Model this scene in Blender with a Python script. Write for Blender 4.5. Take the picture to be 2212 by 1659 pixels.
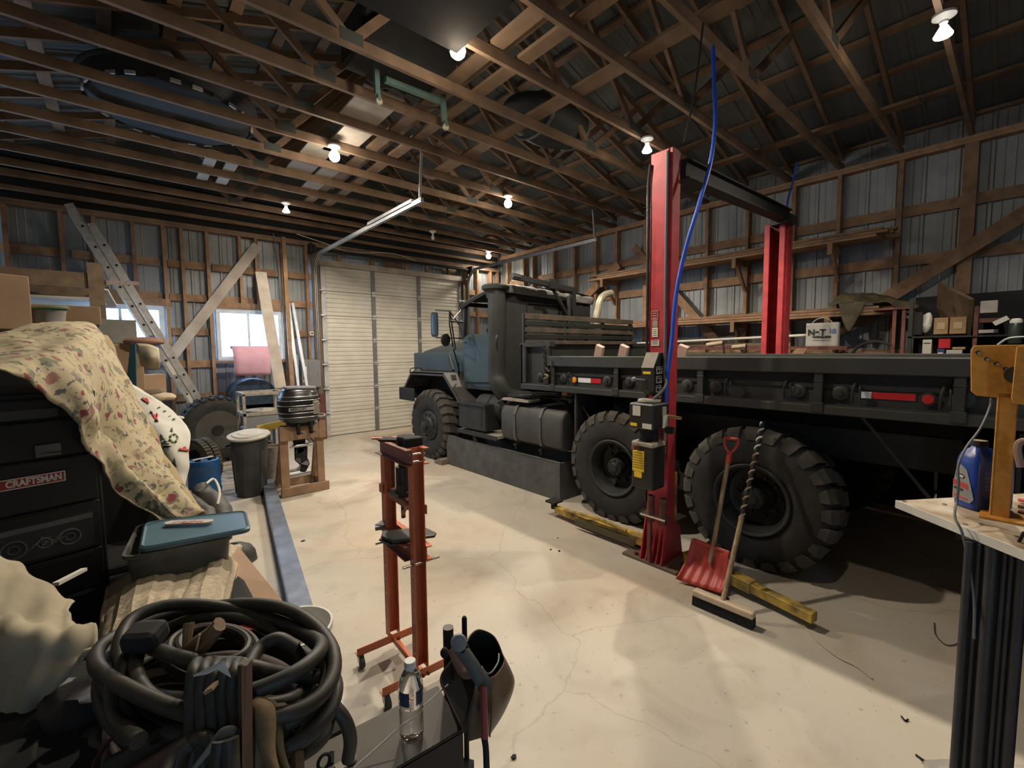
import bpy, math, random
from mathutils import Vector, Matrix, noise
random.seed(7)
V = Vector
PI = math.pi
sc = bpy.context.scene
for o in list(bpy.data.objects): bpy.data.objects.remove(o)
COL = sc.collection

# ---------------------------------------------------------------- camera
H = 1.8
def _R(p, r, y):
    cp, sp, cr, sr, cy, sy = math.cos(p), math.sin(p), math.cos(r), math.sin(r), math.cos(y), math.sin(y)
    Rx = Matrix(((1,0,0),(0,cp,-sp),(0,sp,cp))); Rz = Matrix(((cr,-sr,0),(sr,cr,0),(0,0,1)))
    Ry = Matrix(((cy,0,sy),(0,1,0),(-sy,0,cy)))
    return Rz @ Rx @ Ry
MT = _R(.0739, -.00926, -.7152).transposed()
FPX = 962.0
def w2(v): return V((v[0], v[2], -v[1]))
cam_d = bpy.data.cameras.new('camera'); cam = bpy.data.objects.new('camera', cam_d); COL.objects.link(cam)
cr_, cu_, cb_ = w2(MT @ V((1,0,0))), w2(MT @ V((0,-1,0))), w2(MT @ V((0,0,-1)))
cam.matrix_world = Matrix(((cr_.x,cu_.x,cb_.x,0),(cr_.y,cu_.y,cb_.y,0),(cr_.z,cu_.z,cb_.z,H),(0,0,0,1)))
cam_d.sensor_width = 36; cam_d.lens = FPX/2212*36; cam_d.clip_start = .02; cam_d.clip_end = 200
sc.camera = cam
sc.view_settings.view_transform = 'Standard'; sc.view_settings.look = 'None'
sc.view_settings.gamma = 1; sc.view_settings.use_curve_mapping = False
sc.view_settings.exposure = 0.95
# measured points of the place: where the sight line of a photograph point meets a known plane
def ray(px, py): return w2(MT @ V(((px-1106)/FPX, (py-829.5)/FPX, 1)))
def P(px, py, ax, val):
    d = ray(px, py); i = 'XYZ'.index(ax); c = V((0,0,H)); return c + d*((val-c[i])/d[i])
def W(px, py, d): return V((0,0,H)) + ray(px, py)*d

# ---------------------------------------------------------------- daylight
wd = bpy.data.worlds.new('daylight'); sc.world = wd; wd.use_nodes = True
bg = wd.node_tree.nodes['Background']; bg.inputs[0].default_value = (.42,.68,1,1); bg.inputs[1].default_value = 9.0

# ---------------------------------------------------------------- materials
MATS = {}
def mat(name, col, rough=.6, metal=0, var=.25, scale=6, bump=0, col2=None, emit=0, alpha=None, stretch=None, spec=.5, rnd=0, detail=4, trans=0, ior=1.45):
    if name in MATS: return MATS[name]
    m = bpy.data.materials.new(name); m.use_nodes = True; nt = m.node_tree; N = nt.nodes; L = nt.links
    b = N['Principled BSDF']; b.inputs['Roughness'].default_value = rough; b.inputs['Metallic'].default_value = metal
    b.inputs['Specular IOR Level'].default_value = spec
    c = tuple(col)+(1,)
    c2 = tuple(col2)+(1,) if col2 else tuple(max(0, x*(1-var)) for x in col)+(1,)
    tc = N.new('ShaderNodeTexCoord'); mp = N.new('ShaderNodeMapping'); no = N.new('ShaderNodeTexNoise')
    if stretch: mp.inputs['Scale'].default_value = stretch
    no.inputs['Scale'].default_value = scale; no.inputs['Detail'].default_value = detail
    L.new(tc.outputs['Object'], mp.inputs[0]); L.new(mp.outputs[0], no.inputs[0])
    ra = N.new('ShaderNodeValToRGB'); ra.color_ramp.elements[0].position = .32; ra.color_ramp.elements[1].position = .68
    ra.color_ramp.elements[0].color = c2; ra.color_ramp.elements[1].color = c
    L.new(no.outputs[0], ra.inputs[0]); out = ra.outputs[0]
    if rnd:
        oi = N.new('ShaderNodeObjectInfo'); mr = N.new('ShaderNodeMapRange'); mr.inputs[3].default_value = 1-rnd; mr.inputs[4].default_value = 1+rnd
        L.new(oi.outputs['Random'], mr.inputs[0]); mx = N.new('ShaderNodeVectorMath'); mx.operation = 'SCALE'
        L.new(out, mx.inputs[0]); L.new(mr.outputs[0], mx.inputs['Scale']); out = mx.outputs[0]
    L.new(out, b.inputs['Base Color'])
    if bump:
        bp = N.new('ShaderNodeBump'); bp.inputs['Strength'].default_value = bump; bp.inputs['Distance'].default_value = .02
        L.new(no.outputs[0], bp.inputs['Height']); L.new(bp.outputs[0], b.inputs['Normal'])
    if emit:
        b.inputs['Emission Color'].default_value = c; b.inputs['Emission Strength'].default_value = emit
    if trans:
        b.inputs['Transmission Weight'].default_value = trans; b.inputs['IOR'].default_value = ior
    MATS[name] = m; return m
wood   = mat('pine_wood', (.34,.20,.11), .7, var=.42, scale=5, stretch=(1.5,1.5,1.5), bump=.15, rnd=.22)
wood_t = mat('truss_wood', (.25,.16,.10), .75, var=.45, scale=3, bump=.1, rnd=.2)
wood_p = mat('pale_board', (.43,.38,.32), .7, var=.3, scale=4, rnd=.1)
wood_o = mat('old_plywood', (.17,.115,.07), .7, var=.4, scale=8)
wood_h = mat('handle_wood', (.40,.27,.15), .55, var=.5, scale=30, stretch=(1,1,.15))
wood_g = mat('green_stained_wood', (.045,.043,.028), .8, var=.6, scale=9, col2=(.11,.075,.05))
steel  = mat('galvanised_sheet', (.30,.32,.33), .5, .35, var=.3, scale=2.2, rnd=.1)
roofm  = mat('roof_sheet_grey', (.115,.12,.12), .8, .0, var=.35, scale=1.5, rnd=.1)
galv   = mat('galvanised_track', (.5,.53,.57), .4, .7, var=.2, scale=12)
alum   = mat('aluminium', (.55,.54,.52), .38, .6, var=.3, scale=14)
chrome = mat('bare_steel_rod', (.6,.58,.55), .25, .9, var=.2, scale=20)
white  = mat('white_paint', (.75,.74,.70), .5, var=.12, scale=8)
doorw  = mat('cream_door_paint', (.60,.575,.50), .5, var=.14, scale=3)
dgrey  = mat('door_stile_grey', (.17,.175,.18), .5, .2, var=.2)
red    = mat('lift_red_paint', (.46,.035,.045), .5, .0, var=.35, scale=9)
redp   = mat('red_plastic', (.50,.06,.045), .45, var=.25, scale=10)
rustr  = mat('rusty_red_steel', (.16,.05,.035), .7, var=.5, scale=12)
yell   = mat('worn_yellow_paint', (.62,.40,.06), .55, var=.3, scale=10, col2=(.10,.075,.04), bump=.2)
black  = mat('black_paint', (.018,.018,.018), .45, var=.4, scale=10)
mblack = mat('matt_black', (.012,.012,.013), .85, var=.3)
olive  = mat('truck_olive_black', (.024,.026,.023), .6, .0, var=.45, scale=5, bump=.05)
teal   = mat('truck_teal_grey', (.036,.055,.058), .5, .0, var=.3, scale=3, bump=.03)
rubber = mat('tyre_rubber', (.026,.025,.023), .85, var=.45, scale=11, bump=.2)
dusty  = mat('dusty_rubber', (.075,.068,.056), .9, var=.5, scale=9, bump=.2)
canvas = mat('black_canvas', (.020,.020,.019), .9, var=.4, scale=7, bump=.3)
gcanv  = mat('grey_canvas', (.22,.21,.19), .9, var=.4, scale=9, bump=.4)
orange = mat('press_orange', (.58,.16,.065), .45, var=.25, scale=8)
orany  = mat('yellow_orange_paint', (.55,.24,.035), .5, var=.3, scale=30)
blueh  = mat('blue_hose', (.02,.085,.52), .4, var=.1)
bluep  = mat('blue_drum_plastic', (.012,.075,.22), .4, var=.2)
bluelid= mat('blue_grey_lid', (.075,.15,.20), .42, var=.15, scale=9)
card   = mat('cardboard', (.33,.22,.13), .85, var=.18, scale=7)
paper  = mat('white_paper', (.62,.60,.54), .8, var=.12, scale=10)
pink   = mat('pink_foam', (.62,.36,.46), .9, var=.14, scale=6)
cablem = mat('cable_rubber', (.042,.039,.030), .55, var=.5, scale=16, bump=.1)
beamm  = mat('blue_grey_steel', (.22,.26,.34), .38, .3, var=.4, scale=7)
stand_w= mat('stand_wood', (.36,.225,.135), .7, var=.35, scale=8)
conc_g = mat('grey_drain_box', (.10,.10,.095), .75, var=.4, scale=6)
gbin   = mat('grey_bin_plastic', (.06,.063,.065), .6, var=.35, scale=6)
gblid  = mat('light_grey_plastic', (.50,.49,.44), .6, var=.2, scale=7)
tealst = mat('green_grey_steel', (.13,.22,.19), .5, .2, var=.25)
porc   = mat('porcelain', (.72,.70,.66), .35, var=.05)
labelm = mat('label_cream', (.60,.57,.46), .6, var=.1, scale=30)
ylab   = mat('yellow_label', (.85,.55,.02), .6, var=.1, scale=30)
wht    = mat('reflector_white', (.62,.63,.66), .4, var=.05)
redr   = mat('reflector_red', (.42,.012,.016), .4, var=.1)
ambr   = mat('amber_lens', (.95,.33,.02), .3, var=.05)
inkb   = mat('ink_black', (.012,.012,.012), .6, var=0)
inkbl  = mat('ink_blue', (.04,.12,.38), .6, var=0)
brass  = mat('brass', (.45,.33,.13), .35, .8, var=.2)
leather= mat('tan_leather', (.26,.17,.085), .75, var=.45, scale=14, bump=.5)
oliveb = mat('olive_brown_steel', (.055,.043,.028), .6, var=.45, scale=6, bump=.08)
brownp = mat('brown_black_pipe', (.028,.018,.016), .45, var=.4, scale=12)
whcloth= mat('cream_cloth', (.44,.385,.27), .9, var=.3, scale=5, bump=.3)
rope   = mat('white_rod', (.62,.62,.52), .5, var=.15)
tarp   = mat('olive_tarp', (.13,.11,.065), .85, var=.5, scale=6, bump=.5)
tankm  = mat('dark_blue_tank', (.02,.042,.075), .45, var=.5, scale=22)
helm   = mat('helmet_brown_black', (.085,.055,.035), .42, var=.3, scale=5)
hband  = mat('grey_headband', (.11,.115,.11), .5, var=.2)
bulbm  = mat('lit_bulb', (1,.93,.78), .3, var=0, emit=28)
bulbw  = mat('unlit_bulb', (.75,.73,.68), .3, var=0)
grip   = mat('dull_red_grip', (.30,.065,.07), .35, var=.25, scale=20)
pvc    = mat('white_pipe', (.62,.60,.54), .4, var=.15)
greyc  = mat('grey_cable', (.11,.12,.125), .5, var=.2)
cartc  = mat('old_cream_paint', (.36,.33,.27), .6, var=.4, scale=14)
greyp  = mat('panel_grey', (.22,.225,.235), .5, .1, var=.15)
dustt  = mat('dusty_tan_top', (.32,.29,.23), .85, var=.3, scale=10)
snowr  = mat('plywood_sheet', (.36,.215,.115), .6, var=.25, scale=5)
glassm = None
def glass():
    global glassm
    if glassm: return glassm
    m = bpy.data.materials.new('window_glass'); m.use_nodes = True; N = m.node_tree.nodes; L = m.node_tree.links
    N.remove(N['Principled BSDF']); t = N.new('ShaderNodeBsdfTransparent'); t.inputs[0].default_value = (.93,.96,1,1)
    g = N.new('ShaderNodeBsdfGlossy'); g.inputs['Roughness'].default_value = .05; x = N.new('ShaderNodeMixShader'); x.inputs[0].default_value = .07
    L.new(t.outputs[0], x.inputs[1]); L.new(g.outputs[0], x.inputs[2]); L.new(x.outputs[0], N['Material Output'].inputs[0])
    glassm = m; return m

# ---------------------------------------------------------------- mesh builder (all points in world space)
class MB:
    def __init__(s): s.v = []; s.f = []
    def add(s, vs, fs):
        n = len(s.v); s.v += [V(v) for v in vs]; s.f += [tuple(i+n for i in f) for f in fs]; return s
    def box(s, x0, x1, y0, y1, z0, z1):
        return s.add([(x0,y0,z0),(x1,y0,z0),(x1,y1,z0),(x0,y1,z0),(x0,y0,z1),(x1,y0,z1),(x1,y1,z1),(x0,y1,z1)],
            [(0,3,2,1),(4,5,6,7),(0,1,5,4),(1,2,6,5),(2,3,7,6),(3,0,4,7)])
    def bar(s, a, b, w, h, up=(0,0,1)):          # rectangular bar, w across, h along 'up'
        a, b = V(a), V(b); d = (b-a).normalized(); up = V(up)
        if abs(d.dot(up)) > .98: up = V((0,1,0))
        x = d.cross(up).normalized()*w/2; y = d.cross(x).normalized()*h/2
        return s.add([a-x-y,a+x-y,a+x+y,a-x+y,b-x-y,b+x-y,b+x+y,b-x+y],[(0,3,2,1),(4,5,6,7),(0,1,5,4),(1,2,6,5),(2,3,7,6),(3,0,4,7)])
    def cyl(s, a, b, r, r2=None, n=16, caps=True):
        a, b = V(a), V(b); r2 = r if r2 is None else r2; d = (b-a).normalized()
        x = d.orthogonal().normalized(); y = d.cross(x); vs = []
        for c, q in ((a,r),(b,r2)):
            for i in range(n): t = 2*PI*i/n; vs.append(c+(x*math.cos(t)+y*math.sin(t))*q)
        fs = [(i,(i+1)%n,(i+1)%n+n,i+n) for i in range(n)]
        if caps: fs += [tuple(range(n-1,-1,-1)), tuple(range(n,2*n))]
        return s.add(vs, fs)
    def tube(s, pts, r, n=8, closed=False, sm=True):
        pts = [V(p) for p in pts]
        if sm and len(pts) > 2: pts = catmull(pts, closed)
        rs = r if callable(r) else (lambda t: r); m = len(pts); vs = []; ref = None
        for i, p in enumerate(pts):
            d = (pts[(i+1)%m]-pts[i-1]) if (closed or 0 < i < m-1) else (pts[1]-pts[0] if i == 0 else pts[-1]-pts[-2])
            d = d.normalized() if d.length > 1e-9 else V((0,0,1))
            if ref is None: ref = d.orthogonal().normalized()
            ref = (ref-d*ref.dot(d)); ref = ref.normalized() if ref.length > 1e-6 else d.orthogonal().normalized()
            y = d.cross(ref); q = rs(i/(m-1))
            for k in range(n): t = 2*PI*k/n; vs.append(p+(ref*math.cos(t)+y*math.sin(t))*q)
        fs = []
        for i in range(m if closed else m-1):
            j = (i+1)%m
            for k in range(n): fs.append((i*n+k, i*n+(k+1)%n, j*n+(k+1)%n, j*n+k))
        if not closed: fs += [tuple(range(n-1,-1,-1)), tuple(range((m-1)*n, m*n))]
        return s.add(vs, fs)
    def lathe(s, c, ax, prof, n=24, cap=True):    # prof: (radius, distance along axis)
        c, d = V(c), V(ax).normalized(); x = d.orthogonal().normalized(); y = d.cross(x); vs = []
        for r, h in prof:
            for i in range(n): t = 2*PI*i/n; vs.append(c+d*h+(x*math.cos(t)+y*math.sin(t))*r)
        fs = []
        for j in range(len(prof)-1):
            for i in range(n): fs.append((j*n+i, j*n+(i+1)%n, (j+1)*n+(i+1)%n, (j+1)*n+i))
        if cap: fs += [tuple(range(n-1,-1,-1)), tuple(range((len(prof)-1)*n, len(prof)*n))]
        return s.add(vs, fs)
    def prism(s, poly, d):
        poly = [V(p) for p in poly]; d = V(d); n = len(poly)
        return s.add(poly+[p+d for p in poly], [tuple(range(n-1,-1,-1)), tuple(range(n,2*n))]+[(i,(i+1)%n,(i+1)%n+n,i+n) for i in range(n)])
    def grid(s, rows):
        m = len(rows[0]); vs = [p for r in rows for p in r]
        return s.add(vs, [(j*m+i, j*m+i+1, (j+1)*m+i+1, (j+1)*m+i) for j in range(len(rows)-1) for i in range(m-1)])
    def ball(s, c, r, n=12, sq=(1,1,1)):
        c = V(c); vs = []; fs = []; m = n//2
        for j in range(m+1):
            a = PI*j/m
            for i in range(n): t = 2*PI*i/n; vs.append(c+V((math.sin(a)*math.cos(t)*sq[0], math.sin(a)*math.sin(t)*sq[1], math.cos(a)*sq[2]))*r)
        for j in range(m):
            for i in range(n): fs.append((j*n+i, j*n+(i+1)%n, (j+1)*n+(i+1)%n, (j+1)*n+i))
        return s.add(vs, fs)
    def xf(s, M, start=0):
        for i in range(start, len(s.v)): s.v[i] = M @ s.v[i]
        return s
    def build(s, name, m, parent=None, smooth=False, bevel=0, origin=None, seg=1, solid=0):
        if parent is not None: o0 = org(parent)
        elif origin is not None: o0 = V(origin)
        else:
            xs = [v.x for v in s.v]; ys = [v.y for v in s.v]; zs = [v.z for v in s.v]
            o0 = V(((min(xs)+max(xs))/2, (min(ys)+max(ys))/2, min(zs)))
        me = bpy.data.meshes.new(name); me.from_pydata([v-o0 for v in s.v], [], s.f)
        import bmesh
        bm = bmesh.new(); bm.from_mesh(me); bmesh.ops.recalc_face_normals(bm, faces=bm.faces); bm.to_mesh(me); bm.free()
        me.materials.append(m); o = bpy.data.objects.new(name, me); COL.objects.link(o)
        if smooth:
            me.polygons.foreach_set('use_smooth', [True]*len(me.polygons)); me.set_sharp_from_angle(angle=math.radians(38))
        if solid: md = o.modifiers.new('thick','SOLIDIFY'); md.thickness = solid; md.offset = 0
        if bevel: md = o.modifiers.new('bevel','BEVEL'); md.width = bevel; md.segments = seg; md.limit_method = 'ANGLE'; md.angle_limit = math.radians(40)
        if parent is not None: o.parent = parent
        else: o.location = o0
        return o
def org(o):
    p = V((0,0,0))
    while o is not None: p += o.location; o = o.parent
    return p
def catmull(pts, closed=False, k=6):
    n = len(pts); out = []
    for i in range(n if closed else n-1):
        p0 = pts[(i-1)%n] if (closed or i > 0) else pts[0]*2-pts[1]
        p1, p2 = pts[i], pts[(i+1)%n]; p3 = pts[(i+2)%n] if (closed or i+2 < n) else pts[-1]*2-pts[-2]
        for j in range(k):
            t = j/k; out.append(.5*((2*p1)+(p2-p0)*t+(2*p0-5*p1+4*p2-p3)*t*t+(3*p1-p0-3*p2+p3)*t**3))
    if not closed: out.append(pts[-1])
    return out
def tag(o, label, cat, group=None, kind=None):
    o['label'] = label; o['category'] = cat
    if group: o['group'] = group
    if kind: o['kind'] = kind
    return o
def thing(name, loc, label, cat, group=None):
    o = bpy.data.objects.new(name, None); COL.objects.link(o); o.location = V(loc); o.empty_display_size = .1
    return tag(o, label, cat, group)
def struct(name, o): o.name = name; o['kind'] = 'structure'; return o
def sempty(name, loc):
    o = bpy.data.objects.new(name, None); COL.objects.link(o); o.location = V(loc); o['kind'] = 'structure'; return o
def text(s_, at, xdir, ydir, size, m, name, parent, align='CENTER', thick=.0006, font_w=1, bold=0):
    cu = bpy.data.curves.new('lettering', 'FONT'); cu.body = s_; cu.size = size; cu.align_x = align; cu.align_y = 'CENTER'; cu.extrude = thick; cu.offset = bold
    ob = bpy.data.objects.new('lettering', cu); COL.objects.link(ob); dg = bpy.context.evaluated_depsgraph_get()
    me = bpy.data.meshes.new_from_object(ob.evaluated_get(dg)); bpy.data.objects.remove(ob)
    x, y = V(xdir).normalized(), V(ydir).normalized(); z = x.cross(y).normalized(); y = z.cross(x)
    A = Matrix(((x.x*font_w,y.x,z.x,0),(x.y*font_w,y.y,z.y,0),(x.z*font_w,y.z,z.z,0),(0,0,0,1)))
    o0 = org(parent); me.transform(Matrix.Translation(V(at)-o0) @ A); me.materials.clear(); me.materials.append(m)
    o = bpy.data.objects.new(name, me); COL.objects.link(o); o.parent = parent; return o
def lerp(a, b, t): return V(a)*(1-t)+V(b)*t
def bez(ctrl, nu, nv):                      # smooth surface through a grid of control points (rows of equal length)
    rows = [catmull([V(p) for p in r], k=nu) for r in ctrl]; m = len(rows[0])
    cols = [catmull([rows[j][i] for j in range(len(rows))], k=nv) for i in range(m)]
    return [[cols[i][j] for i in range(m)] for j in range(len(cols[0]))]
def rumple(rows, amp, fr, seed=0, fold=None):
    out = []
    for j, r in enumerate(rows):
        q = []
        for i, p in enumerate(r):
            a = r[min(i+1,len(r)-1)]-r[max(i-1,0)]; b = rows[min(j+1,len(rows)-1)][i]-rows[max(j-1,0)][i]
            n = a.cross(b); n = n.normalized() if n.length > 1e-9 else V((0,0,1))
            h = noise.noise(p*fr+V((seed,0,0)))*amp+noise.noise(p*fr*2.7+V((0,seed,0)))*amp*.4
            if fold: h += fold(i/(len(r)-1), j/(len(rows)-1))
            q.append(p+n*h)
        out.append(q)
    return out
# ================================================================ ROOM
XL, XR, YF, YB = -1.65, 8.06, 9.76, -3.6
ZC = 4.41                                    # underside of the trusses
TRY = [1.895+.672*k for k in range(-8, 12)]
# floor: concrete with blotches, cracks and stains
def floor_mat():
    m = bpy.data.materials.new('worn_concrete'); m.use_nodes = True; N = m.node_tree.nodes; L = m.node_tree.links; b = N['Principled BSDF']
    tc = N.new('ShaderNodeTexCoord')
    def nz(s, d, dist=0):
        n = N.new('ShaderNodeTexNoise'); n.inputs['Scale'].default_value = s; n.inputs['Detail'].default_value = d; n.inputs['Distortion'].default_value = dist; L.new(tc.outputs['Object'], n.inputs[0]); return n
    def ramp(src, p0, c0, p1, c1):
        r = N.new('ShaderNodeValToRGB'); e = r.color_ramp.elements; e[0].position = p0; e[1].position = p1; e[0].color = c0; e[1].color = c1; L.new(src, r.inputs[0]); return r
    def mix(a, c, f, mode='MIX'):
        x = N.new('ShaderNodeMix'); x.data_type = 'RGBA'; x.blend_type = mode; L.new(a, x.inputs[6]); L.new(c, x.inputs[7])
        if isinstance(f, float): x.inputs[0].default_value = f
        else: L.new(f, x.inputs[0])
        return x.outputs[2]
    base = ramp(nz(.55, 5, .6).outputs[0], .3, (.44,.405,.335,1), .7, (.57,.515,.425,1))
    tint = ramp(nz(.8, 3, .3).outputs[0], .45, (1,1,1,1), .75, (1.0,.88,.80,1))
    c = mix(base.outputs[0], tint.outputs[0], 1.0, 'MULTIPLY')
    st = ramp(nz(2.2, 8, 1.2).outputs[0], .28, (.66,.63,.59,1), .5, (1,1,1,1)); c = mix(c, st.outputs[0], .5, 'MULTIPLY')
    sp = ramp(nz(26, 4).outputs[0], .24, (.4,.36,.33,1), .36, (1,1,1,1)); c = mix(c, sp.outputs[0], .6, 'MULTIPLY')
    wv = N.new('ShaderNodeTexVoronoi'); wv.feature = 'DISTANCE_TO_EDGE'; wv.inputs['Scale'].default_value = .42
    nn = nz(1.7, 6); ad = N.new('ShaderNodeVectorMath'); ad.operation = 'MULTIPLY_ADD'; ad.inputs[1].default_value = (.55,.55,0)
    L.new(nn.outputs[1], ad.inputs[0]); L.new(tc.outputs['Object'], ad.inputs[2]); L.new(ad.outputs[0], wv.inputs['Vector'])
    cr = ramp(wv.outputs['Distance'], .0012, (.30,.26,.22,1), .004, (1,1,1,1)); c = mix(c, cr.outputs[0], .25, 'MULTIPLY')
    L.new(c, b.inputs['Base Color'])
    rr = ramp(nz(1.3, 5).outputs[0], .3, (.38,)*3+(1,), .7, (.62,)*3+(1,)); L.new(rr.outputs[0], b.inputs['Roughness'])
    bp = N.new('ShaderNodeBump'); bp.inputs['Strength'].default_value = .12; bp.inputs['Distance'].default_value = .01
    L.new(nz(40, 5).outputs[0], bp.inputs['Height']); L.new(bp.outputs[0], b.inputs['Normal']); return m
struct('floor', MB().box(XL-.3, XR+.3, YB-.3, YF+.3, -.15, 0).build('floor', floor_mat(), origin=(0,0,0)))

def sheet(a, along, up, width, hgt, depth, name, parent, pitch=.30, m=None, rib=.014, solid=.004):
    """ribbed metal sheet: starts at a, runs 'along', rises 'up'; ribs stick out along 'depth'"""
    a, al, up, dp = V(a), V(along), V(up), V(depth); pts = []; x = 0.0; pts.append((0, 0))
    k = pitch/2
    while k < width-.03:
        pts += [(k-.028, 0), (k-.014, rib), (k+.014, rib), (k+.028, 0)]
        if k+pitch*.36 < width-.02: pts += [(k+pitch*.33, 0), (k+pitch*.36, rib*.3), (k+pitch*.39, 0)]
        if k+pitch*.66 < width-.02: pts += [(k+pitch*.63, 0), (k+pitch*.66, rib*.3), (k+pitch*.69, 0)]
        k += pitch
    pts.append((width, 0)); pts = sorted(pts)
    rows = [[a+al*x+dp*d+up*h for x, d in pts] for h in (0, hgt)]
    return MB().grid(rows).build(name, m or steel, parent, solid=solid)

# ---- right wall
WR = sempty('wall_right', (XR, 3, 0))
y = YB-.15
while y < YF+.17: w_ = min(.92, YF+.18-y); sheet((8.2+.004*(int(y*10)%2), y, 0), (0,1,0), (0,0,1), w_+.01, 4.68, (-1,0,0), 'metal_sheet', WR); y += .92
for k in range(2): MB().box(XR, XR+.14, YB, YF, ZC-.045*(k+1)+.003, ZC-.045*k).build('top_plate', wood, WR)
MB().box(XR, XR+.14, YB, YF, 0, .09).build('bottom_plate', wood, WR)
SY = [9.45, 8.79, 8.44, 7.7, 7.03, 6.41, 5.85, 5.12, 4.5, 3.88, 3.19, 2.5, 1.91, 1.22, .56, -.2, -.9, -1.6, -2.3, -3.0]
for i, y in enumerate(SY):
    w_ = .05 if i not in (7, 14) else .13
    MB().box(XR, XR+.13, y-w_/2, y+w_/2, .09, ZC-.09).build('stud', wood, WR)
for z in (3.64, 2.98, 2.34, 1.7, 1.05, .45):
    ys = [YB]+sorted(SY)+[YF]
    for i in range(0, len(ys)-3, 3):
        MB().box(XR+.085, XR+.125, ys[i]+.03, ys[i+3]-.03, z-.07+.01*(i%2), z+.07+.01*(i%2)).build('girt', wood, WR)
def brace(a, b, wall, w=.15, t=.04, m=wood, nm='diagonal_brace', up=(1,0,0)): return MB().bar(a, b, w, t, up).build(nm, m, wall)
# ---- far wall
WF = sempty('wall_far', (3, YF, 0))
def fsheet(x0, x1, z0, z1):
    x = x0
    while x < x1-.02: w_ = min(.92, x1-x); sheet((x, YF+.15, z0), (1,0,0), (0,0,1), w_+.01, z1-z0, (0,-1,0), 'metal_sheet', WF); x += .92
WIN = [(-.52, .56), (1.31, 2.42)]; WZ0, WZ1 = 1.68, 2.62; DX0, DX1, DZ = 3.2, 6.72, 3.62
fsheet(XL, WIN[0][0], 0, 4.5); fsheet(WIN[0][0], WIN[0][1], 0, WZ0); fsheet(WIN[0][0], WIN[0][1], WZ1, 4.5)
fsheet(WIN[0][1], WIN[1][0], 0, 4.5); fsheet(WIN[1][0], WIN[1][1], 0, WZ0); fsheet(WIN[1][0], WIN[1][1], WZ1, 4.5)
fsheet(WIN[1][1], DX0-.05, 0, 4.5); fsheet(DX0-.05, DX1+.05, DZ, 4.5); fsheet(DX1+.05, 8.2, 0, 4.5)
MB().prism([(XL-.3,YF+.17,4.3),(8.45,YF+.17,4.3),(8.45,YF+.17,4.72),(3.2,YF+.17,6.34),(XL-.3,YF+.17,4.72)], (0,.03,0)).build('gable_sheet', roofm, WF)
ZF = 4.08
for k in range(2): MB().box(XL, XR, YF, YF+.13, ZF-.045*(k+1)+.003, ZF-.045*k).build('top_plate', wood_t, WF)
MB().box(XL, XR, YF-.06, YF+.02, 4.19, 4.25).build('ledger_board', wood_t, WF); MB().box(XL, XR, YF+.02, YF+.06, ZC-.01, ZC+.09).build('gable_chord', wood_t, WF)
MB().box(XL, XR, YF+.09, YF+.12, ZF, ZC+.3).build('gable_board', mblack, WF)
for x0, x1 in ((XL, DX0-.1), (DX1+.1, XR)): MB().box(x0, x1, YF, YF+.13, 0, .05).build('bottom_plate', wood, WF)
for x in (-1.2, -.62, .62, .87, 1.24, 2.48, 2.93, 6.85, 7.3, 7.75, 8.0): MB().box(x-.025, x+.025, YF, YF+.13, .05, ZF-.09).build('stud', wood, WF)
for x in (.22, -.25, 1.75, 2.02): MB().box(x-.025, x+.025, YF, YF+.13, WZ1+.13, ZF-.09).build('stud', wood, WF); MB().box(x-.025, x+.025, YF, YF+.13, .05, WZ0-.06).build('stud', wood, WF)
for x in (3.6, 4.35, 5.2, 5.75, 6.4): MB().box(x-.04, x+.04, YF, YF+.13, DZ+.12, ZF-.09).build('stud', wood, WF)
for x in (4.4, 6.0): MB().box(x+.2, x+.7, YF+.02, YF+.04, DZ+.12, ZF-.1).build('board_panel', wood_o, WF)
for x0, x1 in WIN:
    MB().box(x0-.1, x1+.1, YF+.003, YF+.125, WZ1+.01, WZ1+.13).build('lintel', wood, WF)
    MB().box(x0-.1, x1+.1, YF+.003, YF+.125, WZ0-.055, WZ0-.01).build('sill_board', wood, WF)
for z in (3.38, 2.8, 2.2, 1.62, 1.02, .45):
    for x0, x1 in ((XL, -.65), (.66, 1.21), (2.51, 3.05), (6.88, 8.0)): MB().box(x0, x1, YF+.085, YF+.125, z-.065, z+.065).build('girt', wood, WF)
    if not WZ0-.1 < z < WZ1+.15:
        for x0, x1 in WIN: MB().box(x0, x1, YF+.085, YF+.125, z-.065, z+.065).build('girt', wood, WF)
brace(P(556,530,'Y',9.7), P(362,782,'Y',9.72), WF, .17, .03, wood_p, up=(0,1,0))
MB().bar((3.08,9.72,0), (3.08,9.72,ZF-.1), .14, .06, (0,1,0)).build('door_post', wood_o, WF)
MB().bar((6.85,9.72,0), (6.85,9.72,ZF-.1), .16, .06, (0,1,0)).build('door_post', wood_o, WF)
MB().box(DX0-.05, DX1+.05, YF-.05, YF+.1, DZ, DZ+.12).build('door_header', wood_p, WF)
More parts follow.
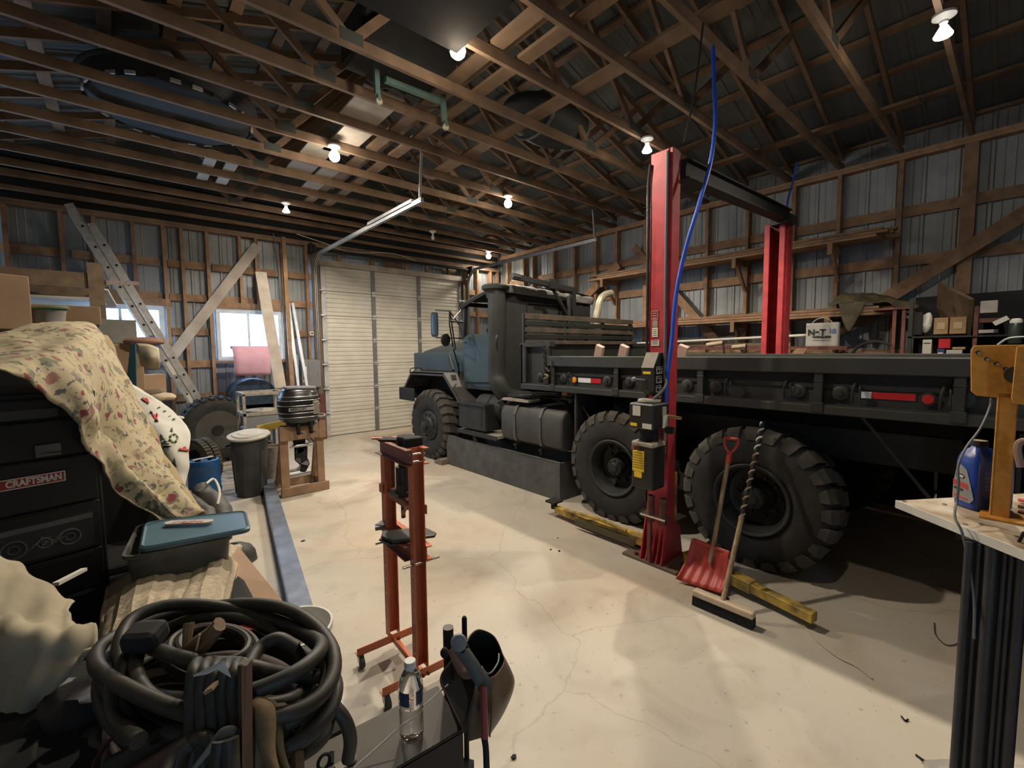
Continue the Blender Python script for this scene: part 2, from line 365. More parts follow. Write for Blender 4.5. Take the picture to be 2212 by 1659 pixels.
# ---- left and back walls (outside the frame, they close the shed)
WL = sempty('wall_left', (XL, 3, 0)); y = YB
while y < YF: w_ = min(.92, YF-y); sheet((XL-.14, y, 0), (0,1,0), (0,0,1), w_+.01, 4.68, (1,0,0), 'metal_sheet', WL); y += .92
for k in range(18): MB().box(XL-.13, XL, YB+.3+k*.74, YB+.35+k*.74, 0, ZC).build('stud', wood, WL)
WB = sempty('wall_back', (3, YB, 0)); x = XL
while x < 8.2: w_ = min(.92, 8.2-x); sheet((x, YB-.14, 0), (1,0,0), (0,0,1), w_+.01, 4.5, (0,1,0), 'metal_sheet', WB); x += .92
for k in range(14): MB().box(XL+.3+k*.7, XL+.35+k*.7, YB-.13, YB, 0, ZC).build('stud', wood, WB)
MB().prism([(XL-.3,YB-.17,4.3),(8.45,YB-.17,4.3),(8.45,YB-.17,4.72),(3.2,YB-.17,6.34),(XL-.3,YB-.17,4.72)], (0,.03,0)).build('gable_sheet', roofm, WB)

MB().box(8.21,8.4,YB-.2,YF+.2,4.3,4.75).build('eave_board', wood_t, WR); MB().box(XL-.35,XL-.15,YB-.2,YF+.2,4.3,4.75).build('eave_board', wood_t, WL)
# ---- windows
for i, (x0, x1) in enumerate(WIN):
    m_ = MB(); t = .07
    m_.box(x0,x1,YF+.02,YF+.12,WZ0,WZ0+t).box(x0,x1,YF+.02,YF+.12,WZ1-t,WZ1).box(x0,x0+t,YF+.02,YF+.12,WZ0+t,WZ1-t).box(x1-t,x1,YF+.02,YF+.12,WZ0+t,WZ1-t)
    wn = struct('window_%d' % (i+1), m_.build('window_%d' % (i+1), mat('white_vinyl', (.62,.68,.75), .4), bevel=.004))
    xm = (x0+x1)/2-.03
    MB().box(xm-.02, xm+.02, YF+.04, YF+.09, WZ0+t, WZ1-t).build('mullion', MATS['white_vinyl'], wn)
    for a, b_ in ((x0+t, xm-.02), (xm+.02, x1-t)): MB().box(a, b_, YF+.06, YF+.066, WZ0+t, WZ1-t).build('pane', glass(), wn)
    l = bpy.data.lights.new('window_daylight', 'AREA'); l.shape = 'RECTANGLE'; l.size = x1-x0; l.size_y = WZ1-WZ0; l.cycles.is_portal = True
    lo = bpy.data.objects.new('window_daylight', l); COL.objects.link(lo); lo.location = ((x0+x1)/2, YF+.17, (WZ0+WZ1)/2); lo.rotation_euler = (PI/2, 0, PI); lo.rotation_euler = (-PI/2, 0, 0)

# ---- sectional garage door
D1 = sempty('door_1', ((DX0+DX1)/2, YF-.03, 0)); nP = 7; ph = DZ/nP
for k in range(nP):
    z0 = k*ph+.004; prof = [(0,z0),(.02,z0+.006)]; nr = 5
    for j in range(nr):
        a = z0+.02+(ph-.05)*(j+.5)/nr; prof += [(.02,a-.022),(.008,a-.012),(.008,a+.012),(.02,a+.022)]
    prof += [(.02,z0+ph-.014),(0,z0+ph-.008)]
    MB().grid([[V((x, YF-.02+.03-d, z)) for d, z in prof] for x in (DX0, DX1)]).build('door_panel', doorw, D1, solid=.006)
MB().box(DX0-.15,DX1+.15,YF+.02,YF+.03,0,DZ+.05).build('door_leak_backing', greyp, D1)  # sheet added to stop daylight leaking through the panel seams
SX = [DX0+.03, P(809,690,'Y',YF-.05).x, P(907,690,'Y',YF-.05).x, DX1-.42, DX1-.03]
for i, x in enumerate((SX[0], SX[1], SX[2], SX[4])):
    for k in range(nP): MB().box(x-.045, x+.045, YF-.035, YF-.012, k*ph+.01, (k+1)*ph-.012).build('door_stile', dgrey if i else mat('stile_white',(.5,.5,.5),.5), D1)
    for k in range(1, nP):
        MB().box(x-.04, x+.04, YF-.045, YF-.034, k*ph-.05, k*ph+.05).cyl((x-.05,YF-.05,k*ph),(x+.05,YF-.05,k*ph),.012,n=8).build('hinge', galv, D1)
for x in (DX0-.03, DX1+.03):
    for k in range(1, nP): MB().cyl((x-.03,YF-.07,k*ph),(x+.06,YF-.07,k*ph),.022,n=10).build('roller', galv, D1)
MB().box(DX0, DX1, YF-.02, YF+.02, 0, .012).build('bottom_seal', mblack, D1)
def track(pts, parent, w=.06):
    b = MB()
    for i in range(len(pts)-1): b.bar(pts[i], pts[i+1], .012, w, (0,0,1) if abs((V(pts[i+1])-V(pts[i])).normalized().z) < .9 else (0,1,0)); b.bar(V(pts[i])+V((.03,0,0)), V(pts[i+1])+V((.03,0,0)), .012, w, (0,0,1) if abs((V(pts[i+1])-V(pts[i])).normalized().z) < .9 else (0,1,0))
    return b.build('door_track', galv, parent)
tl = P(905,430,'X',3.02); tr = P(1288,517,'X',6.9)
for x, e in ((3.05, tl), (6.9, tr)):
    zt = e.z; arc = [(x, YF-.08-.38*(1-math.cos(a)), zt-.38+.38*math.sin(a)) for a in [PI/2*i/8 for i in range(9)]]
    track([(x, YF-.08, .02)]+arc+[(x, e.y, zt)], D1)
    MB().bar((x,e.y+.03,zt), (x-.03 if x > 4 else x+.06,e.y+.06,ZC+.05), .035, .012).build('track_hanger', galv, D1)
track([(3.05,tl.y+.25,tl.z+.045),(3.05,tl.y+1.7,tl.z+.045)], D1)
MB().cyl((3.0,YF-.12,DZ+.3),(6.95,YF-.12,DZ+.3),.035,n=12).build('torsion_tube', mblack, D1, smooth=True)
for x in (2.98, 6.98): MB().box(x-.02,x+.02,YF-.2,YF,DZ+.2,DZ+.4).cyl((x+.03,YF-.12,DZ+.3),(x+.08,YF-.12,DZ+.3),.09,n=16).build('cable_drum', mblack, D1)

# ---- ceiling: roof sheets, purlins and trusses
CE = sempty('ceiling', (3.2, 3, 6)); RISE = 1.62; XM = 3.2
def roofz(x): return ZC+.2+RISE*(1-abs(x-XM)/(8.35-XM if x > XM else XM-XL+.15))
def on_roof(px, py):
    d = ray(px, py); t = 1
    for _ in range(60): p = V((0,0,H))+d*t; t += (roofz(p.x)-p.z)*.6
    return V((0,0,H))+d*t
slits = [(on_roof(102,385), on_roof(139,379)), (on_roof(266,355), on_roof(302,347))]
for side in (-1, 1):
    xe = XL-.15 if side < 0 else 8.35
    y = YB-.15
    while y < YF+.15:
        w_ = min(.92, YF+.17-y)
        a = V((xe, y, roofz(xe)+.06)); b = V((XM, y, roofz(XM)+.06)); up = b-a
        cut = [s for s in slits if side < 0 and y <= s[0].y < y+.92]
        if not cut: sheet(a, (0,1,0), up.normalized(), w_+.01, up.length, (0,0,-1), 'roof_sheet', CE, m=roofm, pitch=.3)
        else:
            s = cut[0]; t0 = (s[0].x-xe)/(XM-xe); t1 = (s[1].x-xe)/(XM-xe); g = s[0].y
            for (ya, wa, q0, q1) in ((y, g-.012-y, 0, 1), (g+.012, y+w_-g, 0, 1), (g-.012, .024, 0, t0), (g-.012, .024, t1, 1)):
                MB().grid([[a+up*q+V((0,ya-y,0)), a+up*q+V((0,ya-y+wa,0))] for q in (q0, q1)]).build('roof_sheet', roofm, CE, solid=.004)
        y += .92
    for k in range(9):
        x = xe+(XM-xe)*(k+.3)/9; MB().box(x-.06, x+.06, YB, YF+.1, roofz(x)-.0, roofz(x)+.04).build('purlin', wood_t, CE)
BJ = (1.62, 4.83)
for ty in TRY:
    T = bpy.data.objects.new('roof_truss', None); COL.objects.link(T); T.parent = CE; T.location = V((XM, ty, ZC))-CE.location
    t0, t1 = ty, ty+.042; rv = random.uniform(-.006, .006)
    MB().box(XL, 8.2, t0, t1, ZC+rv, ZC+.10+rv).build('bottom_chord', wood_t, T)
    z = lambda x: roofz(x)-.1
    for side in (-1, 1):
        xe = XL-.15 if side < 0 else 8.35
        MB().prism([(xe,t0,z(xe)),(XM,t0,z(XM)),(XM,t0,z(XM)+.095),(xe,t0,z(xe)+.095)],(0,.042,0)).build('top_chord', wood_t, T)
        bj = BJ[0] if side < 0 else BJ[1]; xm = (xe+XM)/2+side*.1; xq = xe+(XM-xe)*.25
        for a, b in (((bj,ZC+.05),(xm,z(xm)+.03)), ((bj,ZC+.05),(XM-(-side)*.03,z(XM)+.02))):
            MB().bar((a[0],(t0+t1)/2,a[1]),(b[0],(t0+t1)/2,b[1]),.038,.075,(0,1,0) if 0 else (0,0,1)).build('web', wood_t, T)
        MB().box(bj-.1, bj+.1, t0-.003, t1+.003, ZC+.03, ZC+.13).build('gusset_plate', tealst if 0 else mat('plate_grey',(.12,.13,.12),.5,.5), T)
def cboard(x0, x1, y0, y1, z=ZC+.105, m=wood_t, t=.035): MB().box(x0, x1, y0, y1, z, z+t).build('tie_board', m, CE)
cboard(2.60, 2.74, -1.2, 8.9); cboard(2.92, 3.06, -1.2, 8.9); cboard(2.76, 2.89, -1.2, 8.0, z=ZC+.2)
cboard(3.68, 3.86, .2, 6.3); cboard(6.72, 6.88, .9, 3.3)
for x0, x1, y0, y1 in ((2.0,2.45,4.55,5.4),(2.15,2.5,5.35,6.3),(1.95,2.3,6.0,7.4),(2.35,2.6,6.7,8.0),(1.0,1.14,7.3,8.6),(1.25,1.4,7.3,8.6)): cboard(x0, x1, y0, y1, m=wood_p, t=.02, z=ZC+.103)

MB().box(XM-.2,XM+.2,YB-.15,YF+.15,roofz(XM)+.075,roofz(XM)+.09).build('ridge_cap', roofm, CE)
brace(P(2240,445,'X',8.02), P(1890,660,'X',8.02), WR, .17, .04); brace(P(1905,668,'X',8.02), P(1800,725,'X',8.02), WR, .15, .04, nm='diagonal_brace')
brace(P(1369,535,'X',8.02), P(1585,780,'X',8.02), WR, .15, .04); brace(P(1250,655,'X',8.02), P(1337,572,'X',8.02), WR, .17, .04)


# ================================================================ LAMPS
def lamp(px, py, x, y, label, lit=True, power=60, cone=True, dz=0.0, big=0):
    z = ZC+dz
    t = thing('ceiling_lamp', (x, y, z), label, 'lamp', 'bulbs under the trusses')
    MB().lathe((x,y,z),(0,0,-1),[(.03,0),(.075,.0),(.075,.018),(.05,.03),(.028,.05),(.026,.065)],20).build('socket_plate', porc, t, smooth=True)
    if cone:
        MB().lathe((x,y,z),(0,0,-1),[(.018,.06),(.02,.08),(.055,.145),(.06,.155)],20).build('reflector', bulbw if not lit else mat('bulb_glass',(.9,.85,.78),.3,var=0,emit=5), t, smooth=True)
        MB().lathe((x,y,z),(0,0,-1),[(.06,.155),(.056,.165),(.03,.172),(.001,.174)],20).build('bulb', bulbm if lit else bulbw, t, smooth=True); zl = z-.20
    else:
        MB().lathe((x,y,z),(0,0,-1),[(.02,.05),(.03,.065),(.058,.10),(.066,.135),(.055,.17),(.03,.192),(.001,.20)] if lit else [(.014,.06),(.016,.085),(.034,.12),(.038,.15),(.028,.178),(.001,.19)],20).build('bulb', bulbm if lit else bulbw, t, smooth=True); zl = z-.24
    if lit:
        l = bpy.data.lights.new('bulb_light', 'SPOT'); l.energy = power; l.color = (1,.87,.71); l.spot_size = math.radians(138 if cone else 168); l.spot_blend = .6 if cone else .45; l.shadow_soft_size = .05
        o = bpy.data.objects.new('bulb_light', l); COL.objects.link(o); o.location = V((x,y,zl))-V((x,y,z)); o.parent = t
        l = bpy.data.lights.new('bulb_spill', 'POINT'); l.energy = power*.05; l.color = (1,.80,.58); l.shadow_soft_size = .05
        o = bpy.data.objects.new('bulb_spill', l); COL.objects.link(o); o.location = V((x,y,zl))-V((x,y,z)); o.parent = t
lamp(722,350, 2.15, 5.86, 'bright round bulb left of the garage door rail, near the green frame', cone=False, power=170)
lamp(612,455, 2.27, 8.56, 'small white reflector bulb near the far wall above the windows', power=50)
lamp(1105,453, 5.03, 5.85, 'bright round bulb above the truck cab', cone=False, power=170)
lamp(1398,328, 5.03, 3.2, 'bell-shaped lit bulb beside the top of the near red column', power=135)
lamp(2020,92, 5.02, .55, 'large lit reflector bulb at the upper right of the roof', power=135)
lamp(938,508, 5.2, 8.56, 'unlit white bulb near the top of the garage door', lit=False, cone=False)
lamp(1062,570, 7.35, 9.35, 'small warm bulb in the far right corner', cone=False, power=40)
lamp(940,125, 2.22, 3.2, 'lit bulb at the corner of the black overhead box', cone=False, power=150)
lamp(0,0, 2.15, .5, 'added unseen fill bulb above the foreground, out of view', power=22)  # fill lamp added for the foreground, no bulb known there
# ================================================================ MILITARY TRUCK
XN, XF, XC = 3.77, 6.23, 5.0
TK = thing('military_truck', (XC, 3.4, 0), 'dark olive six-wheeled army truck with teal cab, canvas top and cargo bed', 'truck')
def tyre(parent, yc, x0, s, front, zc=.565, R=.60, wd=.36, name='wheel', mt=None):
    """x0 outer face, s=+1 body lies towards +X"""
    c = V((x0, yc, zc)); ax = V((s,0,0)); mt = mt or dusty
    prof = [(.285,.02),(.33,.0),(.40,-.012),(.48,-.008),(.545,.012),(.575,.045),(.582,.09),(.584,wd/2),(.582,wd-.09),(.575,wd-.045),(.545,wd-.012),(.46,wd),(.33,wd-.01),(.285,wd-.02)]
    w = MB().lathe(c, ax, [(r*R/.60,h) for r,h in prof], 56, cap=False).build(name, rubber, parent, smooth=True)
    b = MB(); n = 24
    for i in range(n):
        for side in (0, 1):
            t = 2*PI*(i+.5*side)/n; dt = .075
            dt = .105
            def q(t_, r, h): return c+ax*h+V((0, math.cos(t_), math.sin(t_)))*r
            if side == 0: pr = [(.50,-.012),(.56,.0),(.60,.045),(.602,.19),(.58,.19),(.575,.045),(.545,.015),(.50,-.006)]
            else: pr = [(.50,wd+.012),(.56,wd),(.60,wd-.045),(.602,wd-.19),(.58,wd-.19),(.575,wd-.045),(.545,wd-.015),(.50,wd+.006)]
            pr = [(r*R/.60,h) for r,h in pr]; k = len(pr)
            sk = lambda j: (.05 if 2 < j < 5 else 0)*(1 if side == 0 else -1)
            A = [q(t-dt+sk(j)-(.012 if j in (0,7) else 0)*-2, r, h) for j,(r,h) in enumerate(pr)]; B = [q(t+dt*.75+sk(j)+(.012 if j in (0,7) else 0)*-2, r, h) for j,(r,h) in enumerate(pr)]
            b.add(A+B, [tuple(range(k)), tuple(range(2*k-1,k-1,-1))]+[(j,(j+1)%k,(j+1)%k+k,j+k) for j in range(k)])
    b.build('tread_lug', mt, w)
    if front:
        MB().lathe(c, ax, [(.001,-.10),(.06,-.10),(.075,-.09),(.08,-.04),(.13,-.03),(.15,.0),(.235,.02),(.25,.05),(.275,.03),(.29,.015)], 32, cap=False).build('rim', olive, w, smooth=True)
        nb = MB()
        for k in range(10): a = 2*PI*k/10; p = c+V((0,math.cos(a),math.sin(a)))*.19; nb.cyl(p+ax*.02, p-ax*.015, .018, n=6)
        for k in range(8): a = 2*PI*k/8; p = c+V((0,math.cos(a),math.sin(a)))*.105; nb.cyl(p, p-ax*.05, .012, n=6)
        nb.build('wheel_nut', olive, w)['kind'] = 'stuff'
    else:
        MB().lathe(c, ax, [(.30,-.005),(.29,-.012),(.27,.0),(.262,.03),(.25,.05),(.235,.17),(.20,.19),(.13,.20),(.125,.19)], 36, cap=False).build('rim', olive, w, smooth=True)
        MB().lathe(c, ax, [(.001,.02),(.04,.02),(.05,.035),(.085,.045),(.095,.07),(.10,.13),(.13,.16),(.135,.20)], 24, cap=False).build('hub', olive, w, smooth=True)
        nb = MB()
        for k in range(8): a = 2*PI*k/8; p = c+V((0,math.cos(a),math.sin(a)))*.075; nb.cyl(p+ax*.05, p+ax*.03, .01, n=6)
        for k in range(10): a = 2*PI*k/10; p = c+V((0,math.cos(a),math.sin(a)))*.165; nb.cyl(p+ax*.2, p+ax*.165, .016, n=6)
        nb.build('wheel_nut', olive, w)['kind'] = 'stuff'
    return w
for yc, fr in ((6.55, True), (2.79, False), (1.42, False)):
    tyre(TK, yc, 3.80, 1, fr); tyre(TK, yc, 6.20, -1, fr)
    MB().cyl((4.15,yc,.56),(5.85,yc,.56),.075,n=12).ball((XC,yc,.58),.2,12).build('axle', olive, TK, smooth=True)
for x in (4.6, 5.4): MB().box(x-.04, x+.04, -.4, 7.5, .86, 1.12).build('chassis_rail', olive, TK)
MB().bar((4.55,2.1,.75),(5.45,2.1,.75),.14,.14).build('suspension_trunnion', olive, TK)
for x in (4.5, 5.5):
    b = MB()
    for k in range(7): b.bar((x,1.45+k*.07,.62+k*.022),(x,2.75-k*.07,.62+k*.022),.08,.018)
    b.build('leaf_spring', olive, TK)
    MB().bar((x,5.9,.78),(x,7.2,.78),.08,.07).build('leaf_spring', olive, TK)
# bed
ZB0, ZB1, ZR = 1.325, 1.735, 1.39
YB0, YB1, YB2 = -.35, 3.68, 4.17
bed = MB().box(XN, XF, YB0, YB2, ZB0+.03, ZR+.01).build('bed_floor', olive, TK)
for xs, s in ((XN, 1), (XF, -1)):
    b = MB(); X = lambda d: xs+s*d
    def bx(m_, d0, d1, y0, y1, z0, z1): a, c_ = sorted((X(d0), X(d1))); return m_.box(a, c_, y0, y1, z0, z1)
    sp = bx(MB(), .055, .075, YB0, YB1, ZR, ZB1-.02).build('side_panel', olive, TK)
    bx(MB(), -.01, .09, YB0, YB1+.02, ZB1-.115, ZB1-.0).build('side_rail_top', mat('bed_rail_olive',(.033,.034,.031),.5,var=.3), TK, bevel=.006)
    bx(MB(), -.005, .10, YB0, YB2, ZB0, ZR).build('side_rail_bottom', MATS['bed_rail_olive'], TK, bevel=.006)
    bx(bx(MB(), .055, .075, YB1, YB2, ZR, 1.86), .0, .09, YB1-.02, YB2+.02, 1.85, 1.90).build('front_side_panel', olive, TK)
    bx(MB(), -.0, .05, YB2-.09, YB2-.0, ZR, 1.86).build('corner_post', olive, TK, bevel=.005)
    bx(MB(), .0, .05, YB1-.0, YB1+.07, ZR, 1.85).build('corner_post', olive, TK, bevel=.005)
    for px in (1193, 1330, 1512, 1768, 2075):
        y = P(px,820,'X',XN).y; w_ = .055
        bx(bx(bx(MB(), .0, .055, y-w_/2, y+w_/2, ZR-.01, ZB1-.11), -.012, .0, y-w_*.7, y+w_*.7, ZR-.05, ZR+.02), -.004, .004, y-w_*.6, y+w_*.6, ZR+.17, ZR+.18).build('side_rib', olive, TK, bevel=.004)
    for px in (1167, 1217, 1312, 1360, 1485, 1547, 1725, 1817, 2085):
        y = P(px,825,'X',XN+.05).y; c = V((X(.055), y, ZR+.09))
        MB().lathe(c, (-s,0,0), [(.055,0),(.055,.012),(.045,.02),(.02,.022),(.018,.035),(.001,.037)], 18).build('tie_down_cup', olive, TK, smooth=True)
    for px in (1575, 1702, 1850, 2042, 1235):
        y = P(px,835,'X',XN+.05).y
        MB().tube([(X(.05),y,ZR+.14),(X(.01),y,ZR+.16),(X(0),y+.012,ZR+.10),(X(.03),y+.015,ZR+.03)], .009, 6).tube([(X(.05),y-.03,ZR+.14),(X(.01),y-.03,ZR+.14),(X(.01),y-.03,ZR+.05)], .007, 6).build('lashing_hook', olive, TK, smooth=True)
    bx(MB(), .04, .055, YB0, YB1, ZB1-.22, ZB1-.115).build('recess_shade_strip', mblack, TK)  # matt black strip paints the shade below the top rail
MB().box(XN, XF, YB2-.03, YB2, ZR, 1.88).build('front_bulkhead', olive, TK)
MB().box(XN, XF, YB0-.02, YB0+.03, ZR, ZB1).build('tailgate', olive, TK)
def onside(px, py, d=-.012): return P(px, py, 'X', XN+d)
c = P(1240.5,821,'X',XN+.04)
al = MB().lathe(c+V((.015,0,0)), (-1,0,0), [(.035,0),(.035,.02),(.028,.03),(.001,.034)], 20).build('marker_light', ambr, TK, smooth=True)
MB().lathe(c+V((.015,0,0)), (-1,0,0), [(.042,0),(.042,.014),(.035,.02)], 20).build('light_bezel', olive, al, smooth=True)
def strip(a, b, z0, z1, m_, nm):
    ya, yb = P(a,822,'X',XN+.05).y, P(b,822,'X',XN+.05).y
    return MB().box(XN+.048, XN+.056, min(ya,yb), max(ya,yb), z0, z1).build(nm, m_, TK)
strip(1249,1276,1.445,1.495,wht,'reflector_tape'); strip(1276,1298,1.445,1.495,redr,'reflector_tape')
strip(1857,1884,1.455,1.50,wht,'reflector_tape'); strip(1884,1980,1.455,1.50,redr,'reflector_tape')
c = P(2005,863,'X',XN+.04)
rl = MB().lathe(c+V((.015,0,0)), (-1,0,0), [(.036,0),(.036,.012),(.028,.02),(.001,.022)], 20).build('marker_light', redr, TK, smooth=True)
MB().lathe(c+V((.015,0,0)), (-1,0,0), [(.045,0),(.045,.016),(.037,.018)], 20).build('light_bezel', mblack, rl, smooth=True)
# chain at the bed's front corner
y0 = P(1176,790,'X',XN).y; b = MB()
for k in range(9):
    z = 1.83-k*.038; cc = V((XN-.015, y0-k*.004, z)); u = V((0,1,0)) if k%2 else V((1,0,0))
    b.tube([cc+u*.012+V((0,0,.02)), cc+V((0,0,.032)), cc-u*.012+V((0,0,.02)), cc-u*.012-V((0,0,.02)), cc-V((0,0,.032)), cc+u*.012-V((0,0,.02))], .005, 5, closed=True)
b.build('chain', olive, TK, smooth=True)
MB().tube([(XN-.02,y0-.04,1.60),(XN-.03,y0-.11,1.56),(XN-.03,y0-.15,1.62),(XN-.02,y0-.12,1.68)], .011, 7).build('chain_hook', olive, TK, smooth=True)
MB().tube([(XN-.02,y0-.03,1.52),(XN-.03,y0-.09,1.50),(XN-.03,y0-.02,1.46)], .014, 7).build('shackle', mat('old_yellow',(.14,.11,.035),.6), TK, smooth=True)
# slatted rack across the bed front
for k, (z0, z1, m_) in enumerate(((2.20,2.27,wood_g),(2.12,2.18,olive),(2.035,2.095,wood_g),(1.955,2.015,olive),(1.885,1.935,wood_g))):
    sl = MB().box(XN+.04, XF-.1, YB2-.06, YB2-.035, z0, z1).build('rack_slat', m_, TK, bevel=.003)
for x in (XN+.05, 4.6, 5.4, XF-.12): MB().box(x-.025, x+.025, YB2-.035, YB2, 1.88, 2.27).build('rack_stake', olive, TK)
MB().box(XF-.75, XF-.1, YB2+.04, YB2+.34, 1.88, 2.18).build('stowage_box', olive, TK, bevel=.02)
# hoist behind the cab
yh = 4.62; b = MB()
b.bar(P(1108,597,'Y',yh), P(1243,628,'Y',yh), .07, .07).cyl(P(1106,596,'Y',yh), P(1122,600,'Y',yh), .045, n=10)
b.bar(P(1237,624,'Y',yh), P(1237,712,'Y',yh), .075, .075, (0,1,0)).cyl(P(1229,640,'Y',yh), P(1229,712,'Y',yh), .035, n=10)
b.bar(P(1190,615,'Y',yh), P(1230,690,'Y',yh), .04, .04).box(*[v for ab in zip(P(1182,606,'Y',yh), P(1198,622,'Y',yh)) for v in (min(ab)-.0, max(ab)+.0)][:2], yh-.05, yh+.05, P(1190,624,'Y',yh).z, P(1190,604,'Y',yh).z)
b.build('spare_wheel_hoist', black, TK)
MB().box(P(1228,0,'Y',yh).x, P(1250,0,'Y',yh).x, yh-.06, yh+.1, 1.95, 2.2).build('hoist_base', olive, TK, bevel=.01)
b = MB(); ex = [P(1287,700,'Y',4.5), P(1291,672,'Y',4.5), P(1296,650,'Y',4.5), P(1305,638,'Y',4.5), P(1320,633,'Y',4.5)]
MB().tube([V((ex[0].x,4.5,1.5))]+ex, .055, 12).build('exhaust_stack', mat('pale_exhaust',(.40,.38,.30),.45,.3,var=.5,scale=4,col2=(.20,.17,.09)), TK, smooth=True)
# cab -------------------------------------------------
CX0, CX1 = 4.05, 5.95; CYF, CYB = 5.80, 4.86
MB().prism([(CX0,CYB,1.27),(CX0,CYF+.02,1.27),(CX0,CYF+.02,2.02),(CX0,CYB,2.02)], (.04,0,0)).build('cab_side', teal, TK, bevel=.01)
MB().prism([(CX1-.04,CYB,1.27),(CX1-.04,CYF+.02,1.27),(CX1-.04,CYF+.02,2.02),(CX1-.04,CYB,2.02)], (.04,0,0)).build('cab_side', teal, TK, bevel=.01)
dy0, dy1 = P(1067,760,'X',CX0-.02).y, P(999,760,'X',CX0-.02).y
for xs in (CX0-.025, CX1):
    d = MB().prism([(xs,dy0-.12,1.34),(xs,dy1-.04,1.31),(xs,dy1-.02,2.0),(xs,dy1-.14,2.06),(xs,dy0-.12,2.05)], (.025,0,0)).build('cab_door', teal, TK, bevel=.012)
    MB().tube([(xs-.01,dy0-.06,1.62),(xs-.035,dy0-.06,1.62),(xs-.035,dy0-.06,1.86),(xs-.01,dy0-.06,1.86)], .01, 6, sm=False).build('door_handle', black, d)
MB().box(CX0, CX1, CYB, CYF, 1.22, 1.28).build('cab_floor', olive, TK)
MB().box(CX0, CX1, CYB-.02, CYB+.02, 1.22, 2.62).build('cab_back', canvas, TK, bevel=.01)
MB().box(CX0+.02, CX1-.02, CYF-.05, CYF+.05, 1.28, 2.03).build('firewall', teal, TK)
MB().box(4.35,4.9,CYB+.05,CYB+.45,1.28,1.75).box(4.35,4.9,CYB+.03,CYB+.14,1.75,2.0).box(5.15,5.8,CYB+.05,CYB+.45,1.28,1.75).build('seat', canvas, TK, bevel=.03)
MB().box(4.2,5.8,CYF-.2,CYF-.05,1.9,2.03).build('dashboard', olive, TK, bevel=.02)
sw = V((4.5, 5.45, 2.07)); b = MB(); n_ = V((0,-.45,.9)).normalized(); u_ = V((1,0,0)); v_ = n_.cross(u_)
b.tube([sw+(u_*math.cos(a)+v_*math.sin(a))*.22 for a in [2*PI*k/16 for k in range(16)]], .013, 6, closed=True)
for a in (.5, 2.6, 4.7): b.tube([sw, sw+(u_*math.cos(a)+v_*math.sin(a))*.22], .009, 5, sm=False)
b.tube([sw, sw-n_*.35], .022, 6, sm=False).build('steering_wheel', black, TK, smooth=True)
# windscreen frame and soft top
zf = P(1000,658,'X',CX0).z
fr = MB(); 
for x in (CX0+.02, XC, CX1-.02): fr.bar((x,CYF+.02,2.0),(x,CYF-.02,zf), .05,.06,(1,0,0))
fr.bar((CX0,CYF-.02,zf),(CX1,CYF-.02,zf),.06,.06).bar((CX0,CYF+.02,2.03),(CX1,CYF+.02,2.03),.06,.05)
fr.build('windscreen_frame', olive, TK)
wg = MB().box(CX0+.05,XC-.03,CYF-.003,CYF+.003,2.06,zf-.03).box(XC+.03,CX1-.05,CYF-.003,CYF+.003,2.06,zf-.03).build('windscreen_glass', glass(), TK)
top = []
for j, (y, z, zs) in enumerate(((CYF+.0, zf+.03, -.09), (CYF-.35, zf+.11, -.07), (CYF-.7, zf+.17, -.06), (CYB-.03, zf+.17, -.08))):
    top.append([V((CX0-.02,y,z+zs)), V((CX0+.02,y,z)), V((XC-.4,y,z+.035)), V((XC+.4,y,z+.035)), V((CX1-.02,y,z)), V((CX1+.02,y,z+zs))])
MB().grid(bez(top, 5, 5)).build('soft_top', canvas, TK, smooth=True, solid=.012)
MB().box(CX0-.02, CX0+.03, CYB-.01, CYB+.12, 2.0, zf+.15).box(CX1-.03, CX1+.02, CYB-.01, CYB+.12, 2.0, zf+.15).build('rear_curtain', canvas, TK)
cr = [[V((CX0-.03+(CX1-CX0+.06)*i/10, CYB-.05-.012*(j%2), zf+.20-.01*i*.6-j*.055)) for i in range(11)] for j in range(3)]
cr.insert(0, [p+V((0,.25,.02)) for p in cr[0]])
MB().grid(rumple(bez(cr, 4, 4), .022, 9, 3)).build('rolled_canvas_flap', gcanv, TK, smooth=True, solid=.02)
wf = MB(); 
wf.tube([(CX0+.45+.0,CYB-.022,2.15),(CX0+.45,CYB-.03,2.5),(CX1-.45,CYB-.03,2.5),(CX1-.45,CYB-.022,2.15),(CX0+.45,CYB-.022,2.15)], .012, 6, sm=False).build('rear_window_seam', canvas, TK)
# hood, domed bonnet, radiator
HX0, HX1 = 4.2, 5.8; HY0, HY1 = CYF+.04, 7.72
MB().box(HX0, HX1, HY0, HY1, 1.44, 1.785).build('bonnet_side', teal, TK, bevel=.03, seg=2)
rows = []
for j in range(9):
    t = j/8; y = HY0+(HY1-.06-HY0)*t; zt = 2.04-.0*t-.20*t**3; hw = .60-.06*t
    rows.append([V((XC+math.cos(a)*hw*1.15, y, 1.78+(zt-1.78)*math.sin(a)**.6 if math.sin(a) > 0 else 1.78)) for a in [PI-PI*i/14 for i in range(15)]])
cap_ = MB().grid(rows); cap_.add(rows[-1], [tuple(range(15))]); cap_.build('bonnet', mat('bonnet_dark',(.045,.052,.05),.5,var=.3,bump=.03), TK, smooth=True)
MB().box(HX0+.1, HX1-.1, HY1, HY1+.03, 1.2, 1.76).build('radiator_grille', olive, TK)
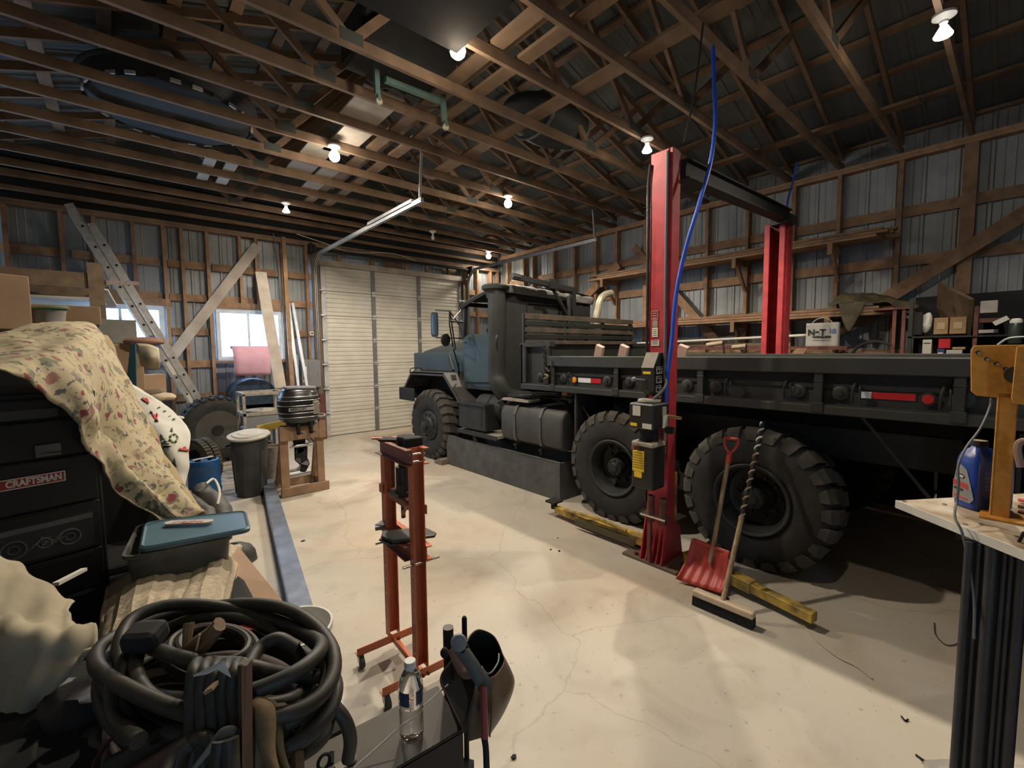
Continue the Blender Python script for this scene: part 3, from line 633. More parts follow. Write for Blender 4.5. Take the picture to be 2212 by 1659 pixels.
# angular front fenders
for x0, s in ((3.83, 1), (6.17, -1)):
    def y_(px, py): return P(px, py, 'X', 3.83)
    pts = [y_(872,838), y_(887,803), y_(957,806), y_(994,868)]
    b = MB(); th = .02
    for i in range(3):
        a, c_ = pts[i], pts[i+1]; n_ = (c_-a).cross(V((1,0,0))).normalized()*th
        q = [V((x0, a.y, a.z)), V((x0, c_.y, c_.z)), V((x0, c_.y+n_.y, c_.z-abs(n_.z))), V((x0, a.y+n_.y, a.z-abs(n_.z)))]
        b.prism(q, (s*.52,0,0)).prism([V((x0, a.y, a.z)), V((x0, c_.y, c_.z)), V((x0, c_.y+(0 if i < 2 else .02), c_.z-.05)), V((x0, a.y-(0 if i else .01), a.z-.05))], (s*.012,0,0))
    b.build('front_fender', mat('fender_dark',(.055,.05,.047),.6,var=.4), TK)
    MB().prism([(x0+s*.5, pts[0].y, 1.0), (x0+s*.5, pts[3].y, 1.0), (x0+s*.5, pts[3].y, 1.44), (x0+s*.5, pts[0].y, 1.44)], (s*.02,0,0)).build('inner_wing', mblack, TK)
    hl = V((x0+s*.2, pts[1].y+.10, 1.40))
    h_ = MB().lathe(hl, (0,1,0), [(.05,-.06),(.09,-.03),(.10,.02),(.09,.03),(.001,.045)], 20).build('headlight', olive, TK, smooth=True)
    MB().tube([hl+V((-.12,-.04,-.1)), hl+V((-.12,.06,.0)), hl+V((-.1,.06,.1)), hl+V((.1,.06,.1)), hl+V((.12,.06,0)), hl+V((.12,-.04,-.1))], .01, 6).build('light_guard', olive, h_, smooth=True)
yb_ = P(862,850,'X',3.72).y
MB().box(3.72, 6.28, yb_-.06, yb_, .95, 1.17).box(3.72,3.74,yb_-.55,yb_-.06,.95,1.17).build('front_bumper', black, TK, bevel=.008)
# intake stack
SP = [P(1073,630,'X',3.97), P(1073,700,'X',3.97), P(1073,800,'X',3.97), V((3.97, 4.84, 1.32)), V((4.1, 4.80, 1.15)), V((4.5, 4.80, 1.08))]
sk_ = MB().tube(SP, .125, 20).build('intake_stack', olive, TK, smooth=True)
tp = P(1070,632,'X',3.97)
MB().lathe(tp+V((0,0,-.08)), (0,0,1), [(.125,0),(.13,.06),(.165,.11),(.19,.12),(.195,.16),(.17,.185),(.001,.20)], 24).build('stack_cap', olive, sk_, smooth=True)
MB().tube([(3.87,4.76,2.02),(3.84,4.74,1.98),(3.84,4.74,1.9),(3.87,4.76,1.86)], .012, 6).build('stack_clamp', olive, sk_, smooth=True)
# mirrors
mx_ = 3.62
def PM(px, py, x=mx_): return P(px, py, 'X', x)
a, c_ = PM(939,674), PM(939,728); b = MB(); w_ = .075
prof = [(-w_, -.02), (w_, -.02), (w_, .02), (-w_, .02)]
b = MB(); cx = a.lerp(c_, .5); hh = (a.z-c_.z)/2; ring = []
for k in range(20):
    t = 2*PI*k/20; ring.append(V((cx.x+.055*(1 if math.cos(t) > 0 else -1)*abs(math.cos(t))**.4*.9, cx.y-.055*(1 if math.cos(t) > 0 else -1)*abs(math.cos(t))**.4*.5, cx.z+hh*(1 if math.sin(t) > 0 else -1)*abs(math.sin(t))**.4)))
mr = MB().prism(ring, (.02,.04,0)).build('side_mirror', black, TK, smooth=True)
MB().prism([cx+(p-cx)*.86+V((-.002,-.004,0)) for p in ring], (.001,.002,0)).build('mirror_glass', mat('mirror_face',(.5,.52,.5),.06,1,var=.0), mr)
arm = MB()
for a_, b_ in (((941,670),(971,672)),((971,672),(971,700)),((941,729),(1000,731)),((971,672),(992,702)),((971,694),(1000,697)),((992,700),(1000,730)),((971,700),(979,752)),((979,752),(993,805)),((972,672),(984,755)),((978,690),(999,666))):
    x0 = mx_ if a_[0] < 985 else 4.0; x1 = mx_ if b_[0] < 975 else 4.02; arm.tube([PM(*a_, x0), PM(*b_, x1)], .011, 6, sm=False)
arm.build('mirror_arm', black, TK)
mc = PM(963,734,3.7)
MB().lathe(mc, (.25,-.95,0), [(.001,-.045),(.07,-.04),(.098,-.015),(.1,0),(.095,.006),(.001,.008)], 24).build('round_mirror', black, TK, smooth=True)
MB().box(4.02,4.05,P(982,800,'X',4.0).y-.06,P(982,800,'X',4.0).y+.03,1.46,1.62).tube([PM(970,768,4.12),PM(980,800,4.1)],.03,8,sm=False).build('hinge_bracket', black, TK)
# under-cab: tool box, air tank, step, fuel tank
ya, yb = 4.96, 5.62
tbx = MB().box(3.80, 4.12, ya, yb, .66, 1.045).build('tool_box', olive, TK, bevel=.008)
MB().box(3.775, 3.80, ya-.02, yb+.02, 1.02, 1.05).box(3.795,3.80,ya+.08,ya+.11,.72,1.0).build('tool_box_lid', olive, tbx)
at = MB().lathe((4.15,4.62,.97), (0,1,0), [(.001,0),(.12,.01),(.19,.05),(.2,.1),(.2,.75),(.19,.8),(.12,.84),(.001,.85)], 28).build('air_tank', olive, TK, smooth=True)
for y in (4.8, 5.1): MB().lathe((4.15,y,.97), (0,1,0), [(.203,0),(.207,0),(.207,.03),(.203,.03)], 28, cap=False).build('tank_strap', mblack, at)
MB().box(3.80, 4.06, 4.72, 5.65, .585, .625).build('running_board', dustt, TK)
MB().box(3.79, 3.80, 4.70, 5.66, .57, .63).build('board_edge', olive, TK)
MB().box(3.83, 4.05, 4.1, 4.62, 1.14, 1.165).build('tank_step', dustt, TK, bevel=.004)
MB().box(3.83, 4.05, 4.1, 4.62, 1.165, 1.17).build('step_tread', dustt, TK)
sec = [(3.80,.72),(3.80,.98),(3.86,1.075),(3.95,1.10),(4.42,1.10),(4.46,1.05),(4.46,.66),(4.40,.60),(3.90,.60),(3.83,.64)]
ft = MB().prism([(x,3.50,z) for x, z in sec], (0,1.12,0)).build('fuel_tank', mat('tank_dark',(.055,.053,.047),.6,var=.4,scale=5), TK, bevel=.03, seg=3, smooth=True)
for y in (3.86, 4.33):
    b = MB(); loop = [(x-.008 if x < 4 else x+.008, z+(.01 if z > 1.05 else (-.01 if z < .65 else 0))) for x, z in sec]
    for i in range(len(loop)): a_, b_ = loop[i], loop[(i+1)%len(loop)]; b.bar((a_[0],y,a_[1]),(b_[0],y,b_[1]),.045,.008,(0,0,1) if abs(a_[0]-b_[0]) > abs(a_[1]-b_[1]) else (1,0,0))
    b.build('tank_strap', mat('strap_steel',(.10,.10,.095),.5,.3), ft); MB().cyl((3.82,y,.60),(3.82,y,.52),.014,n=8).box(3.79,3.87,y-.02,y+.02,.57,.585).build('strap_bolt', black, ft)
MB().lathe((3.90,4.66,1.07), (-.4,.3,.8), [(.055,0),(.06,.05),(.07,.055),(.07,.08),(.001,.085)], 18).build('filler_cap', olive, ft, smooth=True)
MB().box(3.9,4.5,4.15,4.6,1.2,1.215).tube([(3.85,4.3,1.22),(4.0,3.9,1.25),(4.2,3.6,1.2)],.012,6).tube([(3.95,3.7,1.2),(4.0,3.6,1.14),(4.1,3.75,1.16),(4.0,3.85,1.2)],.01,6).build('air_line', olive, TK, smooth=True)
MB().cyl((4.0,3.62,1.26),(4.0,3.62,1.30),.045,n=14).cyl((4.0,3.62,1.3),(4.0,3.62,1.34),.025,n=14).build('orange_cap', mat('dull_orange',(.40,.13,.03),.5), TK)
MB().box(3.83, 4.5, 3.28, 3.31, .45, 1.33).build('mud_flap', mblack, TK); MB().bar((3.82,3.30,.45),(3.82,3.30,1.32),.02,.03,(0,1,0)).build('flap_bracket', olive, TK)
MB().bar((3.95,2.9,.72),(3.9,3.35,1.25),.025,.025).build('brace_rod', olive, TK); MB().bar((4.0,.75,1.3),(4.05,.35,.75),.02,.02).build('brace_rod', olive, TK)
MB().box(4.2, 5.8, -.30, .25, .5, 1.15).build('rear_crossmember', mblack, TK)
for x in (3.85, 5.65): MB().box(x,x+.5,-.02,0,.4,1.3).build('mud_flap', mblack, TK)
MB().cyl((4.75,3.2,.9),(4.75,5.2,.9),.06,n=10).box(4.7,5.3,5.0,6.9,.9,1.6).build('engine_and_gearbox', mblack, TK)
# slanted boards lying in the bed, tips above the rail
for i, (px0, px1) in enumerate(((1282,1297),(1333,1350),(1463,1478))):
    b_ = P(px1,747,'X',4.0); a = P(px0,790,'X',4.0); a = V((4.12,a.y+.10,1.42))
    o = MB().bar(a, b_, .05, .09, (0,1,0)).build('wooden_stake', mat('pinkish_board',(.55,.38,.30),.7,var=.2), None)
    tag(o, 'pinkish board end poking above the truck bed rail, %s' % ('leftmost of three','middle of three','right of near red column')[i], 'board', 'slanted boards in the truck bed')
# wheel chock and drain box
o = MB().box(3.70, 4.25, 5.98, 6.12, 0, .085).box(3.70,4.25,6.12,6.2,0,.05).build('wheel_chock', mat('grey_brown_block',(.22,.17,.13),.8), None, bevel=.006); tag(o, 'grey-brown wooden block wedged behind the truck front tyre', 'block')
bx_ = thing('drain_trough', (3.92, 4.9, 0), 'long open dark grey trough on the floor under the truck fuel tank', 'trough')
x0, x1, y0, y1, hh, t = 3.80, 4.36, 3.56, 6.02, .46, .03
x0 = 3.83
for a, n_ in (((x0,x0+t,y0,y1,0,hh),'side_wall'),((x1-t,x1,y0,y1,0,hh),'side_wall'),((x0+t,x1-t,y0,y0+t,0,hh),'end_wall'),((x0+t,x1-t,y1-t,y1,0,hh),'end_wall'),((x0+t,x1-t,y0+t,y1-t,0,.03),'trough_floor')):
    MB().box(*a).build(n_, conc_g, bx_)
MB().box(x0-.004,x0+t+.004,y0-.004,y1,hh,hh+.01).box(x1-t,x1,y0,y1,hh,hh+.01).build('rim_edge', conc_g, bx_)
# ================================================================ TWO-POST LIFT
LF = thing('vehicle_lift', (4.9, 1.95, 0), 'red two-post vehicle lift standing either side of the truck, joined by a black overhead beam', 'lift')
def column(x, s, y0, y1, top, near):
    d = .24
    xa, xb = (x, x+d) if s > 0 else (x-d, x)
    m_ = mat('lift_red_side', (.28,.012,.018), .35, var=.3)
    k_ = .60 if near else 1
    poly = [(x+s*a_*k_,b_) for a_, b_ in ((0,y0),(.16,y0),(.175,y0+.012),(.24,y0+.012),(.24,y0+.08),(.225,y0+.08),(.225,y0+.03),(.02,y0+.03),(.02,y1-.03),(.225,y1-.03),(.225,y1-.08),(.24,y1-.08),(.24,y1-.012),(.175,y1-.012),(.16,y1),(0,y1))]
    c = MB().prism([(a,b,0.02) for a, b in poly], (0,0,top-.02)).build('column', red, LF, bevel=.006)
    b = MB()
    b.box(x-s*.004-.002, x-s*.004+.002, y0+.03, y0+.036, .9, top) if near else None
    if near: b.build('column_groove', mblack, c)
    MB().box(min(x-s*.10,x+s*.30), max(x-s*.10,x+s*.30), y0-.14, y1+.17, 0, .022).build('base_plate', rustr if 0 else mat('dusty_base',(.15,.11,.08),.8,var=.4), c)
    for yy in (y0-.004, y1-.008):
        MB().prism([(x-s*.09,yy,.02),(x+s*.26,yy,.02),(x+s*.2,yy,.30),(x,yy,.42)], (0,.012,0)).build('gusset', red, c)
    MB().prism([(x,y0,.02),(x,y1,.02),(x-s*.001,y1,.42),(x-s*.001,y0,.42)], (s*.002,0,0)).build('foot_plate', red, c)
    for yy in (y0+.05, (y0+y1)/2, y1-.05): MB().prism([(x,yy-.006,.02),(x-s*.09,yy-.006,.02),(x,yy-.006,.30)], (0,.012,0)).build('foot_gusset', red, c)
    for yy in (y0-.05, y1+.06):
        for xx in (x-s*.05, x+s*.2): MB().cyl((xx,yy,.02),(xx,yy,.05),.018,n=6).build('anchor_bolt', rustr, c)
    MB().box(min(x+s*.03,x+s*.22), max(x+s*.03,x+s*.22), y0+.035, y1-.035, .12, .75).build('carriage', yell if near else mblack, c)
    return c
C1 = column(3.32, 1, 1.88, 2.075, 3.38, True); C2 = column(6.68, -1, 2.07, 2.34, 3.42, False)
b0_, b1_ = P(1472,366,'X',3.48), P(1700,468,'X',6.66); MB().bar(b0_,b1_,.07,.13).bar(b0_+V((0,0,.07)),b1_+V((0,0,.07)),.13,.012).bar(b0_-V((0,0,.07)),b1_-V((0,0,.07)),.13,.012).build('overhead_beam', mat('beam_black',(.010,.010,.010),.7), LF)
MB().box(6.38,6.6,2.0,2.24,3.38,3.48).build('beam_bracket', black, LF)
# arms with pads
def arm(a, b, a2, nm='swing_arm', pad=None):
    ar = MB().bar(a, b, .09, .085).build(nm, yell, LF, bevel=.006)
    MB().bar(V(b)-(V(b)-V(a)).normalized()*.2+V((0,0,.0)), a2, .07, .065).build('arm_extension', yell, ar, bevel=.004)
    if pad: MB().cyl(V(pad)+V((0,0,-.02)), V(pad)+V((0,0,.05)), .035, n=12).bar(V(pad)+V((-.07,0,.06)), V(pad)+V((.07,0,.06)), .13, .02).build('lift_pad', rubber, ar)
    return ar
pA = P(1390,1148,'Z',.09); pB = P(1300,1125,'Z',.09); pC = P(1232,1108,'Z',.09)
a1 = arm((3.42,2.12,.10), (3.40,2.75,.09), (3.46,3.26,.08), pad=(3.46,3.30,.10))
MB().tube([(3.36,2.3,.16),(3.34,2.6,.19),(3.40,3.1,.13)], .016, 8).build('arm_rod', yell, a1, smooth=True)
MB().box(3.34,3.352,2.2,2.9,.05,.11).build('arm_scraped_label', mat('scraped_black',(.10,.08,.04),.7), a1)
a2 = arm((3.42,1.76,.10), (3.32,1.2,.09), (3.24,.80,.08))
MB().cyl((3.46,1.66,.04),(3.46,1.66,.2),.075,n=18).build('arm_pivot', yell, a2, smooth=True)
arm((6.55,2.4,.10), (6.4,2.9,.09), (6.3,3.3,.09)); arm((6.55,2.0,.10), (6.4,1.5,.09), (6.3,1.1,.09))
# spare pipe adapters on the foot
hb = MB().box(3.20,3.31,1.83,2.06,.42,.435).build('adapter_holder', chrome, LF)
for i, y in enumerate((1.99, 1.88)):
    b = MB(); c = V((3.255, y, .37)); b.lathe(c, (0,-.02*i,1), [(.03,0),(.03,.22),(.022,.22),(.022,.05),(.001,.05)], 16)
    b.build('height_adapter', rustr, LF, smooth=True)
MB().bar((3.23,1.985,.04),(3.23,1.985,.42),.03,.03,(0,1,0)).build('adapter_stand', rustr, LF)
# control box high on the column
PX = 3.30
def PL(px, py, x=PX): return P(px, py, 'X', x)
z0, z1 = PL(1410,853).z, PL(1410,762).z; ya, yb = PL(1432,800).y, PL(1392,800,3.22).y
cbx = MB().prism([(3.17,ya,z0+.05),(3.17,ya,z1-.12),(3.24,ya,z1),(3.315,ya,z1),(3.315,ya,z0),(3.24,ya,z0)], (0,yb-ya,0)).build('control_box', black, LF, bevel=.006)
MB().prism([(3.168,ya+.002,z1-.118),(3.238,ya+.002,z1+.002),(3.24,ya+.002,z1+.006),(3.315,ya+.002,z1+.006),(3.315,yb,z1+.006),(3.315,yb-.002,z1+.001),(3.165,yb-.002,z1-.12)], (0,0,.001)) if 0 else None
MB().prism([(3.166,ya+.004,z1-.12),(3.238,ya+.004,z1+.004),(3.245,ya+.004,z1+.004),(3.173,ya+.004,z1-.12)], (0,yb-ya-.008,0)).build('dusty_lid', dustt, cbx)
for k in range(4):
    z = z1-.14-k*.075; lb = MB().box(3.20, 3.29, ya-.003, ya, z-.028, z+.028).build('sticker', labelm, cbx)
    MB().box(3.205,3.285,ya-.0045,ya-.003,z+.016,z+.024).box(3.21,3.24,ya-.0045,ya-.003,z-.018,z+.008).box(3.25,3.262,ya-.0045,ya-.003,z-.02,z+.01).box(3.268,3.282,ya-.0045,ya-.003,z-.008,z+.002).build('sticker_print', inkb, lb)
MB().box(3.167,3.17,yb-.09,yb-.02,z1-.17,z1-.15).build('yellow_badge', ylab, cbx)
MB().tube([(3.17,(ya+yb)/2+.02,z0+.13),(3.08,(ya+yb)/2+.06,z0+.14)],.008,6,sm=False).ball((3.07,(ya+yb)/2+.06,z0+.14),.02,8).build('lever', greyp, cbx, smooth=True)
# power unit: motor and oil tank
yc = (PL(1385,900,3.2).y+PL(1425,900,3.2).y)/2; zt, zb, zm, ze = PL(1400,868,3.2).z, PL(1400,1050,3.2).z, PL(1400,922,3.2).z, PL(1400,946,3.2).z
pu = MB().box(3.06, 3.30, yc-.11, yc+.11, zm, zt).build('pump_motor', black, LF, bevel=.012)
MB().lathe((3.18,yc,zt), (0,0,1), [(.085,0),(.09,.01),(.085,.025),(.001,.03)], 24).build('motor_cap', dustt, pu, smooth=True)
MB().lathe((3.18,yc,ze-.03), (0,0,1), [(.075,0),(.08,.04),(.07,zm-ze+.03)], 20).build('pump_neck', mblack, pu, smooth=True)
rs = MB().box(3.09, 3.27, yc-.10, yc+.10, zb, ze-.02).build('oil_tank', black, pu, bevel=.015, seg=2)
MB().box(3.085,3.275,yc-.102,yc+.102,ze-.06,ze-.015).build('tank_shoulder', dustt, pu, bevel=.012)
MB().box(3.084,3.09,yc-.02,yc+.085,ze-.26,ze-.09).build('warning_label', ylab, pu); MB().box(3.084,3.09,yc-.0,yc+.07,ze-.31,ze-.262).build('warning_label', ylab, pu)
b = MB()
for k in range(7): b.box(3.0825,3.084,yc-.012,yc+.078,ze-.105-k*.02,ze-.110-k*.02)
b.build('label_print', mat('print_brown',(.25,.17,.03),.6), pu)
MB().box(3.055,3.06,yc+.0,yc+.07,zt-.1,zt-.02).build('motor_label', labelm, pu); MB().box(3.055,3.06,yc-.1,yc-.02,zm+.01,zm+.05).build('motor_label', labelm, pu)
MB().box(3.20,3.27,yc-.115,yc-.11,zt-.2,zt-.1).build('motor_label', labelm, pu); MB().box(3.19,3.25,yc-.115,yc-.11,zt-.1,zt-.03).build('motor_label', dustt, pu)
MB().box(3.055,3.06,yc+.03,yc+.09,zm+.02,zm+.045).build('motor_label', ylab, pu)
MB().cyl((3.03,yc+.05,ze-.06),(3.09,yc+.03,ze-.06),.02,n=10).build('drain_plug', rustr, pu)
MB().cyl((3.26,yc-.11,zt-.22),(3.26,yc-.17,zt-.22),.03,n=12).build('valve_knob', mblack, pu)
# stickers on the column
for (ax0, ay0, ax1, ay1, m_) in ((1407,672,1422,691,'frame'),(1409,708,1421,728,labelm),(1407,735,1424,747,paper),(1410,693,1421,706,dustt)):
    a, b_ = PL(ax0,ay0,3.318), PL(ax1,ay1,3.318); y0_, y1_ = sorted((a.y,b_.y)); 
    if m_ == 'frame':
        s_ = MB(); 
        for q in ((y0_,y1_,a.z-.006,a.z),(y0_,y1_,b_.z,b_.z+.006),(y0_,y0_+.004,b_.z,a.z),(y1_-.004,y1_,b_.z,a.z)): s_.box(3.315,3.319,*q)
        for k in range(3): s_.box(3.315,3.319,y0_+.012,y1_-.012,b_.z+.012+k*.02,b_.z+.020+k*.02)
        s_.build('column_sticker', mat('pale_red_print',(.55,.30,.26),.5), C1)
    else:
        st = MB().box(3.315,3.319,y0_,y1_,b_.z,a.z).build('column_sticker', m_, C1)
        if m_ is not dustt:
            s_ = MB()
            for k in range(4): s_.box(3.3145,3.315,y0_+.01,y1_-.01,b_.z+.012+k*(a.z-b_.z)*.2,b_.z+.016+k*(a.z-b_.z)*.2)
            s_.build('sticker_print', inkb, st)
# cable in the groove and conduit to the pump
MB().tube([(3.30,1.915,3.35),(3.30,1.915,2.4),(3.30,1.91,1.9),(3.28,1.90,1.62),(3.22,1.86,1.50),(3.16,yc-.04,zt+.02)], .012, 8).build('grey_conduit', greyc, LF, smooth=True)
MB().tube([(3.33,1.80,3.38),(3.45,1.78,3.8),(3.5,1.75,4.3)], .008, 6).build('wire', black, LF, smooth=True)
MB().tube([(3.31,2.075,3.30),(3.31,2.09,3.1),(3.31,2.085,2.7),(3.315,2.08,.5)], .012, 6).build('hydraulic_line', black, LF, smooth=True)
# blue air hose from the truss down to the valve on the column
hp = [P(1540,98,'X',4.0), P(1542,170,'X',3.9), P(1545,260,'X',3.75), P(1535,350,'X',3.6), P(1510,440,'X',3.42), P(1480,540,'X',3.34), P(1460,640,'X',3.30), P(1451,740,'X',3.285), P(1441,820,'X',3.28), P(1437,890,'X',3.275)]
ah = thing('air_hose', hp[-1], 'bright blue air hose hanging from the roof down the near red lift column', 'hose')
MB().tube(hp, .016, 10).build('hose', blueh, ah, smooth=True)
e = hp[-1]; MB().tube([e,e-V((0,0,.06))],.02,8,sm=False).tube([e-V((0,0,.1)),e-V((0,0,.24))],.014,8,sm=False).build('coupling', chrome, ah)
MB().tube([e-V((0,0,.03)),e+V((0,.12,-.03))],.016,8,sm=False).tube([e-V((0,0,.03)),e+V((0.02,-.13,-.04))],.013,8,sm=False).tube([e-V((0,0,.24)),e-V((0,0,.34))],.01,6,sm=False).build('brass_valve', brass, ah)
MB().tube([e-V((0,0,.06)),e-V((0,0,.12))],.022,8,sm=False).build('blue_collar', blueh, ah)
q = [P(1722,350,'X',7.4), P(1712,395,'X',7.3), P(1702,430,'X',7.0), P(1698,470,'X',6.7)]
tag(MB().tube(q, .012, 6).build('air_hose', blueh, None, smooth=True), 'thin blue hose running from the roof to the top of the far red column', 'hose')
# ---------------------------------------------------------------- snow shovel and push broom leaning on the rear tyre
sh = thing('snow_shovel', (3.15, 1.45, 0), 'red plastic snow shovel with wooden handle leaning on the rear tyre', 'shovel')
tip, hnd = P(1580,950,'X',3.62), P(1546,1178,'X',3.36)
bl = [P(1462,1255,'X',3.12), P(1560,1285,'X',3.10)]
TLp, TRp = P(1497,1166,'X',3.34), P(1577,1195,'X',3.33); BLp, BRp = P(1462,1252,'Z',.02), P(1560,1283,'Z',.02)
rows = []
for j in range(9):
    t = j/8; a = TLp.lerp(BLp, t); b_ = TRp.lerp(BRp, t); n_ = (b_-a).cross(BLp-TLp).normalized(); r = []
    for i in range(25):
        u = i/24; p = a.lerp(b_, u); ed = .03*(abs(2*u-1)**4); ridge = .006*math.cos(u*2*PI*5)*min(1,t*3); cu = -.05*math.sin(PI*t)
        r.append(p+n_*((ed+ridge+cu) if n_.x < 0 else -(ed+ridge+cu)))
    rows.append(r)
bd = MB().grid(rows).build('blade', redp, sh, smooth=True, solid=.006)
MB().bar(TLp, TRp, .02, .03).build('blade_lip', redp, sh, bevel=.006)
MB().cyl((TLp.lerp(TRp,.55))-(tip-hnd).normalized()*.12, tip-(tip-hnd).normalized()*.16, .017, n=12).build('handle', wood_h, sh, smooth=True)
d = (tip-hnd).normalized(); g = tip-d*.16; s_ = V((0,1,0))
MB().cyl(g-d*.03, g+d*.05, .022, n=12).tube([g+d*.05, g+d*.09+s_*.035, g+d*.15+s_*.055, g+d*.175+s_*.045], .011, 8).tube([g+d*.05, g+d*.09-s_*.035, g+d*.15-s_*.055, g+d*.175-s_*.045], .011, 8).cyl(g+d*.17-s_*.055, g+d*.17+s_*.055, .014, n=10).build('grip', redp, sh, smooth=True)
br = thing('push_broom', (3.12, 1.3, 0), 'push broom with pale wooden block and striped taped handle leaning beside the red shovel', 'broom')
A, B = P(1499,1277,'Z',.09), P(1630,1330,'Z',.09); d = (B-A).normalized()
hd = MB().bar(A, B, .065, .045).build('broom_head', mat('pale_beech',(.60,.47,.33),.6,var=.2,scale=10), br, bevel=.01, seg=2)
b = MB(); sd = d.cross(V((0,0,1)))
for i in range(44):
    for k in range(4): p = A.lerp(B, (i+.5)/44)+sd*(k-1.5)*.014+V((0,0,-.02)); b.cyl(p, V((p.x,p.y,.004))+sd*(k-1.5)*.004, .005, n=4)
b.build('bristles', mblack, br)['kind'] = 'stuff'
MB().cyl(A.lerp(B,.55)+V((0,0,.0))-sd*.03, A.lerp(B,.55)+V((0,0,.03))-sd*.03, .01, n=10).build('head_hole', mblack, hd)
h0 = A.lerp(B,.50)+V((0,0,.01)); h1 = P(1648,912,'X',3.74)
MB().cyl(h0, h0.lerp(h1,.44), .017, n=12).build('handle', wood_h, br, smooth=True)
hm_a = mat('tape_tan', (.36,.24,.12), .6); pts = []; b = MB(); q0, q1 = h0.lerp(h1,.42), h1; dd = (q1-q0).normalized(); u_ = dd.orthogonal().normalized(); v_ = dd.cross(u_)
MB().cyl(q0, q1, .015, n=12).build('taped_shaft', mblack, br, smooth=True)
for k in range(0, 150): a = k*.48; pts.append(q0.lerp(q1, k/150)+(u_*math.cos(a)+v_*math.sin(a))*.0135)
b.tube(pts[:100], .0075, 5, sm=False).build('tape_spiral', hm_a, br, smooth=True)
MB().tube(pts[98:], .0085, 5, sm=False).build('worn_tape', paper, br, smooth=True)
# ================================================================ ORANGE SHOP PRESS
def frame(o, ux, uy=None):
    ux = V(ux).normalized(); uy = V((-ux.y, ux.x, 0)) if uy is None else V(uy); uz = ux.cross(uy)
    return Matrix(((ux.x,uy.x,uz.x,o[0]),(ux.y,uy.y,uz.y,o[1]),(ux.z,uy.z,uz.z,o[2]),(0,0,0,1)))
T = frame((1.116,2.05,0), (.997,-.055,0))
PR = thing('shop_press', (1.13,2.24,0), 'orange steel shop press on casters standing in the middle of the floor', 'press')
def pb(m_, name, mt, par=PR, **k): return m_.xf(T).build(name, mt, par, **k)
SP_ = .375; HP = 1.30
for yy, nm in ((0, 'front'), (SP_, 'back')):
    w = .066
    u = pb(MB().box(-w/2,w/2,yy+.028,yy+.034,.10,HP).box(-w/2,-w/2+.005,yy-.02,yy+.03,.10,HP).box(w/2-.005,w/2,yy-.02,yy+.03,.10,HP), 'upright', orange)
    for k in range(7):
        z = .2+k*.085; pb(MB().cyl((w/2+.0005,yy+.0,z),(w/2+.002,yy+.0,z),.006,n=10), 'pin_hole', white, u); pb(MB().cyl((-w/2-.002,yy+.0,z),(-w/2-.0005,yy+.0,z),.006,n=10), 'pin_hole', white, u)
    f = pb(MB().box(-.23,.18,yy-.035,yy-.030,.075,.12).box(-.23,.18,yy-.035,yy+.005,.075,.08), 'foot_rail', orange)
    for xx in (-.205, .155):
        fk = pb(MB().box(xx-.014,xx-.010,yy-.03,yy+.0,.02,.07).box(xx+.010,xx+.014,yy-.03,yy+.0,.02,.07).box(xx-.014,xx+.014,yy-.03,yy+.0,.062,.07), 'caster_fork', galv, f)
        pb(MB().cyl((xx-.010,yy-.03,.034),(xx+.010,yy-.03,.034),.034,n=18), 'caster_wheel', dusty, f, smooth=True)
    pb(MB().cyl((.02,yy-.03,.085),(.02,yy-.045,.085),.008,n=6).cyl((-.01,yy-.03,.085),(-.01,yy-.045,.085),.008,n=6), 'foot_bolt', rustr, f)
pb(MB().box(-.02,.02,0,SP_,.075,.08).box(-.02,-.015,0,SP_,.075,.11), 'cross_brace', orange)
def chan(x, z0, z1, y0, y1, out, m_):
    a, b = sorted((x, x+out*.035)); t = .005; w_ = sorted((x, x+out*t))
    return m_.box(w_[0],w_[1],y0,y1,z0,z1).box(a,b,y0,y1,z0,z0+t).box(a,b,y0,y1,z1-t,z1)
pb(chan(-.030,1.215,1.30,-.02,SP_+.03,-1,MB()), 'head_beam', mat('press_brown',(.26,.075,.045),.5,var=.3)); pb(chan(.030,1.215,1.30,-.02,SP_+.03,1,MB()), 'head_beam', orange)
for z in (1.275, 1.235): pb(MB().cyl((-.04,-.012,z),(.045,-.012,z),.005,n=8), 'head_pin', chrome)
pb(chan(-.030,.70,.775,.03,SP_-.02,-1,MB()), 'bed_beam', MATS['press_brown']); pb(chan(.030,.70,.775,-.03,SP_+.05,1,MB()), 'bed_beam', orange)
for yy in (-.0, SP_): pb(MB().cyl((-.09,yy,.685),(.12,yy,.685),.0075,n=10), 'bed_pin', chrome)
pb(MB().bar((-.075,SP_-.02,.80),(-.02,SP_+.02,.80),.05,.006).bar((-.08,SP_+.03,.77),(-.02,SP_+.01,.77),.04,.02), 'arbor_bracket', greyp)
pb(MB().prism([(-.125,.20,.785),(-.10,.10,.785),(.11,.02,.785),(.135,.05,.785),(.12,.17,.785),(-.09,.265,.785)],(0,0,.018)), 'arbor_plate', mat('dark_plate',(.055,.057,.052),.45,.3,var=.4), bevel=.008, seg=2)
pb(MB().prism([(-.135,.21,.77),(-.115,.115,.77),(.0,.07,.77),(.01,.16,.77),(-.09,.265,.77)],(0,0,.012)), 'arbor_plate', MATS['dark_plate'], bevel=.006)
hd_ = pb(MB().prism([(-.03,.06,1.285),(.07,.05,1.285),(.08,.09,1.285),(.06,.13,1.285),(.07,.17,1.285),(.03,.21,1.285),(-.02,.20,1.285),(-.04,.15,1.285),(-.025,.11,1.285)],(0,0,.06)), 'cast_gear_block', mblack, bevel=.012, seg=2)
pb(MB().prism([(-.085,.30,1.30),(.0,.22,1.30),(.05,.26,1.30),(-.03,.38,1.30)],(0,0,.012)), 'metal_offcut', mblack, bevel=.003)
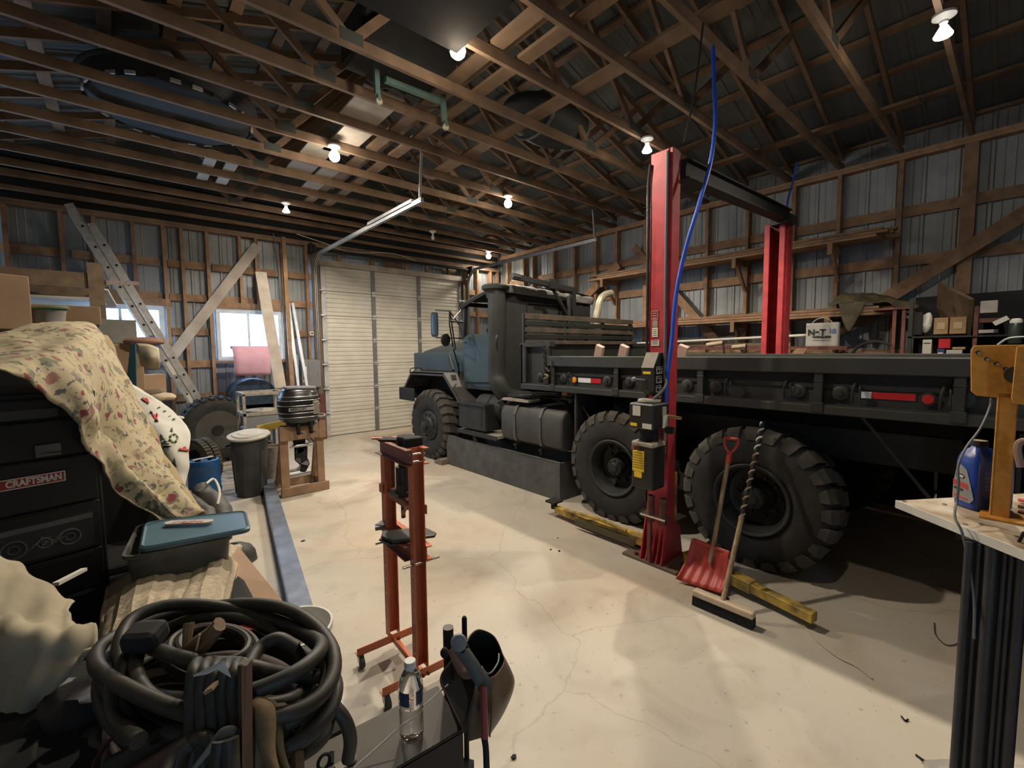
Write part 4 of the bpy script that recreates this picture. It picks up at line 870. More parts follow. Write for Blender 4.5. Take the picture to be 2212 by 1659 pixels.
pb(MB().prism([(-.10,.36,1.305),(-.05,.32,1.305),(-.04,.345,1.305),(-.09,.39,1.305)],(0,0,.008)), 'painted_offcut', orange)
pb(MB().box(-.03,.03,.05,SP_-.05,1.00,1.012).box(-.03,-.026,.05,SP_-.05,.965,1.012).box(.026,.03,.05,SP_-.05,.965,1.012), 'sliding_plate', MATS['press_brown'])
pb(MB().box(-.045,-.04,SP_-.01,SP_+.035,.98,1.03).box(-.045,.04,SP_+.034,SP_+.038,.98,1.03), 'slide_guide', orange)
pb(MB().box(.036,.041,-.03,.03,.95,1.0), 'slide_guide', orange)
jk = pb(MB().box(-.05,.05,.12,.24,1.012,1.035).cyl((0,.18,1.03),(0,.18,1.17),.036,n=20).cyl((0,.18,1.17),(0,.18,1.215),.02,n=14), 'bottle_jack', black, smooth=True)
pb(MB().cyl((-.03,.13,1.03),(-.03,.13,1.08),.014,n=10), 'jack_pump', black, jk)
pb(MB().cyl((0,.18,.88),(0,.18,1.0),.012,n=14), 'press_ram', rustr)
pb(MB().tube([(-.03,.06,.99),(-.06,.03,.975),(-.075,.01,.965)],.009,8,sm=False), 'ram_handle', orange)
for yy in (.07, .31): pb(MB().tube([V((.0+.008*math.cos(a),yy+.008*math.sin(a),1.03+.17*a/(2*PI*16))) for a in [i*PI/4 for i in range(129)]], .0022, 4, sm=False), 'return_spring', mblack)

# ================================================================ OUTBOARD MOTOR ON ITS WOODEN STAND
ST = thing('motor_stand', (1.66,6.2,0), 'rough wooden sawhorse stand carrying the outboard motor', 'stand')
def SB(a, b, w, h, name, up=(0,0,1), m_=stand_w): return MB().bar(a, b, w, h, up).build(name, m_, ST, bevel=.004)
x0, x1 = 1.42, 1.93
SB((x0+.02,6.0,.10),(x0+.02,6.03,.88),.10,.04,'leg',(0,1,0)); SB((x1-.06,6.0,.10),(x1-.05,6.03,.90),.09,.04,'leg',(0,1,0))
SB((x1-.02,6.45,.08),(x1-.04,6.10,.88),.07,.04,'leg',(0,1,0)); SB((x0+.04,6.45,.08),(x0+.05,6.10,.88),.07,.04,'leg',(0,1,0))
SB((x0-.03,5.98,.80),(x1-.01,5.98,.80),.04,.18,'top_board'); SB((x0,6.10,.80),(x1,6.10,.80),.04,.18,'top_board')
SB((x0-.04,5.975,.06),(x1+.03,5.975,.06),.04,.11,'bottom_board'); SB((x0,6.47,.06),(x1,6.47,.06),.04,.11,'bottom_board'); SB((x1,6.0,.06),(x1,6.46,.06),.04,.09,'side_board')
MB().box(x1-.08,x1+.01,5.955,5.975,.70,.92).build('end_block', stand_w, ST, bevel=.003)
OM = thing('outboard_motor', (1.64,6.05,.35), 'black outboard boat motor with ribbed cowl clamped on the wooden stand', 'motor')
cx, cy = 1.64, 6.03
def ell(z, rx, ry, n=28, p=2.8, ox=0): return [V((cx+ox+rx*(abs(math.cos(t))**(2/p))*(1 if math.cos(t) > 0 else -1), cy+ry*(abs(math.sin(t))**(2/p))*(1 if math.sin(t) > 0 else -1), z)) for t in [2*PI*i/n for i in range(n+1)]]
cw = [ell(z,rx,ry) for z,rx,ry in ((.93,.17,.16),(.96,.215,.19),(1.0,.225,.2),(1.10,.235,.205),(1.2,.235,.205),(1.255,.228,.2),(1.27,.215,.19),(1.30,.21,.185),(1.335,.185,.165),(1.35,.16,.14))]
b = MB().grid(cw); b.add(cw[-1][:-1],[tuple(range(28))]); co = b.build('cowl', mat('cowl_black',(.018,.018,.02),.3,var=.3), OM, smooth=True)
b = MB(); tp_ = ell(1.355,.15,.13); 
b.prism([V((cx-.17,cy-.12,1.34)),V((cx+.03,cy-.16,1.34)),V((cx+.20,cy-.10,1.33)),V((cx+.19,cy+.12,1.33)),V((cx-.15,cy+.12,1.34))],(0,0,.045)).build('cowl_top', mat('faded_cowl',(.17,.18,.21),.7,var=.3), OM, bevel=.02, seg=2, smooth=True)
for z, r in ((1.005,.228),(1.06,.235),(1.15,.239),(1.215,.239),(1.262,.226)):
    MB().tube(ell(z,r,r-.03)[:-1], .0045, 5, closed=True, sm=False).build('cowl_trim', mat('trim_silver',(.45,.47,.47),.35,.6,var=.2), OM, smooth=True)
a = P(612,886,'Y',cy-.205); 
lb_ = MB().box(cx-.17,cx+.13,cy-.212,cy-.206,1.09,1.13).build('brand_strip', mat('strip_grey',(.5,.5,.48),.4,.3), OM)
text('MERCURY', (cx-.06,cy-.2135,1.11), (1,0,0), (0,0,1), .042, inkb, 'brand_lettering', lb_, bold=.001)
MB().box(cx+.11,cx+.19,cy-.20,cy-.17,1.03,1.2).build('latch_plate', mat('worn_beige',(.30,.27,.21),.6), OM, bevel=.01)
MB().tube([(cx+.12,cy-.1,.99),(cx+.26,cy-.12,.985),(cx+.29,cy-.05,1.0),(cx+.2,cy+.1,1.0)],.013,8).build('tiller_bracket', greyp, OM, smooth=True)
MB().box(cx-.13,cx+.15,cy-.12,cy+.12,.88,.95).box(cx-.07,cx-.03,cy-.16,cy-.1,.78,.93).box(cx+.08,cx+.12,cy-.16,cy-.1,.78,.93).build('clamp_bracket', mblack, OM, bevel=.01)
for xx in (-.05,.10): MB().cyl((cx+xx,cy-.19,.82),(cx+xx,cy-.12,.82),.01,n=8).bar((cx+xx-.035,cy-.19,.84),(cx+xx+.035,cy-.19,.80),.012,.012).build('clamp_screw', mblack, OM)
MB().prism([(cx-.10,cy+.02,.90),(cx+.10,cy+.02,.90),(cx+.06,cy+.02,.52),(cx-.04,cy+.02,.48)],(0,.08,0)).build('midsection', mblack, OM, bevel=.02, seg=2)
MB().prism([(cx-.06,cy+.02,.60),(cx+.10,cy+.02,.60),(cx+.09,cy+.02,.44),(cx+.12,cy+.02,.36),(cx+.06,cy+.02,.25),(cx-.01,cy+.02,.27),(cx-.0,cy+.02,.36),(cx-.06,cy+.02,.42)],(0,.06,0)).build('gearcase', mblack, OM, bevel=.02, seg=2)
pp = MB(); hc = V((cx+.0,cy+.0,.38))
for k in range(3):
    a = 2*PI*k/3; pp.prism([hc, hc+V((math.cos(a-.4)*.08,-.02,math.sin(a-.4)*.08)), hc+V((math.cos(a)*.10,.0,math.sin(a)*.10)), hc+V((math.cos(a+.4)*.08,.02,math.sin(a+.4)*.08))],(0,.004,0))
pp.build('propeller', MATS['faded_cowl'], OM)
MB().cyl((cx-.12,cy+.0,.62),(cx+.15,cy+.0,.62),.02,n=10).cyl((cx+.2,cy+.1,.60),(cx+.1,cy+.1,.72),.03,n=10).build('tilt_tube', galv, OM, smooth=True)

# ================================================================ BLUE-GREY BEAM ON THE FLOOR
d = (V((1.37,6.62,0))-V((.61,1.90,0))).normalized(); A = V((.61,1.90,0))-d*.75; B = V((1.37,6.62,0)); n_ = V((d.y,-d.x,0))
b = MB(); w, h, t = .13, .10, .01
b.bar(A+V((0,0,h)), B+V((0,0,h)), w, t).bar(A-n_*w/2+V((0,0,h/2)), B-n_*w/2+V((0,0,h/2)), t, h).bar(A+n_*w/2+V((0,0,h/2)), B+n_*w/2+V((0,0,h/2)), t, h)
tag(b.build('steel_channel', beamm), 'long blue-grey steel channel lying on the floor beside the left clutter', 'beam')
# ================================================================ LEFT SIDE, FAR
def cyl_thing(name, label, cat, c, prof, m_, n=28): 
    t_ = thing(name, c, label, cat); MB().lathe(c, (0,0,1), prof, n).build('body', m_, t_, smooth=True); return t_
TCc = V((1.14,6.42,0))
tc_ = thing('trash_can', TCc, 'dark grey plastic trash can with light grey lid beside the motor stand', 'bin')
rows = []
for z, rx, ry in ((0,.15,.15),(.02,.165,.165),(.55,.20,.195),(.62,.215,.21),(.70,.205,.2),(.76,.215,.21)):
    rows.append([TCc+V((rx*math.cos(t)*(1+.08*math.cos(4*t)**2*0),ry*math.sin(t),z)) for t in [2*PI*i/32 for i in range(33)]])
b = MB().grid(rows); b.add(rows[0][:-1],[tuple(range(32))]); b.build('body', gbin, tc_, smooth=True)
for k in range(6): t = 2*PI*k/6; MB().bar(TCc+V((math.cos(t)*.17,math.sin(t)*.17,.05)), TCc+V((math.cos(t)*.203,math.sin(t)*.203,.6)), .03,.012, (math.cos(t),math.sin(t),0)).build('body_rib', gbin, tc_, bevel=.004)
for s in (-1,1): MB().tube([TCc+V((s*.2,-.06,.66)),TCc+V((s*.26,-.05,.64)),TCc+V((s*.26,.05,.64)),TCc+V((s*.2,.06,.66))],.012,6).build('handle', gbin, tc_, smooth=True)
MB().lathe(TCc+V((0,0,.765)), (-.06,-.12,1), [(.235,-.015),(.245,0),(.24,.012),(.19,.022),(.185,.032),(.12,.036),(.115,.042),(.001,.045)], 32).build('lid', gblid, tc_, smooth=True)
bd = cyl_thing('blue_drum', 'small blue plastic drum on the floor behind the grey rolled bags', 'drum', V((.63,6.2,0)), [(.15,0),(.16,.01),(.16,.2),(.167,.21),(.167,.24),(.16,.25),(.16,.50),(.165,.52),(.15,.575),(.13,.58),(.125,.56),(.001,.56)], bluep)
MB().cyl((.57,6.15,.56),(.57,6.15,.60),.03,n=12).cyl((.70,6.24,.56),(.70,6.24,.59),.025,n=12).build('bung', mblack, bd)
MB().bar((.52,6.12,.60),(.72,6.2,.60),.03,.008).build('paper_scrap', paper, bd)
# big wheel and small tyre
bt = thing('spare_truck_wheel', (1.08,8.75,0), 'large dusty truck wheel standing upright below the windows behind the ladder', 'wheel')
def tyre2(par, c, ax, R, w, m_, rim=True, hub=olive, n=28):
    c, ax = V(c), V(ax).normalized(); k = R/.42
    MB().lathe(c, ax, [(.26*k,-w*.42),(.33*k,-w/2),(.39*k,-w*.47),(.42*k,-w*.36),(.42*k,w*.36),(.39*k,w*.47),(.33*k,w/2),(.26*k,w*.42)], 40, cap=False).build('tyre', m_, par, smooth=True)
    u = ax.orthogonal().normalized(); v = ax.cross(u); b = MB()
    for i in range(n):
        for s in (-1,1):
            a = 2*PI*(i+.25*(s+1))/n; p = c+(u*math.cos(a)+v*math.sin(a))*(R+.008)+ax*s*w*.24; b.bar(p-ax*w*.2, p+ax*w*.2, R*.13, .03, u*math.cos(a)+v*math.sin(a))
    b.build('tread_block', m_, par)
    if rim:
        MB().lathe(c, ax, [(.27*k,-w*.42),(.25*k,-w*.40),(.24*k,-w*.25),(.17*k,-w*.18),(.10*k,-w*.2),(.09*k,-w*.1),(.02*k,-w*.1)], 32).build('rim', hub, par, smooth=True)
        b = MB()
        for i in range(8): a = 2*PI*i/8; p = c+(u*math.cos(a)+v*math.sin(a))*.14*k; b.cyl(p-ax*w*.24, p-ax*w*.15, .012, n=6)
        b.build('wheel_nut', hub, par)
tyre2(bt, (1.08,8.75,.56), (-.15,1,0.08), .52, .34, rubber, hub=mat('dusty_rim',(.06,.057,.05),.7)); MB().cyl((1.09,8.66,.553),(1.10,8.60,.548),.085,n=20).build('hub_hole', mblack, bt)
st_ = thing('car_tyre', (.80,7.6,0), 'small car tyre standing behind the blue drum, tread towards the camera', 'tyre'); tyre2(st_, (.74,7.45,.31), (.8,.35,.05), .30, .2, dusty, rim=False, n=40)
# cream steel frame cart
FC = thing('steel_frame_cart', (1.5,7.4,0), 'bare cream steel frame table with empty top behind the trash can', 'cart')
for x in (1.24, 1.74):
    for y in (7.2, 7.65): MB().bar((x,y,0),(x,y,1.22),.035,.035).build('leg', cartc, FC)
for z in (1.22, .93, .3):
    for a, b_ in (((1.22,7.2,z),(1.76,7.2,z)),((1.22,7.65,z),(1.76,7.65,z)),((1.24,7.2,z),(1.24,7.65,z)),((1.74,7.2,z),(1.74,7.65,z))): MB().bar(a,b_,.035,.04).build('rail', cartc, FC)
MB().box(1.24,1.74,7.2,7.65,.70,.72).box(1.24,1.74,7.19,7.2,.72,.91).build('tray', greyp, FC)
sd_ = thing('steel_disc', (1.5,7.42,.94), 'flat round steel disc lying on the cream frame cart', 'disc'); MB().lathe((1.5,7.42,.945), (0,0,1), [(.03,0),(.22,0),(.22,.02),(.2,.03),(.06,.025),(.03,.03)], 32, cap=False).build('disc', cartc, sd_, smooth=True)
wt = cyl_thing('cream_bucket', 'cream plastic bucket between the trash can and the motor stand', 'bucket', V((1.46,6.85,0)), [(.12,0),(.14,.3),(.145,.32),(.15,.50),(.155,.51),(.14,.51),(.13,.3),(.001,.02)], cartc)
tag(MB().bar((1.28,6.62,.80),(1.62,6.5,.86),.03,.09).build('yellow_level', mat('yellow_level',(.75,.52,.08),.4)), 'yellow spirit level lying behind the trash can lid', 'level')
for i, (ya, zz, mm, lab) in enumerate(((6.75,.02,beamm,'blue steel strip on the floor, nearest of the strips behind the stand'),(6.95,.02,paper,'white strip on the floor behind the blue one, under the motor'),(7.15,.02,greyp,'grey strip on the floor, farthest of those behind the motor stand'))):
    tag(MB().bar((1.25,ya,zz),(2.05,ya+.12,zz),.09,.02).build('floor_strip', mm), lab, 'strip')
# tank, pink roll, planks, electrical panel
TN = thing('oil_tank', (1.75,9.35,0), 'dark blue oil tank below the right window behind the pink foam', 'tank')
MB().prism([(1.38+.37*0+ (.5-.5*math.cos(t))*.0+ .37+.37*math.cos(t),9.15,1.05+.30*math.sin(t)) for t in [PI*i/12 for i in range(13)]]+[(1.38,9.15,.75),(2.12,9.15,.75)],(0,.5,0)).box(1.38,2.12,9.15,9.65,.5,.9).build('tank_body', tankm, TN, bevel=.03, seg=2)
for x in (1.45,2.05):
    for y in (9.2,9.6): MB().bar((x,y,0),(x,y,.5),.04,.04).build('leg', tankm, TN)
MB().cyl((1.9,9.4,1.34),(1.9,9.4,1.5),.025,n=10).build('filler_pipe', galv, TN)
rows = []
for j in range(13):
    a = -.4+2.7*j/12; rows.append([V((1.42+.56*i/6, 9.12-.22*math.sin(a)-.0, 1.62+.0+.30*math.cos(a)-.0)) for i in range(7)])
pk = MB().grid(rumple(rows,.008,5,2)).build('pink_foam_sheet', pink, solid=.03, smooth=True); tag(pk, 'curved sheet of pink foam board in front of the right window', 'foam sheet')
tag(MB().bar(P(563,588,'Y',9.6), P(606,838,'Y',8.9), .19, .03, (0,1,0)).build('leaning_plank', wood_p), 'pale wide plank leaning across the right side of the right window', 'plank')
for i, (a, b_, w, mm, lab) in enumerate((((612,512),(632,845),.07,wood,'narrow yellowish post leaning beside the right window'),((623,655),(645,840),.05,galv,'shiny metal stud leaning by the right window, left of the pair'),((632,655),(664,840),.05,galv,'shiny metal stud leaning by the right window, right of the pair'))):
    tag(MB().bar(P(*a,'Y',9.68), P(*b_,'Y',9.3), w, .03, (0,1,0)).build('leaning_post' if i == 0 else 'metal_stud', mm), lab, 'post' if i == 0 else 'metal stud')
EP = thing('electrical_panel', (2.9,9.7,1.05), 'grey electrical breaker panel on the wall left of the garage door', 'panel')
pb_ = MB().box(2.70,3.05,9.62,9.75,1.08,1.66).build('panel_box', greyp, EP, bevel=.006); MB().box(2.84,3.06,9.605,9.62,1.1,1.64).box(3.0,3.02,9.595,9.605,1.33,1.39).build('panel_door', greyp, EP, bevel=.004)
MB().box(2.715,2.80,9.612,9.62,1.2,1.52).build('breaker_cover', white, EP); MB().box(2.73,2.785,9.605,9.612,1.26,1.46).build('breaker_switch', mblack, EP)
MB().cyl((2.56,9.68,.9),(2.56,9.68,1.55),.03,n=10).tube([(2.56,9.66,1.5),(2.5,9.6,1.75),(2.62,9.6,1.72),(2.64,9.62,1.2)],.018,6).build('conduit', galv, EP, smooth=True)
ol_ = MB().box(2.90,2.97,9.62,9.68,2.16,2.24).build('outlet_box', paper); tag(ol_, 'small white outlet box on a girt left of the garage door', 'outlet'); MB().cyl((2.935,9.61,2.2),(2.935,9.62,2.2),.02,n=12).build('outlet_face', inkb, ol_)
for i, z in enumerate((.9,.7)): tag(MB().tube([(2.95,9.6,1.05),(2.9+.1*i,9.5,z),(3.05,9.5,.6),(2.95,9.52,.3),(3.08,9.5,.12)],.014,6).build('hanging_cable', greyc, smooth=True), ('loose grey cable hanging below the electrical panel','second cable hanging below the panel, nearer the garage door')[i], 'cable')
tag(MB().box(3.0,3.12,9.5,9.62,.0,.95).box(2.96,3.08,9.45,9.6,.3,.7).build('dark_post_guard', rustr, bevel=.01), 'dark rusty guard at the left foot of the garage door', 'guard')
for i, (pts, lab) in enumerate(((((640,505),(700,525),(760,545),(850,548),(930,575),(985,580)),'thin wire sagging along the top of the far wall above the garage door'),(((590,505),(600,540),(606,600),(612,700)),'thin wire hanging beside the right window'))):
    tag(MB().tube([P(*q,'Y',9.66) for q in pts],.008,5).build('loose_wire', greyc if i else paper, smooth=True), lab, 'wire')
# ladder
LD = thing('extension_ladder', (1.2,9.1,0), 'tall aluminium extension ladder leaning left across the left window', 'ladder')
a0, a1 = P(487,985,'Y',8.9), P(148,440,'Y',8.9); dd = (a1-a0).normalized(); q = V((dd.z,0,-dd.x)).normalized()
for y in (8.9, 9.3):
    MB().bar((a0.x,y,a0.z),(a1.x,y,a1.z),.10,.03,(0,1,0)).bar(V((a0.x,y-.018,a0.z))+q*.045,V((a1.x,y-.018,a1.z))+q*.045,.008,.02,(0,1,0)).build('rail', alum, LD)
    s0, s1 = a0+dd*.6+q*.105, a0.lerp(a1,.93)+q*.105
    MB().bar((s0.x,y,s0.z),(s1.x,y,s1.z),.09,.03,(0,1,0)).build('fly_rail', alum, LD)
L_ = (a1-a0).length; k = .3
while k < L_-.2:
    for s, o_ in ((0,V((0,0,0))),(1,q*.105)):
        p = a0+dd*k+o_
        if s and (k < .65 or k > L_*.92): continue
        MB().cyl((p.x,8.915,p.z),(p.x,9.285,p.z),.016,n=8).build('rung', alum, LD); MB().cyl((p.x,8.878,p.z),(p.x,8.886,p.z),.017,n=10).build('rung_end', mblack, LD)
    k += .3
for k, m_ in ((2.0,inkbl),(1.55,paper),(1.0,paper)): p = a0+dd*k; MB().bar(V((p.x,8.882,p.z)),V((p.x,8.882,p.z))+dd*.22,.055,.004,(0,1,0)).build('ladder_label', m_, LD)
MB().box(a0.x-.08,a0.x+.06,8.87,8.95,0,.03).box(a0.x-.08,a0.x+.06,9.26,9.34,0,.03).build('ladder_foot', mblack, LD)
# ================================================================ LEFT SIDE, NEAR
def cloth_mat(name, base, spots, scale, thr):
    m = bpy.data.materials.new(name); m.use_nodes = True; N = m.node_tree.nodes; L = m.node_tree.links; b = N['Principled BSDF']; b.inputs['Roughness'].default_value = .9
    tc = N.new('ShaderNodeTexCoord'); col = None
    r0 = N.new('ShaderNodeRGB'); r0.outputs[0].default_value = tuple(base)+(1,); col = r0.outputs[0]
    for i, (c, sc_, th, st) in enumerate(spots):
        mp = N.new('ShaderNodeMapping'); mp.inputs['Location'].default_value = (i*3.1, i*1.7, i*.9); L.new(tc.outputs['Object'], mp.inputs[0])
        nz = N.new('ShaderNodeTexNoise'); nz.inputs['Scale'].default_value = sc_*1.6; nz.inputs['Detail'].default_value = 3; L.new(mp.outputs[0], nz.inputs[0])
        ad = N.new('ShaderNodeVectorMath'); ad.operation = 'MULTIPLY_ADD'; ad.inputs[1].default_value = (st,)*3; L.new(nz.outputs[1], ad.inputs[0]); L.new(mp.outputs[0], ad.inputs[2])
        vo = N.new('ShaderNodeTexVoronoi'); vo.inputs['Scale'].default_value = sc_; L.new(ad.outputs[0], vo.inputs['Vector'])
        ra = N.new('ShaderNodeValToRGB'); e = ra.color_ramp.elements; e[0].position = th; e[0].color = (1,1,1,1); e[1].position = th+.05; e[1].color = (0,0,0,1); L.new(vo.outputs['Distance'], ra.inputs[0])
        mx = N.new('ShaderNodeMix'); mx.data_type = 'RGBA'; L.new(ra.outputs[0], mx.inputs[0]); L.new(col, mx.inputs[6]); mx.inputs[7].default_value = tuple(c)+(1,); col = mx.outputs[2]
    L.new(col, b.inputs['Base Color']); return m
flor = cloth_mat('floral_cotton', (.47,.40,.26), [((.32,.29,.17),14,.30,.16),((.20,.20,.13),10,.25,.17),((.10,.10,.10),15,.20,.13),((.26,.12,.10),9,.18,.11),((.28,.17,.20),19,.18,.10),((.24,.05,.06),11,.15,.07)], 8, .3)
xmasm = mat('white_table_cloth', (.60,.59,.53), .85, var=.14, scale=8)
def pxof(p):
    v = p-V((0,0,H)); x, y, z = v.dot(cr_), v.dot(cu_), -v.dot(cb_); return 1106+FPX*x/z, 829.5-FPX*y/z
# black tool chest
_p = W(140,703,3.1); tag(MB().box(_p.x-.5,_p.x+.18,_p.y-.2,_p.y+.35,0,_p.z).build('tall_cabinet', mblack), 'tall black cabinet behind the tool chest under the cardboard box', 'cabinet')
FD = V((.96,.27,0)).normalized(); FO = V((-.10,2.64,0)); BK = V((-FD.y,FD.x,0))
TCH = thing('tool_chest', FO-FD*.4+BK*.25, 'tall black steel tool chest with drawers under the floral blanket', 'tool chest')
Tc = frame(FO, FD)
def tb(m_, name, mt, par=TCH, **k): return m_.xf(Tc).build(name, mt, par, **k)
def PF(px, py, off=0):
    d = ray(px, py); o = V((0,0,H)); pl = FO-BK*off; t = (pl-o).dot(BK)/d.dot(BK); p = o+d*t; return (p-FO).dot(FD), p.z
tb(MB().box(-.95,0,.01,.80,.04,1.65), 'cabinet', black, bevel=.006)
zs = [1.63,1.54]+[PF(100,y)[1] for y in (905,990,1100,1210,1300)]+[.06]
zs = sorted(set(round(z,3) for z in zs), reverse=True)
for i in range(len(zs)-1):
    if zs[i]-zs[i+1] < .04: continue
    dr = tb(MB().box(-.93,-.02,-.008,.012,zs[i+1]+.004,zs[i]-.004), 'drawer', mat('drawer_black',(.014,.014,.016),.35,var=.2), bevel=.003)
    tb(MB().box(-.90,-.05,-.014,-.006,zs[i]-.022,zs[i]-.012), 'drawer_pull', black, dr)
l0, l1 = PF(0,1047), PF(139,1024); sw_ = l1[0]-l0[0]
zc_ = (PF(70,1027)[1]+PF(70,1048)[1])/2; hh = abs(PF(139,1012)[1]-PF(139,1034)[1])/2
nb_ = tb(MB().box(l0[0]-.01,l1[0],-.016,-.010,zc_-hh,zc_+hh), 'name_badge', mat('badge_red',(.35,.03,.03),.4), bevel=.002)
tb(MB().box(l0[0]-.01,l1[0],-.0165,-.0155,zc_+hh-.004,zc_+hh).box(l0[0]-.01,l1[0],-.0165,-.0155,zc_-hh,zc_-hh+.004).box(l1[0]-.004,l1[0],-.0165,-.0155,zc_-hh,zc_+hh), 'badge_border', paper, nb_)
text('CRAFTSMAN', Tc@V(((l0[0]+l1[0])/2-.0,-.017,zc_)), FD, (0,0,1), .036, paper, 'badge_lettering', nb_, font_w=sw_/.235, bold=.0015)
h0, h1 = PF(73,968), PF(130,968); tb(MB().box(h0[0],h1[0],-.02,-.012,PF(100,985)[1],PF(100,958)[1]).box(h0[0],h1[0],-.03,-.018,PF(100,982)[1],PF(100,978)[1]), 'latch', mat('dull_silver',(.20,.20,.18),.5,.5), bevel=.002)
tb(MB().box(PF(0,900)[0]-.05,PF(124,895)[0],-.012,-.009,PF(60,905)[1],PF(60,885)[1]), 'grey_band', mat('band_grey',(.06,.06,.055),.6))
bz0, bz1 = PF(100,1200)[1], PF(100,1125)[1]
st = tb(MB().box(PF(0,1160)[0]-.1,PF(199,1120)[0],-.012,-.009,bz0,bz1), 'printed_band', mat('band_dark',(.035,.035,.033),.6))
gp = MB(); gp.box(PF(0,1160)[0]-.1,PF(199,1120)[0],-.0135,-.012,bz1-.025,bz1-.005)
mg = mat('print_grey',(.13,.13,.12),.6)
for cx_, r in ((PF(28,1190)[0],.035),(PF(150,1160)[0],.032),(PF(95,1170)[0],.02)):
    gp.tube([V((cx_+math.cos(a)*r,-.0135,(bz0+bz1)/2-.014+math.sin(a)*r)) for a in [2*PI*i/18 for i in range(18)]], .0035, 4, closed=True, sm=False); gp.tube([V((cx_+math.cos(a)*r*.45,-.0135,(bz0+bz1)/2-.014+math.sin(a)*r*.45)) for a in [2*PI*i/12 for i in range(12)]], .0025, 4, closed=True, sm=False)
c0 = PF(60,1180)[0]; zz = (bz0+bz1)/2
for k in range(9): gp.bar((c0+.011*k,-.0135,zz-.03+.007*(k%3)),(c0+.011*k+.018,-.0135,zz-.01+.006*((k*2)%5)),.004,.004)
tb(gp, 'band_print', mg, st)
# floral blanket draped over the chest and down to the bin
topc = [(-60,740,2.1),(0,722,2.25),(95,700,2.45),(190,700,2.6),(225,728,2.6),(262,800,2.6),(300,880,2.58),(345,965,2.52),(400,1060,2.42),(445,1113,2.35)]
botc = [(-60,790,1.40),(0,800,1.50),(60,825,1.60),(130,862,1.71),(186,915,1.80),(200,965,1.88),(226,1005,1.95),(262,1052,2.06),(318,1100,2.12),(352,1127,2.16)]
mid1 = [(-60,755,1.95),(0,745,2.0),(80,730,2.1),(170,730,2.2),(215,790,2.25),(250,880,2.28),(285,960,2.3),(330,1030,2.3),(385,1085,2.28),(420,1116,2.27)]
mid2 = [(-60,775,1.55),(0,772,1.62),(70,775,1.72),(140,790,1.82),(196,860,1.88),(215,925,2.05),(245,985,2.1),(290,1045,2.15),(350,1095,2.18),(390,1121,2.2)]
ctl = [[W(*q) for q in r] for r in (topc, mid1, mid2, botc)]
ctl = [[p+V((-.06,.10,-.10)) for p in ctl[0]]]+ctl
rows = rumple(bez(ctl, 8, 8), .024, 7, 1, fold=lambda u, v: .030*math.sin(v*19+u*3)*min(1,max(0,(u-.25)*3))*(.4+.6*v)+.012*math.sin(v*9+u*14))
tag(MB().grid(rows).build('floral_blanket', flor, smooth=True, solid=.006), 'cream floral blanket draped over the black tool chest', 'blanket')
ctl2 = [[W(px-26,py+4,d-.02) for px,py,d in topc[4:]], [W(px-8,py-4,d+.02) for px,py,d in topc[4:]], [W(px+5,py,d+.1) for px,py,d in topc[4:]], [W(px-14,py+10,d+.25) for px,py,d in topc[4:]]]
tag(MB().grid(rumple(bez(ctl2, 6, 5), .015, 6, 5)).build('brown_floral_cloth', cloth_mat('brown_floral',(.36,.28,.15),[((.22,.08,.06),8,.22,.08),((.14,.13,.07),11,.22,.08)],8,.3), smooth=True, solid=.006), 'darker brown floral cloth behind the right edge of the cream blanket', 'blanket')
# christmas cloth over a pile behind
xr = [[(240,805,3.6),(300,838,3.6),(345,866,3.55),(380,895,3.5)],
      [(215,850,3.4),(280,885,3.35),(345,905,3.3),(409,930,3.35)],
      [(240,930,3.2),(300,945,3.15),(360,955,3.1),(407,975,3.2)],
      [(300,1010,3.1),(345,1020,3.05),(380,1025,3.05),(404,1020,3.12)],
      [(330,1060,3.0),(360,1065,3.0),(385,1062,3.0),(396,1050,3.05)]]
xrows = rumple(bez([[W(*q) for q in r] for r in xr], 8, 8), .02, 5, 9)
XC_ = MB().grid(xrows).build('holiday_cloth', xmasm, smooth=True, solid=.006); tag(XC_, 'white holiday tablecloth with green trees, wreaths and red trucks over a pile', 'cloth')
def onsurf(rows, px, py, off=.008):
    best = None
    for r in rows:
        for p in r:
            q = pxof(p); e = (q[0]-px)**2+(q[1]-py)**2
            if best is None or e < best[0]: best = (e, p, r)
    t = best[1]; d = ray(px, py); s = (t-V((0,0,H))).dot(-cb_)/d.dot(-cb_); return V((0,0,H))+d*(s-off)
def decal(rows, poly, m_, name, par): MB().prism([onsurf(rows, *q) for q in poly], (0,-.002,.001)).build(name, m_, par)
gtree = mat('print_green', (.06,.11,.07), .8); gwr = mat('print_wreath', (.20,.28,.12), .8); pred = mat('print_red', (.45,.05,.04), .8)
def tree(x, y, s, ang):
    c, s_ = math.cos(ang), math.sin(ang)
    for k in range(5):
        w = (.22+.16*k)*s; y0_, y1_ = (-1+.38*k)*s, (-1+.38*k+.5)*s
        pts = [(0,y0_),(w,y1_),(-w,y1_)]; decal(xrows, [(x+a*c-b*s_, y+a*s_+b*c) for a, b in pts], gtree, 'printed_tree', XC_)
tree(352,953,17,-.35); tree(283,868,20,-.4); tree(376,998,10,.1); tree(371,927,5,.1)
for wx, wy, r in ((375,947,8),(326,933,5),(300,985,5)):
    pts = [onsurf(xrows, wx+math.cos(a)*r, wy+math.sin(a)*r*1.1) for a in [2*PI*i/14 for i in range(14)]]; MB().tube(pts, .008, 5, closed=True, sm=False).build('printed_wreath', gwr, XC_)
